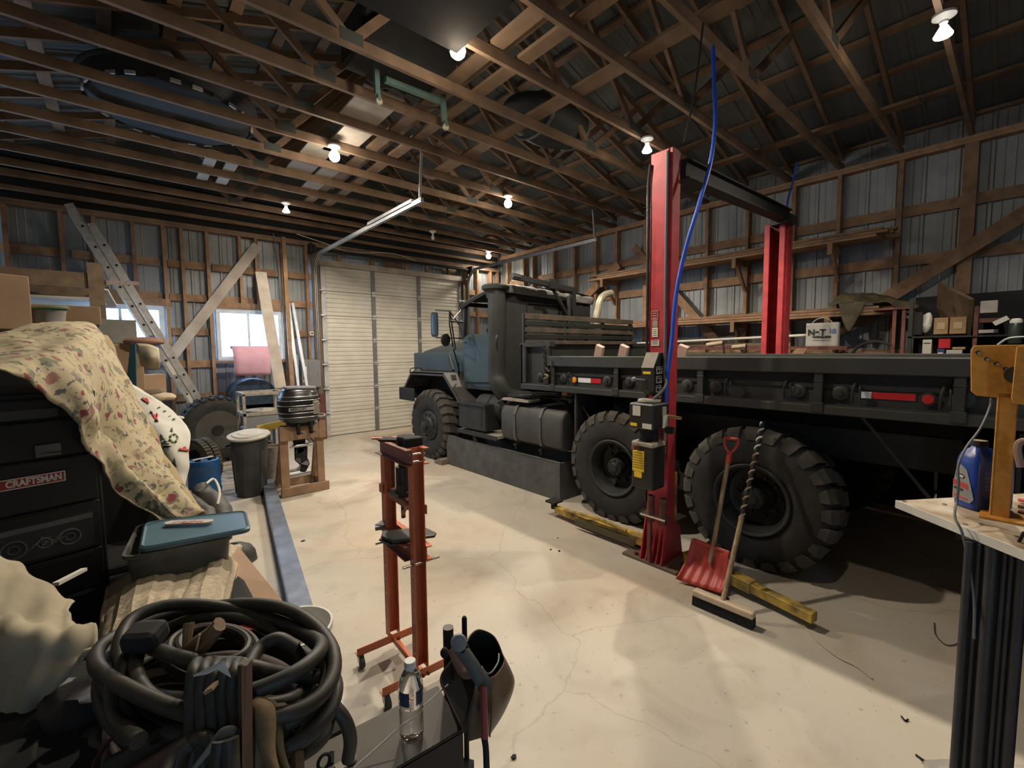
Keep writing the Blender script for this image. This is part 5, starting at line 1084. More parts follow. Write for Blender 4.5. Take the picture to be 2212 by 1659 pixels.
def ptruck(x, y, s, ang):
    c, s_ = math.cos(ang), math.sin(ang); R_ = lambda pts: [(x+a*s*c-b*s*s_, y+a*s*s_+b*s*c) for a, b in pts]
    decal(xrows, R_([(-14,0),(-14,-4),(-3,-4),(-3,-9),(3,-9),(5,-4),(13,-3),(14,1),(-14,1)]), pred, 'printed_truck', XC_)
    for wx in (-9, 9): decal(xrows, R_([(wx-3,1),(wx-2,-2),(wx+2,-2),(wx+3,1),(wx,4)]), inkb, 'printed_wheel', XC_)
ptruck(332,900,1.15,1.05); ptruck(398,972,.8,.15); ptruck(314,866,.7,.6)
for i, (ax, ay) in enumerate(((340,880),(352,888),(362,898),(372,905))): decal(xrows, [(ax,ay),(ax+6,ay-2),(ax+7,ay+1),(ax+1,ay+3)], gtree, 'printed_script', XC_)
WT = thing('work_table', (-.3,5.3,0), 'rough timber work table under the cartons behind the ladder', 'table')
MB().box(-.95,.27,4.7,7.9,1.27,1.315).build('table_top', wood_o, WT)
for x in (-.9,.18):
    for y in (4.76,7.84): MB().box(x-.04,x+.04,y-.04,y+.04,0,1.27).build('leg', wood_o, WT)
MB().box(-.9,.2,7.8,7.84,.1,1.27).build('back_panel', mblack, WT)
# support pile under the cloth
tag(MB().box(-.25,.24,3.95,4.6,0,1.15).build('covered_crate', mblack, bevel=.02), 'tall black carton under the holiday cloth', 'box')
# rack, boxes, etc. left of the windows
rk = W(210,640,5.4); RX, RY = rk.x, rk.y
LR = thing('loft_rack', (RX-.7,RY+.1,0), 'dark timber storage rack left of the ladder with heavy post and beams', 'rack')
MB().box(RX-.07,RX+.07,RY-.05,RY+.07,0,W(205,570,5.4).z).build('post', wood_o, LR); MB().box(RX-1.6,RX-1.48,RY-.05,RY+.07,0,2.9).build('post', wood_o, LR)
zb = W(150,625,5.4).z; zt = W(150,593,5.4).z
MB().box(RX-1.55,RX-.07,RY-.03,RY+.03,zb,zt).build('beam', wood_o, LR); MB().box(RX-1.6,RX+.1,RY+.5,RY+.55,zb-.05,zt-.05).build('beam', wood_o, LR)
MB().box(RX-1.6,RX-.07,RY-.06,RY+.9,W(150,650,5.4).z,W(150,645,5.4).z).build('shelf_board', wood_p, LR); MB().box(RX-1.6,RX-.05,RY-.06,RY+.9,1.1,1.14).build('shelf_board', wood_o, LR)
a = W(225,610,5.4); b_ = W(298,612,6.3); MB().bar(a,b_,.04,.05).build('side_arm', wood_o, LR); MB().bar(W(222,625,5.4),W(243,660,5.8),.09,.02).build('white_brace', paper, LR)
def boxat(name, label, px, py, d, sx, sy, sz, rot, m_=card, cat='box', flaps=False, grp=None):
    c = W(px, py, d) if d > 0 else P(px, py, 'Z', -d); t_ = thing(name, c, label, cat, grp); A_ = Matrix.Translation(c) @ Matrix.Rotation(rot, 4, 'Z')
    MB().box(-sx/2,sx/2,-sy/2,sy/2,0,sz).xf(A_).build('box_body', m_, t_, bevel=.004)
    MB().box(-sx/2-.002,sx/2+.002,-.025,.025,sz,sz+.002).box(-sx/2-.002,-sx/2,-.025,.025,sz*.7,sz).box(sx/2,sx/2+.002,-.025,.025,sz*.7,sz).xf(A_).build('tape', dustt, t_)
    return t_
boxat('cardboard_box', 'large plain cardboard box at the far left above the floral blanket', -52, 712, 2.5, .36, .30, .31, .45)
boxat('cardboard_box', 'cardboard box behind the green-lidded tub at upper left', 140, 703, 3.1, .36, .25, .13, .1)
boxat('cardboard_box', 'open cardboard carton under the brown bag beside the ladder', 255, 862, -1.316, .42, .46, .60, .1)
boxat('cardboard_box', 'grey-brown carton in front of the left window', 248, 742, 5.0, .36, .3, .26, .1, m_=mat('grey_card',(.17,.17,.15),.85))
boxat('cardboard_box', 'low tan carton beside the ladder behind the holiday cloth', 318, 845, -1.316, .34, .3, .22, .2)
c = W(318,770,4.7); tag(MB().grid(rumple(bez([[W(294,742,4.6),W(320,744,4.6),W(343,752,4.6)],[W(300,770,4.55),W(325,772,4.5),W(345,775,4.55)],[W(305,790,4.6),W(325,796,4.6),W(346,796,4.65)]],4,4),.01,6)).build('carton_flap', paper if 0 else mat('pale_card',(.50,.44,.32),.85), smooth=True, solid=.008), 'pale open carton flap hanging beside the ladder', 'cardboard')
tag(MB().ball(W(312,738,4.8), .17, 18, (1.05,.6,.30)).build('brown_bag', mat('brown_paper_bag',(.24,.13,.09),.8,var=.3,bump=.3), smooth=True), 'brown bag lying on top of the open carton before the left window', 'bag')
tag(MB().grid([[W(283,740,4.45),W(293,745,4.45)],[W(272,838,4.4),W(296,842,4.4)]]).build('teal_strip', mat('teal_strip',(.02,.10,.13),.6), solid=.01), 'dark teal strip hanging on the open carton', 'strip')
tb_ = cyl_thing('lidded_tub', 'clear plastic tub with green lid beside the large cardboard box', 'tub', W(104,706,2.75), [(.075,0),(.085,.09),(.09,.10),(.001,.10)], mat('cloudy_plastic',(.30,.30,.28),.4,var=.4,scale=9))
MB().lathe(W(104,706,2.75)+V((0,0,.10)), (-.1,0,1), [(.10,0),(.105,.01),(.095,.02),(.001,.022)], 24).build('green_lid', mat('green_lid',(.10,.16,.08),.6), tb_, smooth=True)
# rags and papers on the pile, grey rolled bags
for i, (px, py, d, r, mm, lab) in enumerate(((325,850,4.55,.11,wood_o,'brown crumpled cloth on the pile beside the ladder'),(350,858,4.5,.10,mat('pale_rag',(.50,.42,.30),.9,bump=.5),'pale crumpled cloth right of the brown one on the pile'),(388,902,3.52,.035,paper,'white paper sticking up beside the ladder'))):
    b = MB().ball(W(px,py,d), r, 16, (1.1,.8,.45)); b.v = [v+V((noise.noise(v*9),noise.noise(v*9+V((3,1,2))),noise.noise(v*9+V((7,1,4)))))*.03 for v in b.v]
    tag(b.build('crumpled_cloth' if i < 2 else 'paper_scrap', mm, smooth=True), lab, 'cloth' if i < 2 else 'paper')
gb = mat('grey_roll', (.085,.083,.078), .6, var=.5, scale=8, bump=.5)
for i, (a, b_, r, lab) in enumerate((((432,1058,2.95),(500,1145,2.75),.07,'grey rolled bag beside the blue drum, the upper one'),((405,1075,2.9),(470,1160,2.6),.06,'grey rolled bag lying left of the other, behind the bin lid'),((497,1195,3.75),(535,1218,3.95),.12,'grey bundle just right of the lidded storage bin'))):
    pa, pb2 = W(*a), W(*b_); b = MB().tube([pa, pa.lerp(pb2,.2), pa.lerp(pb2,.5)+V((.01,0,.01)), pa.lerp(pb2,.8), pb2], lambda t: r*(.55+.45*math.sin(PI*min(1,max(0,t*.9+.08)))**.5), 14)
    b.v = [v+V((noise.noise(v*14),noise.noise(v*14+V((3,1,2))),noise.noise(v*14+V((7,1,4)))))*.012 for v in b.v]
    tag(b.build('rolled_bag', gb, smooth=True), lab, 'bag')
tag(MB().tube([W(445,1045,2.9),W(462,1035,3.0),W(474,1060,2.9),W(470,1090,2.8)],.008,6).build('bag_strap', paper, smooth=True), 'thin pale strap loop above the grey rolled bags', 'strap')
# crates that carry the near pile
tag(MB().box(-.30,.42,3.45,3.95,0,.50).box(-.28,.40,3.47,3.93,.50,.55).build('storage_crate', mblack, bevel=.01), 'black crate on the floor under the rolled bags', 'crate')
BD = thing('storage_bin', W(400,1240,2.2), 'translucent grey storage bin with a blue-grey lid, left foreground', 'bin')
q00, q10, q11, q01 = [P(px,py,'Z',1.02) for px, py in ((297,1172),(541,1130),(528,1105),(312,1128))]
# lid corners from the photograph on its level plane
lidc = [P(300,1188,'Z',1.0), P(541,1143,'Z',1.0), P(531,1104,'Z',1.0), P(312,1130,'Z',1.0)]
cen = sum(lidc, V((0,0,0)))/4
def ring(cs, s, z, n=6, r=.12):
    out = []; c_ = sum(cs, V((0,0,0)))/4
    for i in range(4):
        p0, p1, p2 = cs[i-1], cs[i], cs[(i+1)%4]; a_, b2 = p1.lerp(p0, r), p1.lerp(p2, r)
        for k in range(n+1): t = k/n; out.append(a_*(1-t)**2+p1*2*t*(1-t)+b2*t*t)
    return [V((c_.x+(p.x-c_.x)*s, c_.y+(p.y-c_.y)*s, z)) for p in out]
def loft(rings, cap0=True, cap1=True):
    b = MB(); rr = [r+[r[0]] for r in rings]; b.grid(rr); n = len(rings[0])
    if cap0: b.add(rings[0], [tuple(range(n-1,-1,-1))])
    if cap1: b.add(rings[-1], [tuple(range(n))])
    return b
binc = [P(265,1225,'Z',.93), P(500,1178,'Z',.93), P(500,1130,'Z',.93), P(300,1150,'Z',.93)]
cloudy = mat('cloudy_bin', (.17,.175,.16), .35, var=.45, scale=10, col2=(.08,.085,.08))
loft([ring(binc,.86,.80), ring(binc,.9,.81), ring(binc,.97,.95), ring(binc,1.03,.955), ring(binc,1.03,.97), ring(binc,.97,.97), ring(binc,.9,.86)], True, True).build('bin_body', cloudy, BD, smooth=True)
ld = loft([ring(lidc,1,.985), ring(lidc,1.01,1.0), ring(lidc,.97,1.008), ring(lidc,.93,1.003)]).build('lid', bluelid, BD, smooth=True)
f0, f1 = P(357,1132,'Z',1.012), P(460,1128,'Z',1.012); fx = (f1-f0).normalized()
SG = thing('wooden_sign', f0.lerp(f1,.5), 'small rounded cream wooden sign lying upside down on the bin lid', 'sign')
fm = f0.lerp(f1,.5)+V((-.0,.0,.0)); fy = V((-fx.y,fx.x,0)); hw, hh2 = (f1-f0).length/2, .022; pl = []
for s, a0_ in ((1,-PI/2),(-1,PI/2)):
    for k in range(9): a_ = a0_+PI*k/8; pl.append(fm+fx*(s*(hw-hh2)+0)+fx*math.cos(a_)*hh2*(1)+fy*math.sin(a_)*hh2)
sgb = MB().prism(pl, (0,0,.008)).build('sign_board', mat('sign_cream',(.55,.50,.42),.6), SG)
text('FIRELIGHT', fm+V((0,0,.0085))-fy*.004, -fx, -fy, .028, mat('sign_red',(.40,.07,.05),.6), 'sign_lettering', sgb, font_w=hw*2/.20)
text('WARE', fm+V((0,0,.0085))-fy*.0-fy*.018+fy*.0, -fx, -fy, .014, MATS['sign_red'], 'sign_lettering', sgb)
# knitted cream throw under the bin
kn = [[(230,1265,2.0),(310,1215,2.2),(400,1200,2.3),(470,1180,2.35),(520,1185,2.4)],
      [(215,1320,1.75),(300,1262,1.85),(390,1250,1.9),(470,1215,2.0),(510,1230,2.1)],
      [(208,1370,1.6),(290,1310,1.65),(370,1300,1.65),(450,1290,1.7),(500,1300,1.8)],
      [(210,1420,1.5),(280,1370,1.5),(370,1350,1.5),(460,1340,1.55),(500,1345,1.6)]]
knm = mat('knitted_cream', (.50,.42,.30), .9, var=.25, scale=45, bump=.35, detail=2)
tag(MB().grid(rumple(bez([[W(*q) for q in r] for r in kn], 8, 7), .012, 5, 4, fold=lambda u, v: .004*math.sin(u*70)+.010*math.sin(u*11+v*4))).build('knitted_throw', knm, smooth=True, solid=.01), 'cream ribbed knitted throw under the storage bin', 'blanket')
tag(MB().ball(W(390,1241,2.0), .03, 12, (1.3,1,.6)).build('red_ball', mat('red_ball',(.45,.02,.02),.5), smooth=True), 'small red round thing squeezed under the storage bin', 'ball')
tag(MB().prism([W(515,1180,2.25),W(470,1250,1.95),W(592,1345,1.9),W(632,1325,2.05)], (.008,.008,-.02)).build('plywood_offcut', snowr), 'brown plywood offcut leaning between the bin and the steel channel', 'plywood')
tag(MB().box(-.10,.36,2.0,2.62,0,.78).build('black_cart', mblack, bevel=.02), 'black cart body under the storage bin', 'cart')
# lace-edged cloth at lower left
lc = [[(-80,1190,1.55),(0,1205,1.5),(60,1240,1.48),(130,1290,1.45),(135,1300,1.45)],
      [(-80,1260,1.3),(0,1290,1.28),(60,1330,1.25),(130,1345,1.25),(160,1338,1.3)],
      [(-80,1350,1.2),(0,1370,1.15),(70,1380,1.12),(140,1370,1.15),(207,1352,1.2)],
      [(-80,1450,1.12),(0,1470,1.1),(60,1455,1.08),(130,1430,1.1),(204,1400,1.12)],
      [(-80,1640,1.1),(0,1612,1.1),(55,1560,1.1),(110,1500,1.1),(180,1425,1.1)]]
tag(MB().grid(rumple(bez([[W(*q) for q in r] for r in lc], 9, 8), .016, 9, 6, fold=lambda u, v: .011*math.sin(v*15+u*6+2*math.sin(u*5))+.005*math.sin(u*26+v*4))).build('lace_cloth', whcloth, smooth=True, solid=.005), 'cream lace-edged cloth heaped at the lower left corner', 'cloth')
tag(MB().bar(W(120,1262,1.6), W(182,1230,1.75), .02, .012).build('white_stick', paper), 'pale flat stick in front of the tool chest above the lace cloth', 'stick')
# welder body and black bag
tag(MB().box(-.55,.05,.95,1.75,0,.93).build('welder_case', mblack, bevel=.03), 'black welding machine case beneath the cables', 'welder')
b = MB().ball(W(120,1600,1.12), .22, 28, (.9,.7,.35)); b.v = [v+V((noise.noise(v*7),noise.noise(v*7+V((3,1,2))),noise.noise(v*7+V((7,1,4)))))*.05 for v in b.v]
for q_ in ((60,1500,1.15,.13),(200,1480,1.1,.10),(30,1640,1.0,.14),(230,1600,1.0,.10)):
    n0 = len(b.v); b.ball(W(*q_[:3])-V((0,0,.05)), q_[3], 18, (1,.8,.5)); b.v[n0:] = [v+V((noise.noise(v*12),noise.noise(v*12+V((3,1,2))),noise.noise(v*12+V((7,1,4)))))*.04 for v in b.v[n0:]]
tag(b.build('black_bag', mat('black_nylon',(.015,.015,.017),.55,var=.3,bump=.4), smooth=True), 'crumpled black bag below the lace cloth at the lower left', 'bag')
# ================================================================ FOREGROUND: CABLES, BEAM, BOTTLE, HELMET
ZQ = 1.10
cc = P(468,1425,'Z',ZQ); ex = (P(722,1425,'Z',ZQ)-P(214,1425,'Z',ZQ))/2; ey = (P(468,1312,'Z',ZQ)-P(468,1548,'Z',ZQ))/2
CB = thing('cable_coil', cc, 'thick black welding cable coiled in loops on top of the welder', 'cable')
rnd = random.Random(4)
for k, (s, dz, ox, oy, r) in enumerate(((1.0,.02,0,0,.0155),(.95,-.015,-.02,.01,.0155),(.985,-.055,.0,-.04,.0155),(.86,.03,.02,.05,.0155),(.90,-.04,-.08,-.02,.0155),(.80,-.01,-.04,.02,.015),(.93,-.08,-.03,-.06,.0155))):
    pts = []
    for i in range(14):
        a = 2*PI*i/14+.3*k; w = 1+rnd.uniform(-.02,.02); pts.append(cc+ex*(s*w*math.cos(a)+ox)+ey*(s*w*math.sin(a)+oy)+V((0,0,dz+.02*math.sin(a*2+k))))
    MB().tube(pts, r, 10, closed=True).build('cable_loop', cablem, CB, smooth=True)
for k, (s, dz, ox, oy) in enumerate(((.42,.0,-.05,.12),(.38,.02,-.03,.10),(.34,.0,-.06,.16),(.30,.03,-.02,.08))):
    pts = [cc+ex*(s*math.cos(a)+ox)+ey*(s*1.1*math.sin(a)+oy)+V((0,0,dz)) for a in [2*PI*i/12 for i in range(12)]]
    MB().tube(pts, .0085, 8, closed=True).build('thin_cable_loop', cablem, CB, smooth=True)
for pts in ([(330,1400,1.0),(380,1418,.95),(450,1432,.93),(520,1436,.93),(600,1452,.95),(680,1462,.98),(722,1440,1.02)],[(285,1405,1.0),(262,1440,.95),(258,1500,.9),(290,1560,.86),(340,1590,.84)],[(300,1400,1.0),(292,1450,.94),(320,1500,.88),(380,1530,.86),(420,1520,.88)],[(535,1440,.93),(560,1400,.98),(600,1380,1.0),(640,1400,1.0)],[(690,1510,.97),(725,1530,.97),(748,1562,.97),(757,1600,.98),(752,1640,.99)],[(240,1480,.9),(250,1550,.86),(300,1600,.8)]):
    MB().tube([W(*q) for q in pts], .0145, 10).build('cable_run', cablem, CB, smooth=True)
MB().bar(W(292,1400,.96), W(335,1352,1.02), .075, .05).build('cable_tie_wrap', mat('wrap_black',(.02,.021,.023),.8,var=.4,bump=.4), CB, bevel=.015, seg=2)
# ground clamp in the coil
gc = thing('ground_clamp', W(430,1400,.98), 'worn tan spring clamp lying inside the coiled cable', 'clamp')
MB().tube([W(400,1412,.98),W(425,1385,.98),W(455,1365,.98),W(475,1345,.98)], lambda t: .009+.005*t, 8).build('jaw', leather, gc, smooth=True)
MB().tube([W(408,1345,1.0),W(405,1375,.99),W(402,1410,.98)], lambda t: .011-.003*t, 8).build('jaw', leather, gc, smooth=True)
MB().tube([W(430,1408,.97),W(452,1385,.965),W(475,1352,.96)], lambda t: .01+.003*t, 8).build('handle', leather, gc, smooth=True)
MB().tube([W(432,1370,.97),W(428,1390,.965),W(424,1405,.96)], .004, 6).build('copper_lead', mat('copper',(.30,.12,.06),.4,.7), gc, smooth=True)
# welder top with sheet metal and bucket
tag(MB().box(-.08,.32,.98,1.5,.955,1.0).build('rusty_tray', mat('tray_brown',(.10,.07,.055),.7,var=.4), bevel=.01), 'brown rusty tray under the coiled cable', 'tray')
tag(MB().bar(W(505,1362,1.12), W(560,1352,1.15), .03, .004).build('red_strip', redp), 'red plastic strip visible inside the coiled cable', 'strip')
wb = thing('white_bucket', W(640,1420,1.45), 'white plastic bucket behind the right side of the coiled cable', 'bucket')
bc = V((W(635,1400,1.5).x, W(635,1400,1.5).y, 0)); MB().lathe(bc, (0,0,1), [(.10,.55),(.118,.86),(.125,.865),(.125,.885),(.118,.885),(.112,.86),(.09,.57)], 28).build('bucket_body', white, wb, smooth=True)
MB().tube([bc+V((.12,0,.87)),bc+V((.13,.05,.80)),bc+V((.1,-.1,.78)),bc+V((-.0,-.13,.80))], .003, 5).build('bail', galv, wb, smooth=True)
tag(MB().box(bc.x-.13,bc.x+.13,bc.y-.13,bc.y+.13,0,.545).build('bucket_stand', mblack), 'dark stand under the white bucket', 'stand')
# hanging bundle and angle post
HB = thing('hanging_cable_bundle', W(470,1560,.84), 'bundle of dark welding leads hanging behind the rusty post at the bottom', 'cable')
for i, x in enumerate((418,440,462,486,506)):
    MB().tube([W(x+8,1432,.90),W(x,1452,.85),W(x-4,1500,.83),W(x-4+i*3,1580,.80),W(x+i*4,1720,.76)], .0125, 10).build('lead', cablem, HB, smooth=True)
MB().prism([W(418,1462,.79),W(484,1430,.79),W(499,1464,.79),W(468,1446,.785),W(450,1456,.785)], (.0,.001,.003)).build('paper_tag', paper, HB)
MB().bar(W(448,1490,.82), W(466,1480,.82), .02, .006).build('brown_label', card, HB)
for pts in ([(372,1680,.74),(392,1625,.76),(425,1596,.78),(452,1602,.78),(462,1640,.77)],[(468,1700,.72),(472,1640,.74),(478,1600,.75)],[(500,1700,.72),(498,1640,.74),(497,1596,.75)],[(345,1690,.72),(372,1640,.75),(410,1605,.77)]):
    MB().tube([W(*q) for q in pts], .0135, 10).build('lead', cablem, HB, smooth=True)
tag(MB().prism([W(513,1438,.84),W(533,1438,.85),W(533,1760,.74),W(520,1760,.73)], (.012,.014,0)).prism([W(513,1438,.84),W(522,1438,.82),W(524,1760,.715),W(518,1760,.73)], (.003,.003,0)).build('angle_iron_post', mat('angle_rust',(.10,.065,.05),.6,var=.4)), 'rusty brown angle iron post standing up in the bottom foreground', 'post')
rb = [[W(412,1662,.74),W(440,1625,.75),W(472,1580,.76),W(500,1570,.77),W(523,1578,.78)],[W(418,1668,.74),W(450,1632,.75),W(480,1600,.76),W(502,1592,.77),W(522,1592,.78)]]
tag(MB().grid(rumple(bez(rb,5,5),.006,20,3)).build('grey_rag_strip', mat('grey_rag',(.22,.23,.21),.9,var=.3,bump=.4), smooth=True, solid=.004), 'grey cloth strip tied across the cable leads at the bottom', 'cloth')
GL = thing('leather_gloves', W(585,1600,.86), 'worn tan and brown leather welding gloves hanging beside the rusty post', 'gloves')
for (a, b_, r0, m_) in (((548,1520,.86),(600,1690,.78),.018,leather),((566,1518,.88),(628,1690,.80),.013,mat('olive_leather',(.14,.12,.06),.8,var=.5,bump=.5)),((545,1545,.87),(556,1700,.78),.02,mat('beige_canvas',(.33,.25,.15),.85,var=.3)),((590,1530,.90),(612,1700,.82),.02,mat('dark_leather',(.10,.07,.04),.8,var=.5,bump=.5))):
    pa, pz = W(*a), W(*b_); MB().tube([pa,pa.lerp(pz,.25)+V((.01,0,.008)),pa.lerp(pz,.6),pz], lambda t: r0*(.8+.3*math.sin(t*5)), 10).build('glove_finger', m_, GL, smooth=True)
for (a, m_, r0) in (((552,1530),MATS['dark_leather'],.012),((560,1540),mat('dark_red_strap',(.16,.03,.03),.7),.01)):
    MB().tube([W(535,a[1]-2,.9),W(580,a[1]-14,.92),W(622,a[1],.92),W(638,1590,.88),W(645,1690,.82)], r0, 8).build('strap', m_, GL, smooth=True)
# low brown panels and red edged band at the very bottom left
tag(MB().tube([W(190,1690,.80),W(215,1630,.84),W(265,1570,.88),(W(330,1530,.9)),W(400,1500,.9)], .004, 6).build('red_brown_cord', rustr, smooth=True), 'thin red-brown cord curving over the dark pile at the bottom left', 'cord')
for i, (a, b_, m_, lab) in enumerate((((215,1650,.84),(395,1560,.86),mat('dark_brown_flap',(.05,.036,.028),.8),'dark brown leather flap under the red-brown cord'),((240,1690,.80),(400,1590,.83),mat('red_brown_flap',(.11,.05,.035),.8),'red-brown leather flap at the bottom left, below the dark one'))):
    pa, pz = W(*a), W(*b_); tag(MB().prism([pa,pz,pz+V((.02,-.03,-.12)),pa+V((-.02,-.06,-.12))], (.01,.012,0)).build('leather_flap', m_, bevel=.004), lab, 'leather')
# heavy steel beam with bottle
ZT = .80
b4 = [P(945,1480,'Z',ZT), P(1003,1573,'Z',ZT), P(860,1659,'Z',ZT), P(655,1625,'Z',ZT)]
ud = (b4[0]-b4[3]).normalized(); A0 = b4[0]; B0 = b4[1]; L_ = 1.0
SBM = thing('steel_bench', (.35,.9,0), 'heavy olive-brown steel bench beam carrying the water bottle, bottom foreground', 'bench')
top_ = [A0, B0, B0-ud*L_, A0-ud*L_]
MB().prism([p-V((0,0,.008)) for p in top_], (0,0,.008)).build('top_plate', oliveb, SBM, bevel=.002)
MB().prism([p-V((0,0,.20)) for p in [A0-ud*.004,B0-ud*.004,B0-ud*L_,A0-ud*L_]], (0,0,.19)).build('beam_body', mat('beam_dark',(.03,.022,.018),.6,var=.3), SBM)
for s in (.06, .9):
    for q in (.1,.9): p = A0.lerp(B0,q)-ud*s; MB().bar((p.x,p.y,0),(p.x,p.y,.6),.04,.04).build('leg', mblack, SBM)
WBt = thing('water_bottle', P(890,1596,'Z',ZT+.001), 'clear plastic water bottle with white cap standing on the steel bench', 'bottle')
bp_ = P(890,1590,'Z',ZT+.001)
pet = bpy.data.materials.new('clear_pet'); pet.use_nodes = True; _b = pet.node_tree.nodes['Principled BSDF']; _b.inputs['Transmission Weight'].default_value = 1; _b.inputs['IOR'].default_value = 1.33; _b.inputs['Roughness'].default_value = .02; _b.inputs['Base Color'].default_value = (.95,.97,.98,1)
prof = [(.018,.004),(.024,.0),(.029,.006),(.031,.02),(.0295,.03),(.031,.04),(.0295,.05),(.031,.06),(.0295,.07),(.031,.08),(.0285,.088),(.031,.096),(.032,.10),(.032,.14),(.030,.15),(.026,.165),(.018,.18),(.0125,.188),(.0125,.196)]
MB().lathe(bp_, (0,0,1), prof, 36).build('bottle_body', pet, WBt, smooth=True)
MB().lathe(bp_+V((0,0,.196)), (0,0,1), [(.0145,-.008),(.015,.0),(.015,.010),(.0135,.012),(.001,.012)], 28).build('cap', white, WBt, smooth=True)
lb = MB().lathe(bp_, (0,0,1), [(.0325,.105),(.0325,.142)], 36, cap=False); 
lb.f = [f for f in lb.f if (f[0]%36) in (14,15,16,17,18,22,23,24,25,30,31)]
lb.build('printed_label', mat('label_blue',(.02,.04,.10),.4), WBt, smooth=True)
tag(MB().cyl(P(765,1659,'Z',ZT+.004), P(968,1478,'Z',ZT+.10), .0022, n=8).build('welding_rod', rope, smooth=True), 'pale thin rod lying diagonally across the steel bench behind the bottle', 'rod')
hk = thing('hitch_lug', P(740,1640,'Z',ZT), 'flat steel lug with a hole beside a black ring on the bench', 'bracket')
c = P(757,1641,'Z',ZT+.003); d2 = P(735,1656,'Z',ZT+.003)-c; nn = V((-d2.y,d2.x,0)).normalized()
ringp = [c+V((math.cos(a)*.014,math.sin(a)*.014,0)) for a in [2*PI*i/16 for i in range(16)]]
MB().tube([c+V((math.cos(a)*.0105,math.sin(a)*.0105,.002)) for a in [2*PI*i/16 for i in range(16)]], .0045, 6, closed=True, sm=False).bar(c+d2.normalized()*.012, c+d2*1.4, .024, .005).build('lug', dustt, hk, smooth=True)
MB().tube([P(700,1645,'Z',ZT+.02)+V((math.cos(a)*.014,0,math.sin(a)*.018)) for a in [2*PI*i/14 for i in range(14)]], .004, 7, closed=True, sm=False).cyl(P(715,1650,'Z',ZT), P(716,1625,'Z',ZT+.01), .007, n=8).build('ring_bolt', mblack, hk, smooth=True)
# poles behind the helmet
RK = thing('pipe_rack', (.72,1.12,0), 'brown pipe and black rod standing behind the welding helmet', 'rack')
pp = W(968,1355,1.30); MB().cyl((pp.x,pp.y,.45), pp, .0155, n=18).build('brown_pipe', brownp, RK, smooth=True)
pq = W(1003,1336,1.42); MB().cyl((pq.x,pq.y,.45), pq, .0085, n=12).ball(pq, .0085, 8).build('black_rod', mblack, RK, smooth=True)
MB().bar((pp.x,pp.y,.46),(pq.x,pq.y,.46),.05,.03).cyl((pp.x,pp.y,0),(pp.x,pp.y,.46),.02,n=12).build('rack_base', mblack, RK)
LV = thing('lever_handle', W(1047,1540,1.07), 'black lever with a dull red grip in front of the welding helmet', 'lever')
g0, g1 = W(1044,1484,1.10), W(1047,1598,1.04)
MB().tube([g0, g0.lerp(g1,.5), g1], .0085, 14).build('red_grip', grip, LV, smooth=True)
MB().tube([g1+(g0-g1)*.03, g1, W(1050,1625,1.03), W(1052,1700,1.0), W(1053,1800,.97)], .0075, 10).build('lever_rod', mblack, LV, smooth=True)
# welding helmet
HM = thing('welding_helmet', W(1030,1600,1.2), 'brown and black welding helmet hanging open, grey headband towards the camera', 'helmet')
hr = [[(1006,1388,1.26),(1018,1368,1.33),(1037,1359,1.37),(1068,1374,1.40),(1086,1410,1.37),(1090,1428,1.30),(1074,1455,1.22),(1052,1464,1.17),(1030,1462,1.15)],
      [(975,1425,1.23),(995,1412,1.33),(1030,1400,1.39),(1070,1412,1.42),(1098,1440,1.37),(1103,1452,1.30),(1080,1490,1.20),(1056,1500,1.14),(1025,1498,1.12)],
      [(950,1465,1.20),(975,1458,1.31),(1020,1450,1.38),(1070,1455,1.41),(1106,1472,1.36),(1110,1482,1.28),(1085,1525,1.18),(1056,1535,1.12),(1015,1535,1.10)],
      [(966,1510,1.17),(985,1505,1.27),(1020,1505,1.34),(1060,1510,1.36),(1090,1518,1.32),(1096,1525,1.25),(1075,1560,1.17),(1050,1570,1.12),(1010,1568,1.10)],
      [(1003,1588,1.12),(1008,1580,1.18),(1020,1575,1.22),(1035,1575,1.24),(1050,1578,1.23),(1060,1582,1.20),(1056,1590,1.15),(1040,1594,1.12),(1012,1602,1.10)]]
hb = MB().grid(bez([[W(*q) for q in r] for r in hr], 5, 6)).build('shell', helm, HM, smooth=True)
hb.data.materials.append(mblack); md = hb.modifiers.new('thick','SOLIDIFY'); md.thickness = .004; md.offset = -1; md.material_offset = 1
HSH = hb
MB().tube([W(*q) for q in ((1060,1462,1.165),(1061,1500,1.135),(1061,1550,1.115),(1058,1592,1.10))], .0022, 6).build('shell_seam', mat('seam_tan',(.14,.08,.045),.5), HM, smooth=True)
def band(pts, w, name, m_, nrm=None):
    P_ = catmull([W(*q) for q in pts]); rows = []
    for i, p in enumerate(P_):
        t = (P_[min(i+1,len(P_)-1)]-P_[max(i-1,0)]).normalized(); s_ = t.cross(ray(1030,1450)).normalized(); rows.append([p-s_*w/2, p+s_*w/2])
    return MB().grid(rows).build(name, m_, HM, smooth=True, solid=.0025)
band([(985,1385,1.14),(1003,1412,1.13),(1022,1440,1.12),(1035,1462,1.115),(1048,1478,1.115),(1045,1495,1.115)], .034, 'headband', hband)
band([(1040,1440,1.16),(1052,1455,1.15),(1064,1450,1.16),(1076,1430,1.2),(1078,1412,1.25)], .004, 'crown_strap', greyp)
band([(978,1400,1.17),(990,1430,1.16),(1003,1452,1.15),(1020,1452,1.14)], .028, 'sweat_pad', mat('sweat_pad',(.30,.15,.09),.8,var=.3,bump=.3))
kc = W(991,1388,1.13); kd = ray(991,1388).normalized()
MB().lathe(kc, -kd, [(.020,-.004),(.021,.006),(.017,.012),(.008,.013),(.007,.017),(.001,.017)], 16).build('adjust_knob', mat('knob_grey',(.20,.21,.22),.45), HM, smooth=True)
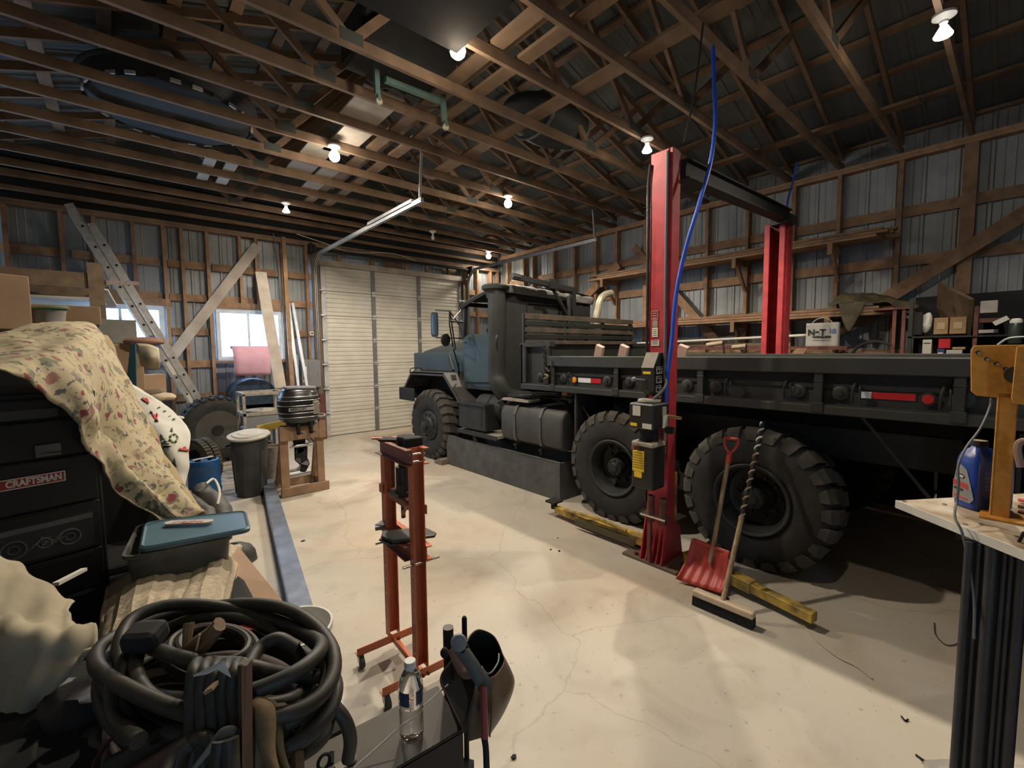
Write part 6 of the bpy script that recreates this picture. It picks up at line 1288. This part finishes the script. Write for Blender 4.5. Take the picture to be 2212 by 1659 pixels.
MB().ball(W(999,1405,1.125), .007, 8).ball(W(1009,1396,1.13), .005, 8).build('knob_screw', mblack, HM, smooth=True)
tag(MB().ball(W(960,1410,1.22), .012, 10, (1,1,1.2)).build('rubber_bung', mblack, smooth=True), 'small black rubber lump beside the brown pipe', 'rubber piece')

# ================================================================ RIGHT WORK TABLE
WK = thing('work_table', (2.6,-.2,0), 'stained white-topped work table on a dark fluted leg at the right edge', 'table')
tm_ = mat('stained_top', (.58,.52,.43), .6, var=.0, scale=7, col2=(.26,.17,.08), detail=9)
tp = [V((2.723,.365,1.045)), V((2.33,-.085,1.045)), V((1.98,-.47,1.045)), V((3.2,-1.3,1.045)), V((3.95,-.46,1.045))]
MB().prism(tp, (0,0,.033)).build('table_top', tm_, WK, bevel=.003)
ed = (tp[2]-tp[0]).normalized(); eo = V((ed.y,-ed.x,0)); eo = eo if eo.dot(tp[0]) < 0 else -eo
MB().bar(tp[0]+V((0,0,.0165))+eo*.003, tp[2]+V((0,0,.0165))+eo*.003, .006, .036).build('edge_strip', mat('edge_white',(.62,.60,.53),.5), WK)
for px, py in ((1953,1083),(2040,1090),(2085,1132),(2120,1133),(2196,1160)): p = P(px,py,'Z',1.079); MB().cyl(p, p+V((0,0,.003)), .009, n=10).build('table_screw', chrome, WK)
lc_ = P(2152,1190,'Z',1.04); away = V((lc_.x,lc_.y,0)).normalized(); sd_ = V((away.y,-away.x,0)); lc_ = lc_+away*.10
flute = mat('fluted_dark', (.045,.045,.05), .45, .2, var=.3)
for leg_c in (lc_, V((3.5,-.5,0))):
    LG = MB().prism([V((leg_c.x,leg_c.y,0))+sd_*a+away*b for a, b in ((-.085,-.05),(.085,-.05),(.085,.06),(-.085,.06))], (0,0,1.045)).build('leg', mblack, WK)
    for a, r in ((-.072,.014),(-.045,.007),(-.012,.020),(.022,.008),(.04,.007),(.066,.016)):
        c0 = V((leg_c.x,leg_c.y,0))+sd_*a-away*.05; MB().cyl(c0, c0+V((0,0,1.04)), r, n=12).build('flute', flute, LG, smooth=True)
JG = thing('oil_jug', P(2118,1098,'Z',1.079), 'blue motor oil jug with black cap and grey label on the work table', 'jug')
jc = P(2122,1096,'Z',1.079); ja = V((jc.x,jc.y,0)).normalized(); js = V((ja.y,-ja.x,0)); s2 = (js*.75-ja*.66).normalized(); s1 = (js*.66+ja*.75).normalized()   # two side directions
def jring(a, b_, z, n=28, p=5, o=V((0,0,0))):
    return [jc+o+s2*(a*abs(math.cos(t))**(2/p)*(1 if math.cos(t) > 0 else -1))+s1*(b_*abs(math.sin(t))**(2/p)*(1 if math.sin(t) > 0 else -1))+V((0,0,z)) for t in [2*PI*i/n for i in range(n)]]
A_, B_ = .055, .092
loft([jring(A_*.9,B_*.9,0), jring(A_,B_,.01), jring(A_,B_,.20), jring(A_*.97,B_*.95,.225), jring(A_*.8,B_*.7,.25,o=s1*-.015), jring(A_*.45,B_*.35,.272,p=3,o=s1*-.03), jring(.024,.024,.282,p=2,o=s1*-.035)]).build('jug_body', mat('jug_blue',(.012,.045,.26),.3,var=.1), JG, smooth=True, bevel=0)
MB().lathe(jc-s1*.035+V((0,0,.282)), (0,0,1), [(.028,0),(.029,.02),(.027,.024),(.001,.024)], 22).build('cap', mblack, JG, smooth=True)
MB().lathe(jc-s1*.035+V((0,0,.306)), (0,0,1), [(.026,0),(.001,.0015)], 22).build('cap_top', mat('cap_amber',(.30,.22,.10),.5), JG)
# label on the narrow side turned to the camera
fn = -s1; fc = jc-s1*(B_+.001)
def jl(pts, m_, nm, off=0): MB().prism([fc+s2*a+V((0,0,z))+fn*off for a, z in pts], fn*.0015).build(nm, m_, JG)
jl([(-.045,.035),(.03,.03),(.045,.05),(.03,.11),(.01,.175),(-.015,.195),(-.035,.175),(-.045,.1)], mat('jug_label',(.30,.30,.29),.5,.3), 'jug_label')
jl([(-.045,.098),(.022,.088),(.018,.112),(-.045,.122)], redp, 'label_red_band', .001); jl([(-.04,.045),(.02,.038),(.02,.048),(-.04,.055)], redp, 'label_red_band', .001)
jl([(-.03,.135),(.0,.132),(.005,.142),(-.005,.152),(-.03,.154),(-.035,.144)], inkb, 'label_badge', .001); jl([(-.027,.139),(-.002,.136),(-.002,.146),(-.027,.149)], paper, 'label_badge', .002); jl([(-.04,.08),(.0,.075),(.0,.085),(-.04,.09)], inkb, 'label_line', .001)
text('OIL', fc+V((0,0,.105))+fn*.0035-s2*.012, s2, (0,0,1), .016, paper, 'label_lettering', JG) if 0 else None
for k in range(5): MB().bar(jc+s2*(A_+.001)-s1*.06+V((0,0,.10+k*.018)), jc+s2*(A_+.001)-s1*.02+V((0,0,.10+k*.018)), .002, .003).build('level_mark', mat('mark_blue',(.10,.16,.4),.4), JG)
# orange bender standing on the table
BN = thing('tube_bender', P(2178,1126,'Z',1.079), 'yellow-orange steel bender with drilled plate standing on the work table', 'tool')
bd_ = 1.80; bb = P(2180,1124,'Z',1.079); bdp = (bb-V((0,0,H))).dot(-cb_)
def BW(px, py, d=0): return W(px, py, bdp+d)
fw = V((bb.x,bb.y,0)).normalized(); fs = V((fw.y,-fw.x,0))
xl, xr = (BW(2153,900)-bb).dot(fs), (BW(2197,900)-bb).dot(fs); zt = BW(2175,848).z
MB().prism([bb+fs*a for a in (xl,)]+[bb+fs*xr, bb+fs*xr+fw*.012, bb+fs*xl+fw*.012], (0,0,zt-1.079)).prism([bb+fs*(xl-.003), bb+fs*(xl+.009), bb+fs*(xl+.009)+fw*.05, bb+fs*(xl-.003)+fw*.05], (0,0,zt-1.079)).build('upright', orany, BN, bevel=.003)
def pz(px, py): p = BW(px, py); return bb+fs*(p-bb).dot(fs)+V((0,0,p.z-bb.z))
pl_ = [pz(2100,746),pz(2240,744),pz(2240,862),pz(2106,858),pz(2093,848),pz(2093,757)]
plate = MB().prism(pl_, fw*.012).build('drilled_plate', orany, BN, bevel=.003)
for px, py in ((2111,762),(2131,776),(2153,786),(2173,797)): p = pz(px,py); MB().cyl(p-fw*.002, p+fw*.001, .0085, n=14).build('hole', mblack, plate); MB().cyl(p-fw*.0025+fs*.003-V((0,0,.002)), p-fw*.0015+fs*.003-V((0,0,.002)), .006, n=12).build('hole_light', dustt, plate)
p = pz(2196,808); MB().cyl(p-fw*.04, p+fw*.0, .035, n=24).build('roller', mat('roller_olive',(.07,.065,.04),.4,.5), BN, smooth=True)
q = [p_-fw*.09 for p_ in (pz(2196,748),pz(2280,744),pz(2280,872),pz(2190,866),pz(2185,855))]
MB().prism(q, fw*.012).build('drilled_plate', orany, BN, bevel=.003)
MB().prism([bb+fs*a+fw*b for a, b in ((xl-.03,-.05),(.3,-.05),(.3,.1),(xl-.03,.1))], (0,0,.008)).build('base_plate', orany, BN)
MB().tube([pz(2205,1000)-fw*.05,pz(2198,960)-fw*.05,pz(2208,945)-fw*.05,pz(2225,950)-fw*.05], .012, 8).build('hook_arm', mat('hook_brown',(.30,.20,.14),.5), BN, smooth=True)
for i, (py, m_) in enumerate(((1092,'o'),(1106,'b'),(1118,'w'))):
    tag(MB().tube([P(2202,py-12,'Z',1.09),P(2240,py-6,'Z',1.10),P(2300,py,'Z',1.09)], .008, 8).build('orange_strap' if m_ == 'o' else 'tool_strap', redp if m_ == 'o' else (rustr if m_ == 'b' else orange), smooth=True), ('orange cord on the table right of the bender, farthest','dark cord on the table right of the bender, middle','orange cord on the table right of the bender, nearest')[i], 'cord')
tag(MB().tube([BW(2141,860,.15),BW(2138,880,.15),BW(2118,925,.1),BW(2088,965,.05),BW(2070,1005,0),BW(2071,1045,-.02),W(2068,1078,1.86),W(2063,1100,1.82),W(2064,1122,1.79),W(2078,1150,1.76),W(2092,1215,1.75),W(2104,1300,1.74),W(2104,1380,1.72)], .0045, 8).build('power_cable', mat('cord_grey',(.13,.14,.15),.5), smooth=True), 'thin grey electric cord hanging in front of the oil jug and table edge', 'cord')
tag(MB().tube([W(2212,1150,1.62),W(2196,1180,1.66),W(2190,1195,1.66),W(2187,1230,1.67)], .005, 8).build('power_cable', mblack, smooth=True), 'short dark cord over the table edge at the right frame edge', 'cord')
tag(MB().box(2.55,3.3,-1.2,-.35,.35,.9).build('table_shelf_box', mblack, bevel=.02), 'black box on the shelf under the work table', 'box')
tag(MB().box(2.5,3.4,-1.25,-.3,0,.34).build('floor_crate', mblack, bevel=.02), 'black crate on the floor under the work table', 'crate')

# ================================================================ RIGHT WALL: LUMBER RACK, SHELVES, BAG
RX_ = 7.62
WRK = thing('lumber_rack', (7.8,3.5,2.2), 'timber wall brackets carrying two tiers of pine boards', 'rack')
UZ = P(1700,541,'X',RX_).z-.0; LZ = P(1700,690,'X',RX_).z
by = [P(1302,600,'X',RX_).y, P(1588,555,'X',RX_).y, P(1795,525,'X',RX_).y]
for y in by:
    for z in (UZ, LZ):
        MB().box(RX_-.05,RX_,y-.03,y+.03,z-.16,z).box(RX_,8.06,y-.02,y+.02,z-.09,z).build('bracket_arm', wood, WRK)
        MB().bar((RX_+.08,y,z-.09),(8.04,y,z-.48),.04,.07).build('bracket_knee', wood, WRK)
for tier, (z, y0, y1, n_) in enumerate(((UZ, P(1270,600,'X',RX_).y, P(1935,500,'X',RX_).y, 3), (LZ, P(1292,690,'X',RX_).y, P(1950,668,'X',RX_).y, 3))):
    ya, yb = sorted((y0, y1))
    for k in range(n_):
        for r in range(3):
            o = MB().box(RX_-.02+r*.13+.01*k, RX_+.10+r*.13+.01*k, ya+random.uniform(0,.25)-(.0 if k else .05), yb-random.uniform(0,.3), z+k*.042, z+k*.042+.036).build('pine_board', wood, bevel=.002)
            tag(o, 'pine board on the %s wall rack tier, %s row, %s of three' % (('upper','lower')[tier], ('front','middle','back')[r], ('bottom','middle','top')[k]), 'board', 'pine boards on the %s tier' % ('upper','lower')[tier])
# tarp on the lower tier
tz = LZ+.13
tr_ = [[P(1795,655,'X',7.9),P(1815,640,'X',7.95),P(1850,632,'X',7.95),P(1900,640,'X',7.95),P(1950,645,'X',7.95)],[P(1790,660,'X',7.7),P(1815,645,'X',7.72),P(1850,640,'X',7.75),P(1900,650,'X',7.75),P(1985,662,'X',7.75)],[P(1793,662,'X',7.58),P(1820,655,'X',7.57),P(1845,655,'X',7.57),P(1900,655,'X',7.6),P(1968,668,'X',7.62)]]
tag(MB().grid(rumple(bez(tr_,7,7),.05,6,2)).build('olive_tarp', tarp, smooth=True, solid=.01), 'crumpled olive tarp heaped on the lower tier of boards', 'tarp')
tc2 = [[P(1812,655,'X',7.56),P(1840,655,'X',7.55),P(1872,650,'X',7.56)],[P(1818,685,'X',7.54),P(1838,685,'X',7.53),P(1858,678,'X',7.55)],[P(1828,712,'X',7.54),P(1835,715,'X',7.54),P(1842,705,'X',7.55)]]
tag(MB().grid(rumple(bez(tc2,6,6),.015,9,3)).build('tarp_corner', tarp, smooth=True, solid=.008), 'pointed olive tarp corner hanging over the lower boards', 'tarp')
tag(MB().cyl(P(1377,742,'X',7.6), P(1745,724,'X',7.6), .022, n=12).build('white_pipe', pvc, smooth=True), 'long white plastic pipe behind the truck bed below the lower boards', 'pipe')
# paper bag with lettering
bx0, bx1 = P(1742,700,'X',7.5).y, P(1812,700,'X',7.5).y; bz1, bz0 = P(1780,697,'X',7.5).z, P(1780,750,'X',7.5).z
NB = thing('carrier_bag', (7.5,(bx0+bx1)/2,bz0), 'white carrier bag lettered in black and blue hanging from the lower bracket', 'bag')
ya, yb = sorted((bx0,bx1))
MB().grid(rumple([[V((7.5,yb+(ya-yb)*i/10,bz1+(bz0-bz1)*j/10)) for i in range(11)] for j in range(11)],.006,9,2)).build('bag_front', mat('bag_white',(.42,.41,.38),.8,var=.08), NB, smooth=True, solid=.004)
MB().grid([[V((7.58,yb+(ya-yb)*i/10,bz1+(bz0-bz1)*j/10)) for i in range(11)] for j in range(11)]).box(7.5,7.58,ya,yb,bz0,bz0+.004).box(7.5,7.58,ya,ya+.004,bz0,bz1).box(7.5,7.58,yb-.004,yb,bz0,bz1).build('bag_back', MATS['bag_white'], NB)
ym = (ya+yb)/2; MB().tube([(7.5,ym+.12,bz1),(7.5,ym+.07,bz1+.05),(7.52,ym,bz1+.07),(7.5,ym-.07,bz1+.05),(7.5,ym-.12,bz1)], .008, 6).build('bag_handle', MATS['bag_white'], NB, smooth=True)
ww, wh = yb-ya, bz1-bz0
text('NeT', (7.488,ym+.16*ww,bz0+wh*.60), (0,-1,0), (0,0,1), .34*wh, inkb, 'bag_lettering', NB, bold=.004); text('10', (7.488,ym-.32*ww,bz0+wh*.635), (0,-1,0), (0,0,1), .26*wh, inkbl, 'bag_lettering', NB, bold=.003)
text('WIRELESS', (7.488,ym-.0*ww,bz0+wh*.42), (0,-1,0), (0,0,1), .12*wh, inkb, 'bag_lettering', NB, font_w=1.25, bold=.002); text('net10wireless.com', (7.488,ym,bz0+wh*.30), (0,-1,0), (0,0,1), .075*wh, inkb, 'bag_lettering', NB, font_w=1.1)
# two pale-handled tools, dark clutter behind the bed
for i, (a, b_, c_) in enumerate((((1527,745),(1562,740),(1578,770)),((1582,750),(1612,747),(1618,772)))):
    t_ = thing('mop_tool', P(*a,'X',7.2), ('pale-padded tool leaning behind the truck bed, left of the far red column','second pale-padded tool, right of the other, behind the truck bed')[i], 'tool')
    MB().cyl(P(*a,'X',7.15), P(*b_,'X',7.15), .033, n=12).build('pale_pad', mat('pale_pad',(.50,.40,.28),.8), t_, smooth=True); e0 = P(*c_,'X',7.3); MB().tube([P(*b_,'X',7.16), V((7.08,e0.y,e0.z)), V((7.05,e0.y,.9)), V((7.0,e0.y,.02))], .018, 8, sm=False).build('shaft', mblack, t_)
LSH = thing('added_low_shelf', (7.6,3.0,0), 'long dark low shelf added behind the truck to hide lit floor', 'shelf')  # shelf added to cover lit floor seen under the truck
for x in (7.2,7.95):
    for y in (1.2,3.2,5.2): MB().box(x-.03,x+.03,y-.03,y+.03,0,1.6).build('leg', mblack, LSH)
for z in (.25,.9,1.6): MB().box(7.15,8.0,1.15,5.3,z-.03,z).build('shelf_board', wood_g, LSH)
MB().box(7.14,7.16,1.15,5.3,.05,1.57).box(7.93,7.96,1.15,5.3,.05,1.57).build('added_dark_panel', mblack, LSH)  # black panels added so no lit floor shows through the shelf
for i, (z, y0, y1, m_) in enumerate(((1.70,1.3,4.4,wood_g),(1.80,1.6,4.8,rustr),(1.64,2.1,5.2,wood_g),(1.86,2.5,4.2,wood_o))):
    tag(MB().bar((7.4+.1*i,y0,z),(7.45+.08*i,y1,z+.03),.09,.05).build('scrap_timber', m_), ('dark timber lying on the low shelf, nearest the truck','rust-coloured timber on the low shelf behind the truck','second dark timber on the low shelf, farther left','short brown timber on top of the scrap pile behind the truck')[i], 'timber')
tag(MB().tube([P(1840,765,'X',7.4),P(1855,748,'X',7.4),P(1890,738,'X',7.4),P(1925,745,'X',7.4)], .02, 8).build('black_hose', mblack, smooth=True), 'thick black hose arching behind the truck bed near the red rack', 'hose')
tag(MB().prism([P(1705,768,'X',7.3),P(1722,752,'X',7.3),P(1745,752,'X',7.3),P(1730,772,'X',7.3)], (.03,0,0)).build('wood_offcut', wood), 'small brown wood offcut at the foot of the far red column', 'wood')
# red rack and black shelf with packets
RR = thing('red_rack', (7.5,.9,0), 'thin rusty red steel rack carrying the shelf boards at the right wall', 'rack')
yr1, yr2 = P(1932,700,'X',7.5).y, P(2108,700,'X',7.5).y
for y in (yr1, yr1-.09, yr2): MB().box(7.48,7.52,y-.018,y+.018,0,P(1932,670,'X',7.5).z if y > .6 else P(2108,690,'X',7.5).z+.15).build('post', rustr, RR)
zz = P(1932,669,'X',7.5).z; MB().box(7.46,7.9,yr1-.14,yr1+.22,zz,zz+.02).build('top_rail', rustr, RR)
s1z = P(2000,723,'X',7.5).z
SHb = thing('black_shelf', (7.6,.6,0), 'black steel shelf with boxes at the right wall behind the bender', 'shelf')
y0s, y1s = P(1962,723,'X',7.5).y, -.6
for z in (s1z-.02, s1z-.36, 1.2, .6, .1): MB().box(7.46,7.95,y1s,y0s,z-.02,z).build('shelf_board', black, SHb)
MB().box(7.93,7.96,y1s,y0s,0,s1z+.5).build('back_panel', mblack, SHb); MB().box(7.44,7.46,y1s,y0s,.02,1.55).build('added_front_panel', mblack, SHb)  # front panel added to black out the floor behind it
for i_, (y_a, y_b, hh_) in enumerate(((-1.2,.55,.85),(.62,1.95,.75),(2.6,4.9,.8))): tag(MB().box(6.50,7.05,y_a,y_b,0,hh_).build('floor_shade_block', mblack, bevel=.02), ('added black block shading the floor behind the rear end of the truck','added black block shading the floor behind the truck, right of the far red column','added black block shading the floor behind the truck, left of the far red column')[i_], 'shade block')  # black blocks added to darken the lit floor beyond the truck
for y in (y0s-.02,y1s+.02): MB().box(7.46,7.5,y-.02,y+.02,0,s1z+.45).build('post', black, SHb)
z2 = s1z-.36
def pk(px0, px1, zb, h_, m_, name, lab, cat='box', dep=.2, X_=7.48):
    a, b_ = P(px0,740,'X',X_).y, P(px1,740,'X',X_).y; o = thing(name, (X_+dep/2,(a+b_)/2,zb), lab, cat); y0, y1 = sorted((a,b_)); MB().box(X_,X_+dep,y0,y1,zb,zb+h_).build('box_body', m_, o, bevel=.004); return o, y0, y1
for i, (a, b_) in enumerate(((2015,2046),(2049,2085))):
    o, y0, y1 = pk(a,b_,s1z,.20,mat('tan_carton',(.30,.19,.09),.8),'small_carton',('tan carton on the black shelf beside the white bundle','tan carton on the black shelf, right of the other tan one')[i]); MB().box(7.475,7.48,(y0+y1)/2-.035,(y0+y1)/2+.035,s1z+.06,s1z+.14).build('carton_label', mat('pale_print',(.42,.32,.20),.8), o)
o = MB().ball(P(2002,697,'X',7.55), .12, 16, (.4,.5,1)); o.v = [v+V((noise.noise(v*12),noise.noise(v*12+V((3,1,2))),noise.noise(v*12+V((7,1,4)))))*.03 for v in o.v]
tag(o.build('white_bundle', paper, smooth=True), 'white wrapped bundle standing at the left of the black shelf', 'bundle')
pk(1967,1990,s1z,.28,mblack,'black_case','black case at the left end of the black shelf')
o, y0, y1 = pk(1993,2013,z2,.30,mat('packet_white',(.42,.40,.35),.6),'white_packet','white packet with red foot on the lower black shelf'); MB().box(7.475,7.48,y0,y1,z2,z2+.05).build('red_foot', redr, o); MB().box(7.475,7.48,y0+.015,y1-.01,z2+.25,z2+.26).build('print_line', inkb, o)
pk(2027,2053,z2+.19,.12,redr,'red_packet','red packet on top of the blue one on the lower shelf'); o, y0, y1 = pk(2025,2042,z2,.185,mat('navy',(.02,.03,.10),.5),'blue_packet','navy blue packet under the red one on the lower shelf'); MB().box(7.475,7.48,y0+.015,y1-.01,z2+.08,z2+.14).build('packet_label', paper, o)
o, y0, y1 = pk(2045,2080,z2,.17,MATS['packet_white'],'white_packet','white packet with black print right of the blue one'); 
for k in range(4): MB().box(7.475,7.48,y0+.03,y1-.04-.02*(k%2),z2+.03+k*.03,z2+.037+k*.03).build('print_line', inkb, o)
pk(2058,2086,z2+.175,.03,card,'thin_carton','thin tan carton lying on the white packet')
for i, (px0, px1, zo, h_, m_, lab) in enumerate(((2112,2150,.33,.14,MATS['packet_white'],'pale box with red stripe on top of the tray stack at the right'),(2112,2168,.22,.05,rustr,'red-brown tray, top of the stack at the right wall'),(2112,2155,.10,.04,MATS['packet_white'],'pale tray in the middle of the stack at the right wall'))):
    pk(px0,px1,s1z+zo-.1,h_,m_,'stacked_tray',lab,'tray')
a_ = P(2147,700,'X',7.4); b2 = P(2178,686,'X',7.4); tag(MB().bar(a_, b2, .09, .05, (0,0,1)).build('tilted_box', paper), 'small white box leaning at a slant beside the tray stack', 'box')
cyl_thing('thermos_flask', 'dark flask with white cap near the right frame edge on the shelf', 'flask', P(2192,742,'X',7.3), [(.05,0),(.055,.02),(.055,.2),(.045,.22),(.001,.22)], mat('dark_green_flask',(.03,.045,.035),.4)); MB().lathe(P(2192,742,'X',7.3)+V((0,0,.22)),(0,0,1),[(.05,0),(.05,.03),(.03,.05),(.001,.052)],18).build('white_cap', porc, bpy.data.objects['thermos_flask'], smooth=True)
tag(MB().bar(P(2028,650,'X',7.9), P(2096,688,'X',7.5), .04, .5, (0,.3,1)).build('plywood_sheet', wood_o), 'brown plywood sheet leaning at a slant above the tan cartons', 'plywood')
tag(MB().tube([P(2155,745,'X',7.0),P(2175,732,'X',7.0),P(2200,728,'X',7.0),P(2225,728,'X',7.0)], .012, 8).build('pale_tube', galv, smooth=True), 'pale metal tube bending above the bender plate', 'tube')

# ================================================================ UP IN THE TRUSSES
OB = thing('overhead_heater', (1.6,2.8,4.2), 'large black box unit hung in the trusses at the top of the view', 'heater')
MB().box(.75,2.19,2.45,3.17,4.22,5.0).build('case', mblack, OB, bevel=.01)
for x in (1.0,1.9): MB().bar((x,2.8,5.0),(x,2.8,5.9),.02,.02).build('hanger', black, OB)
MB().tube([(2.20,3.19,5.0),(2.205,3.19,4.5),(2.20,3.19,4.25),(2.16,3.19,4.2),(2.1,3.14,4.2)], .006, 6).build('white_wire', paper, OB, smooth=True)
GF = thing('green_leg_frame', (2.3,4.2,4.2), 'grey-green steel leg frame with two casters hanging below the trusses', 'frame')
yg = 4.2
def G(px, py): return P(px, py, 'Y', yg)
for (a, b_) in (((810,130),(815,205)),((953,190),(960,262))):
    p0, p1 = G(*a), G(*b_); p0.z += .25; MB().bar(p0, p1, .05, .045, (0,1,0)).build('leg', tealst, GF, bevel=.003)
    MB().box(p1.x-.0,p1.x+.03,yg-.02,yg-.015,p1.z-.05,p1.z+.01).box(p1.x-.0,p1.x+.03,yg+.015,yg+.02,p1.z-.05,p1.z+.01).build('caster_fork', tealst, GF)
    MB().cyl((p1.x+.015,yg-.014,p1.z-.055),(p1.x+.015,yg+.014,p1.z-.055),.032,n=18).build('caster_wheel', mat('cream_wheel',(.60,.54,.40),.5), GF, smooth=True)
MB().bar(G(832,172), G(950,218), .05, .055, (0,1,0)).build('cross_bar', tealst, GF, bevel=.003)
MB().tube([G(818,198),G(832,190),G(870,205),G(920,232),G(945,232)], .008, 6).build('sagging_cable', mblack, GF, smooth=True)
tag(MB().box(1.75,2.75,3.97,4.52,4.56,4.95).build('dark_machine_body', mblack, bevel=.03), 'dark machine body resting on the trusses above the green leg frame', 'machine')
# oval dark tub, light slots painted round the rim
TB = thing('round_tub', (.62,6.62,4.53), 'dark oval tub with light slots painted round its rim, resting on the trusses', 'tub')
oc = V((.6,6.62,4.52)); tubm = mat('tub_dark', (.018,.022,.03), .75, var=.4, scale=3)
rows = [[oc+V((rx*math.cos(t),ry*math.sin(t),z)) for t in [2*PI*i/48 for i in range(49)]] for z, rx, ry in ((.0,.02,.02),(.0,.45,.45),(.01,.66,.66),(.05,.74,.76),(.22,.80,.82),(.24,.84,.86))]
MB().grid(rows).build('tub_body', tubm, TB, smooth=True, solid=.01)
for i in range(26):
    t = 2*PI*i/26+.06; c = oc+V((.775*math.cos(t),.795*math.sin(t),.06)); tt = V((-math.sin(t),math.cos(t),0)); MB().bar(c-tt*.045, c+tt*.045, .02, .035).build('rim_slot_dash', mat('painted_slot_light',(.55,.56,.58),.4) if i % 3 else mblack, TB)  # pale dashes colour in the light through the rim slots
# dark bundle with straps in the trusses
BU = thing('strapped_bundle', (4.5,4.3,4.5), 'dark rounded bundle with grey straps lying on the trusses right of centre', 'bundle')
b = MB().ball((4.35,4.25,4.78), .52, 24, (1.35,.75,.50)); b.build('bundle_body', mat('bundle_dark',(.035,.042,.045),.7,var=.4), BU, smooth=True)
for x in (4.1, 4.85):
    k = math.sqrt(max(0,1-((x-4.35)/.70)**2)); MB().tube([(x,4.25+.40*k*math.cos(a),4.78+.27*k*math.sin(a)) for a in [2*PI*i/16 for i in range(16)]], .022, 6, closed=True).build('strap', mat('strap_grey',(.16,.18,.18),.7), BU, smooth=True)
# ================================================================ FLOOR LITTER
tag(MB().tube([P(1735,1350,'Z',.006),P(1765,1385,'Z',.006),P(1810,1420,'Z',.006),P(1850,1440,'Z',.006),P(1884,1466,'Z',.006)], .0035, 6).build('straw', mat('straw_pale',(.50,.42,.30),.7), smooth=True), 'long pale straw lying on the floor at the edge of the truck shadow', 'straw')
tag(MB().tube([P(2018,1345,'Z',.006),P(2022,1372,'Z',.006),P(2048,1394,'Z',.006),P(2085,1380,'Z',.006),P(2100,1350,'Z',.006)], .003, 6).build('twig', wood_g, smooth=True), 'thin curved dark twig on the floor beside the fluted table leg', 'twig')
tag(MB().tube([P(1947,1547,'Z',.006),P(1955,1556,'Z',.006),P(1962,1554,'Z',.006)], .004, 6).build('bent_nail', mblack, smooth=True), 'tiny bent dark nail on the floor near the bottom right', 'nail')
tag(MB().tube([P(1978,1630,'Z',.005),P(1992,1640,'Z',.005),P(2005,1647,'Z',.005),P(1990,1642,'Z',.009)], .004, 6).build('dark_clip', mblack, smooth=True), 'small dark loop on the floor left of the fluted leg base', 'clip')
for i, (px, py, s, lab) in enumerate(((1110,1635,.014,'small dark chip on the floor right of the red-gripped lever'),(1205,1162,.008,'tiny dark crumb on the floor left of the lift arm, upper one'),(1190,1187,.010,'tiny dark crumb on the floor left of the lift arm, lower one'),(1208,1190,.012,'dark crumb on the floor, rightmost of those left of the lift arm'),(655,1168,.02,'small dark leaf on the floor beside the steel channel'),(700,1578,.022,'brown leaf lying on the steel channel'))):
    zz = .005 if i != 5 else .112; c = P(px,py,'Z',zz); tag(MB().prism([c+V((s,0,0)),c+V((.3*s,s*.7,0)),c+V((-s,.4*s,0)),c+V((-.6*s,-s*.5,0)),c+V((.4*s,-.7*s,0))], (0,0,.004)).build('floor_crumb' if i < 4 else 'dry_leaf', mblack if i < 4 else rustr), lab, 'crumb' if i < 4 else 'leaf')
tag(MB().grid(rumple([[P(1995+i*10,1640+j*8,'Z',.012) for i in range(8)] for j in range(5)],.012,14,2)).build('plastic_wrapper', mat('cloudy_wrap',(.42,.40,.36),.4), smooth=True, solid=.002), 'crumpled clear plastic wrapper on the floor at the bottom right', 'wrapper')
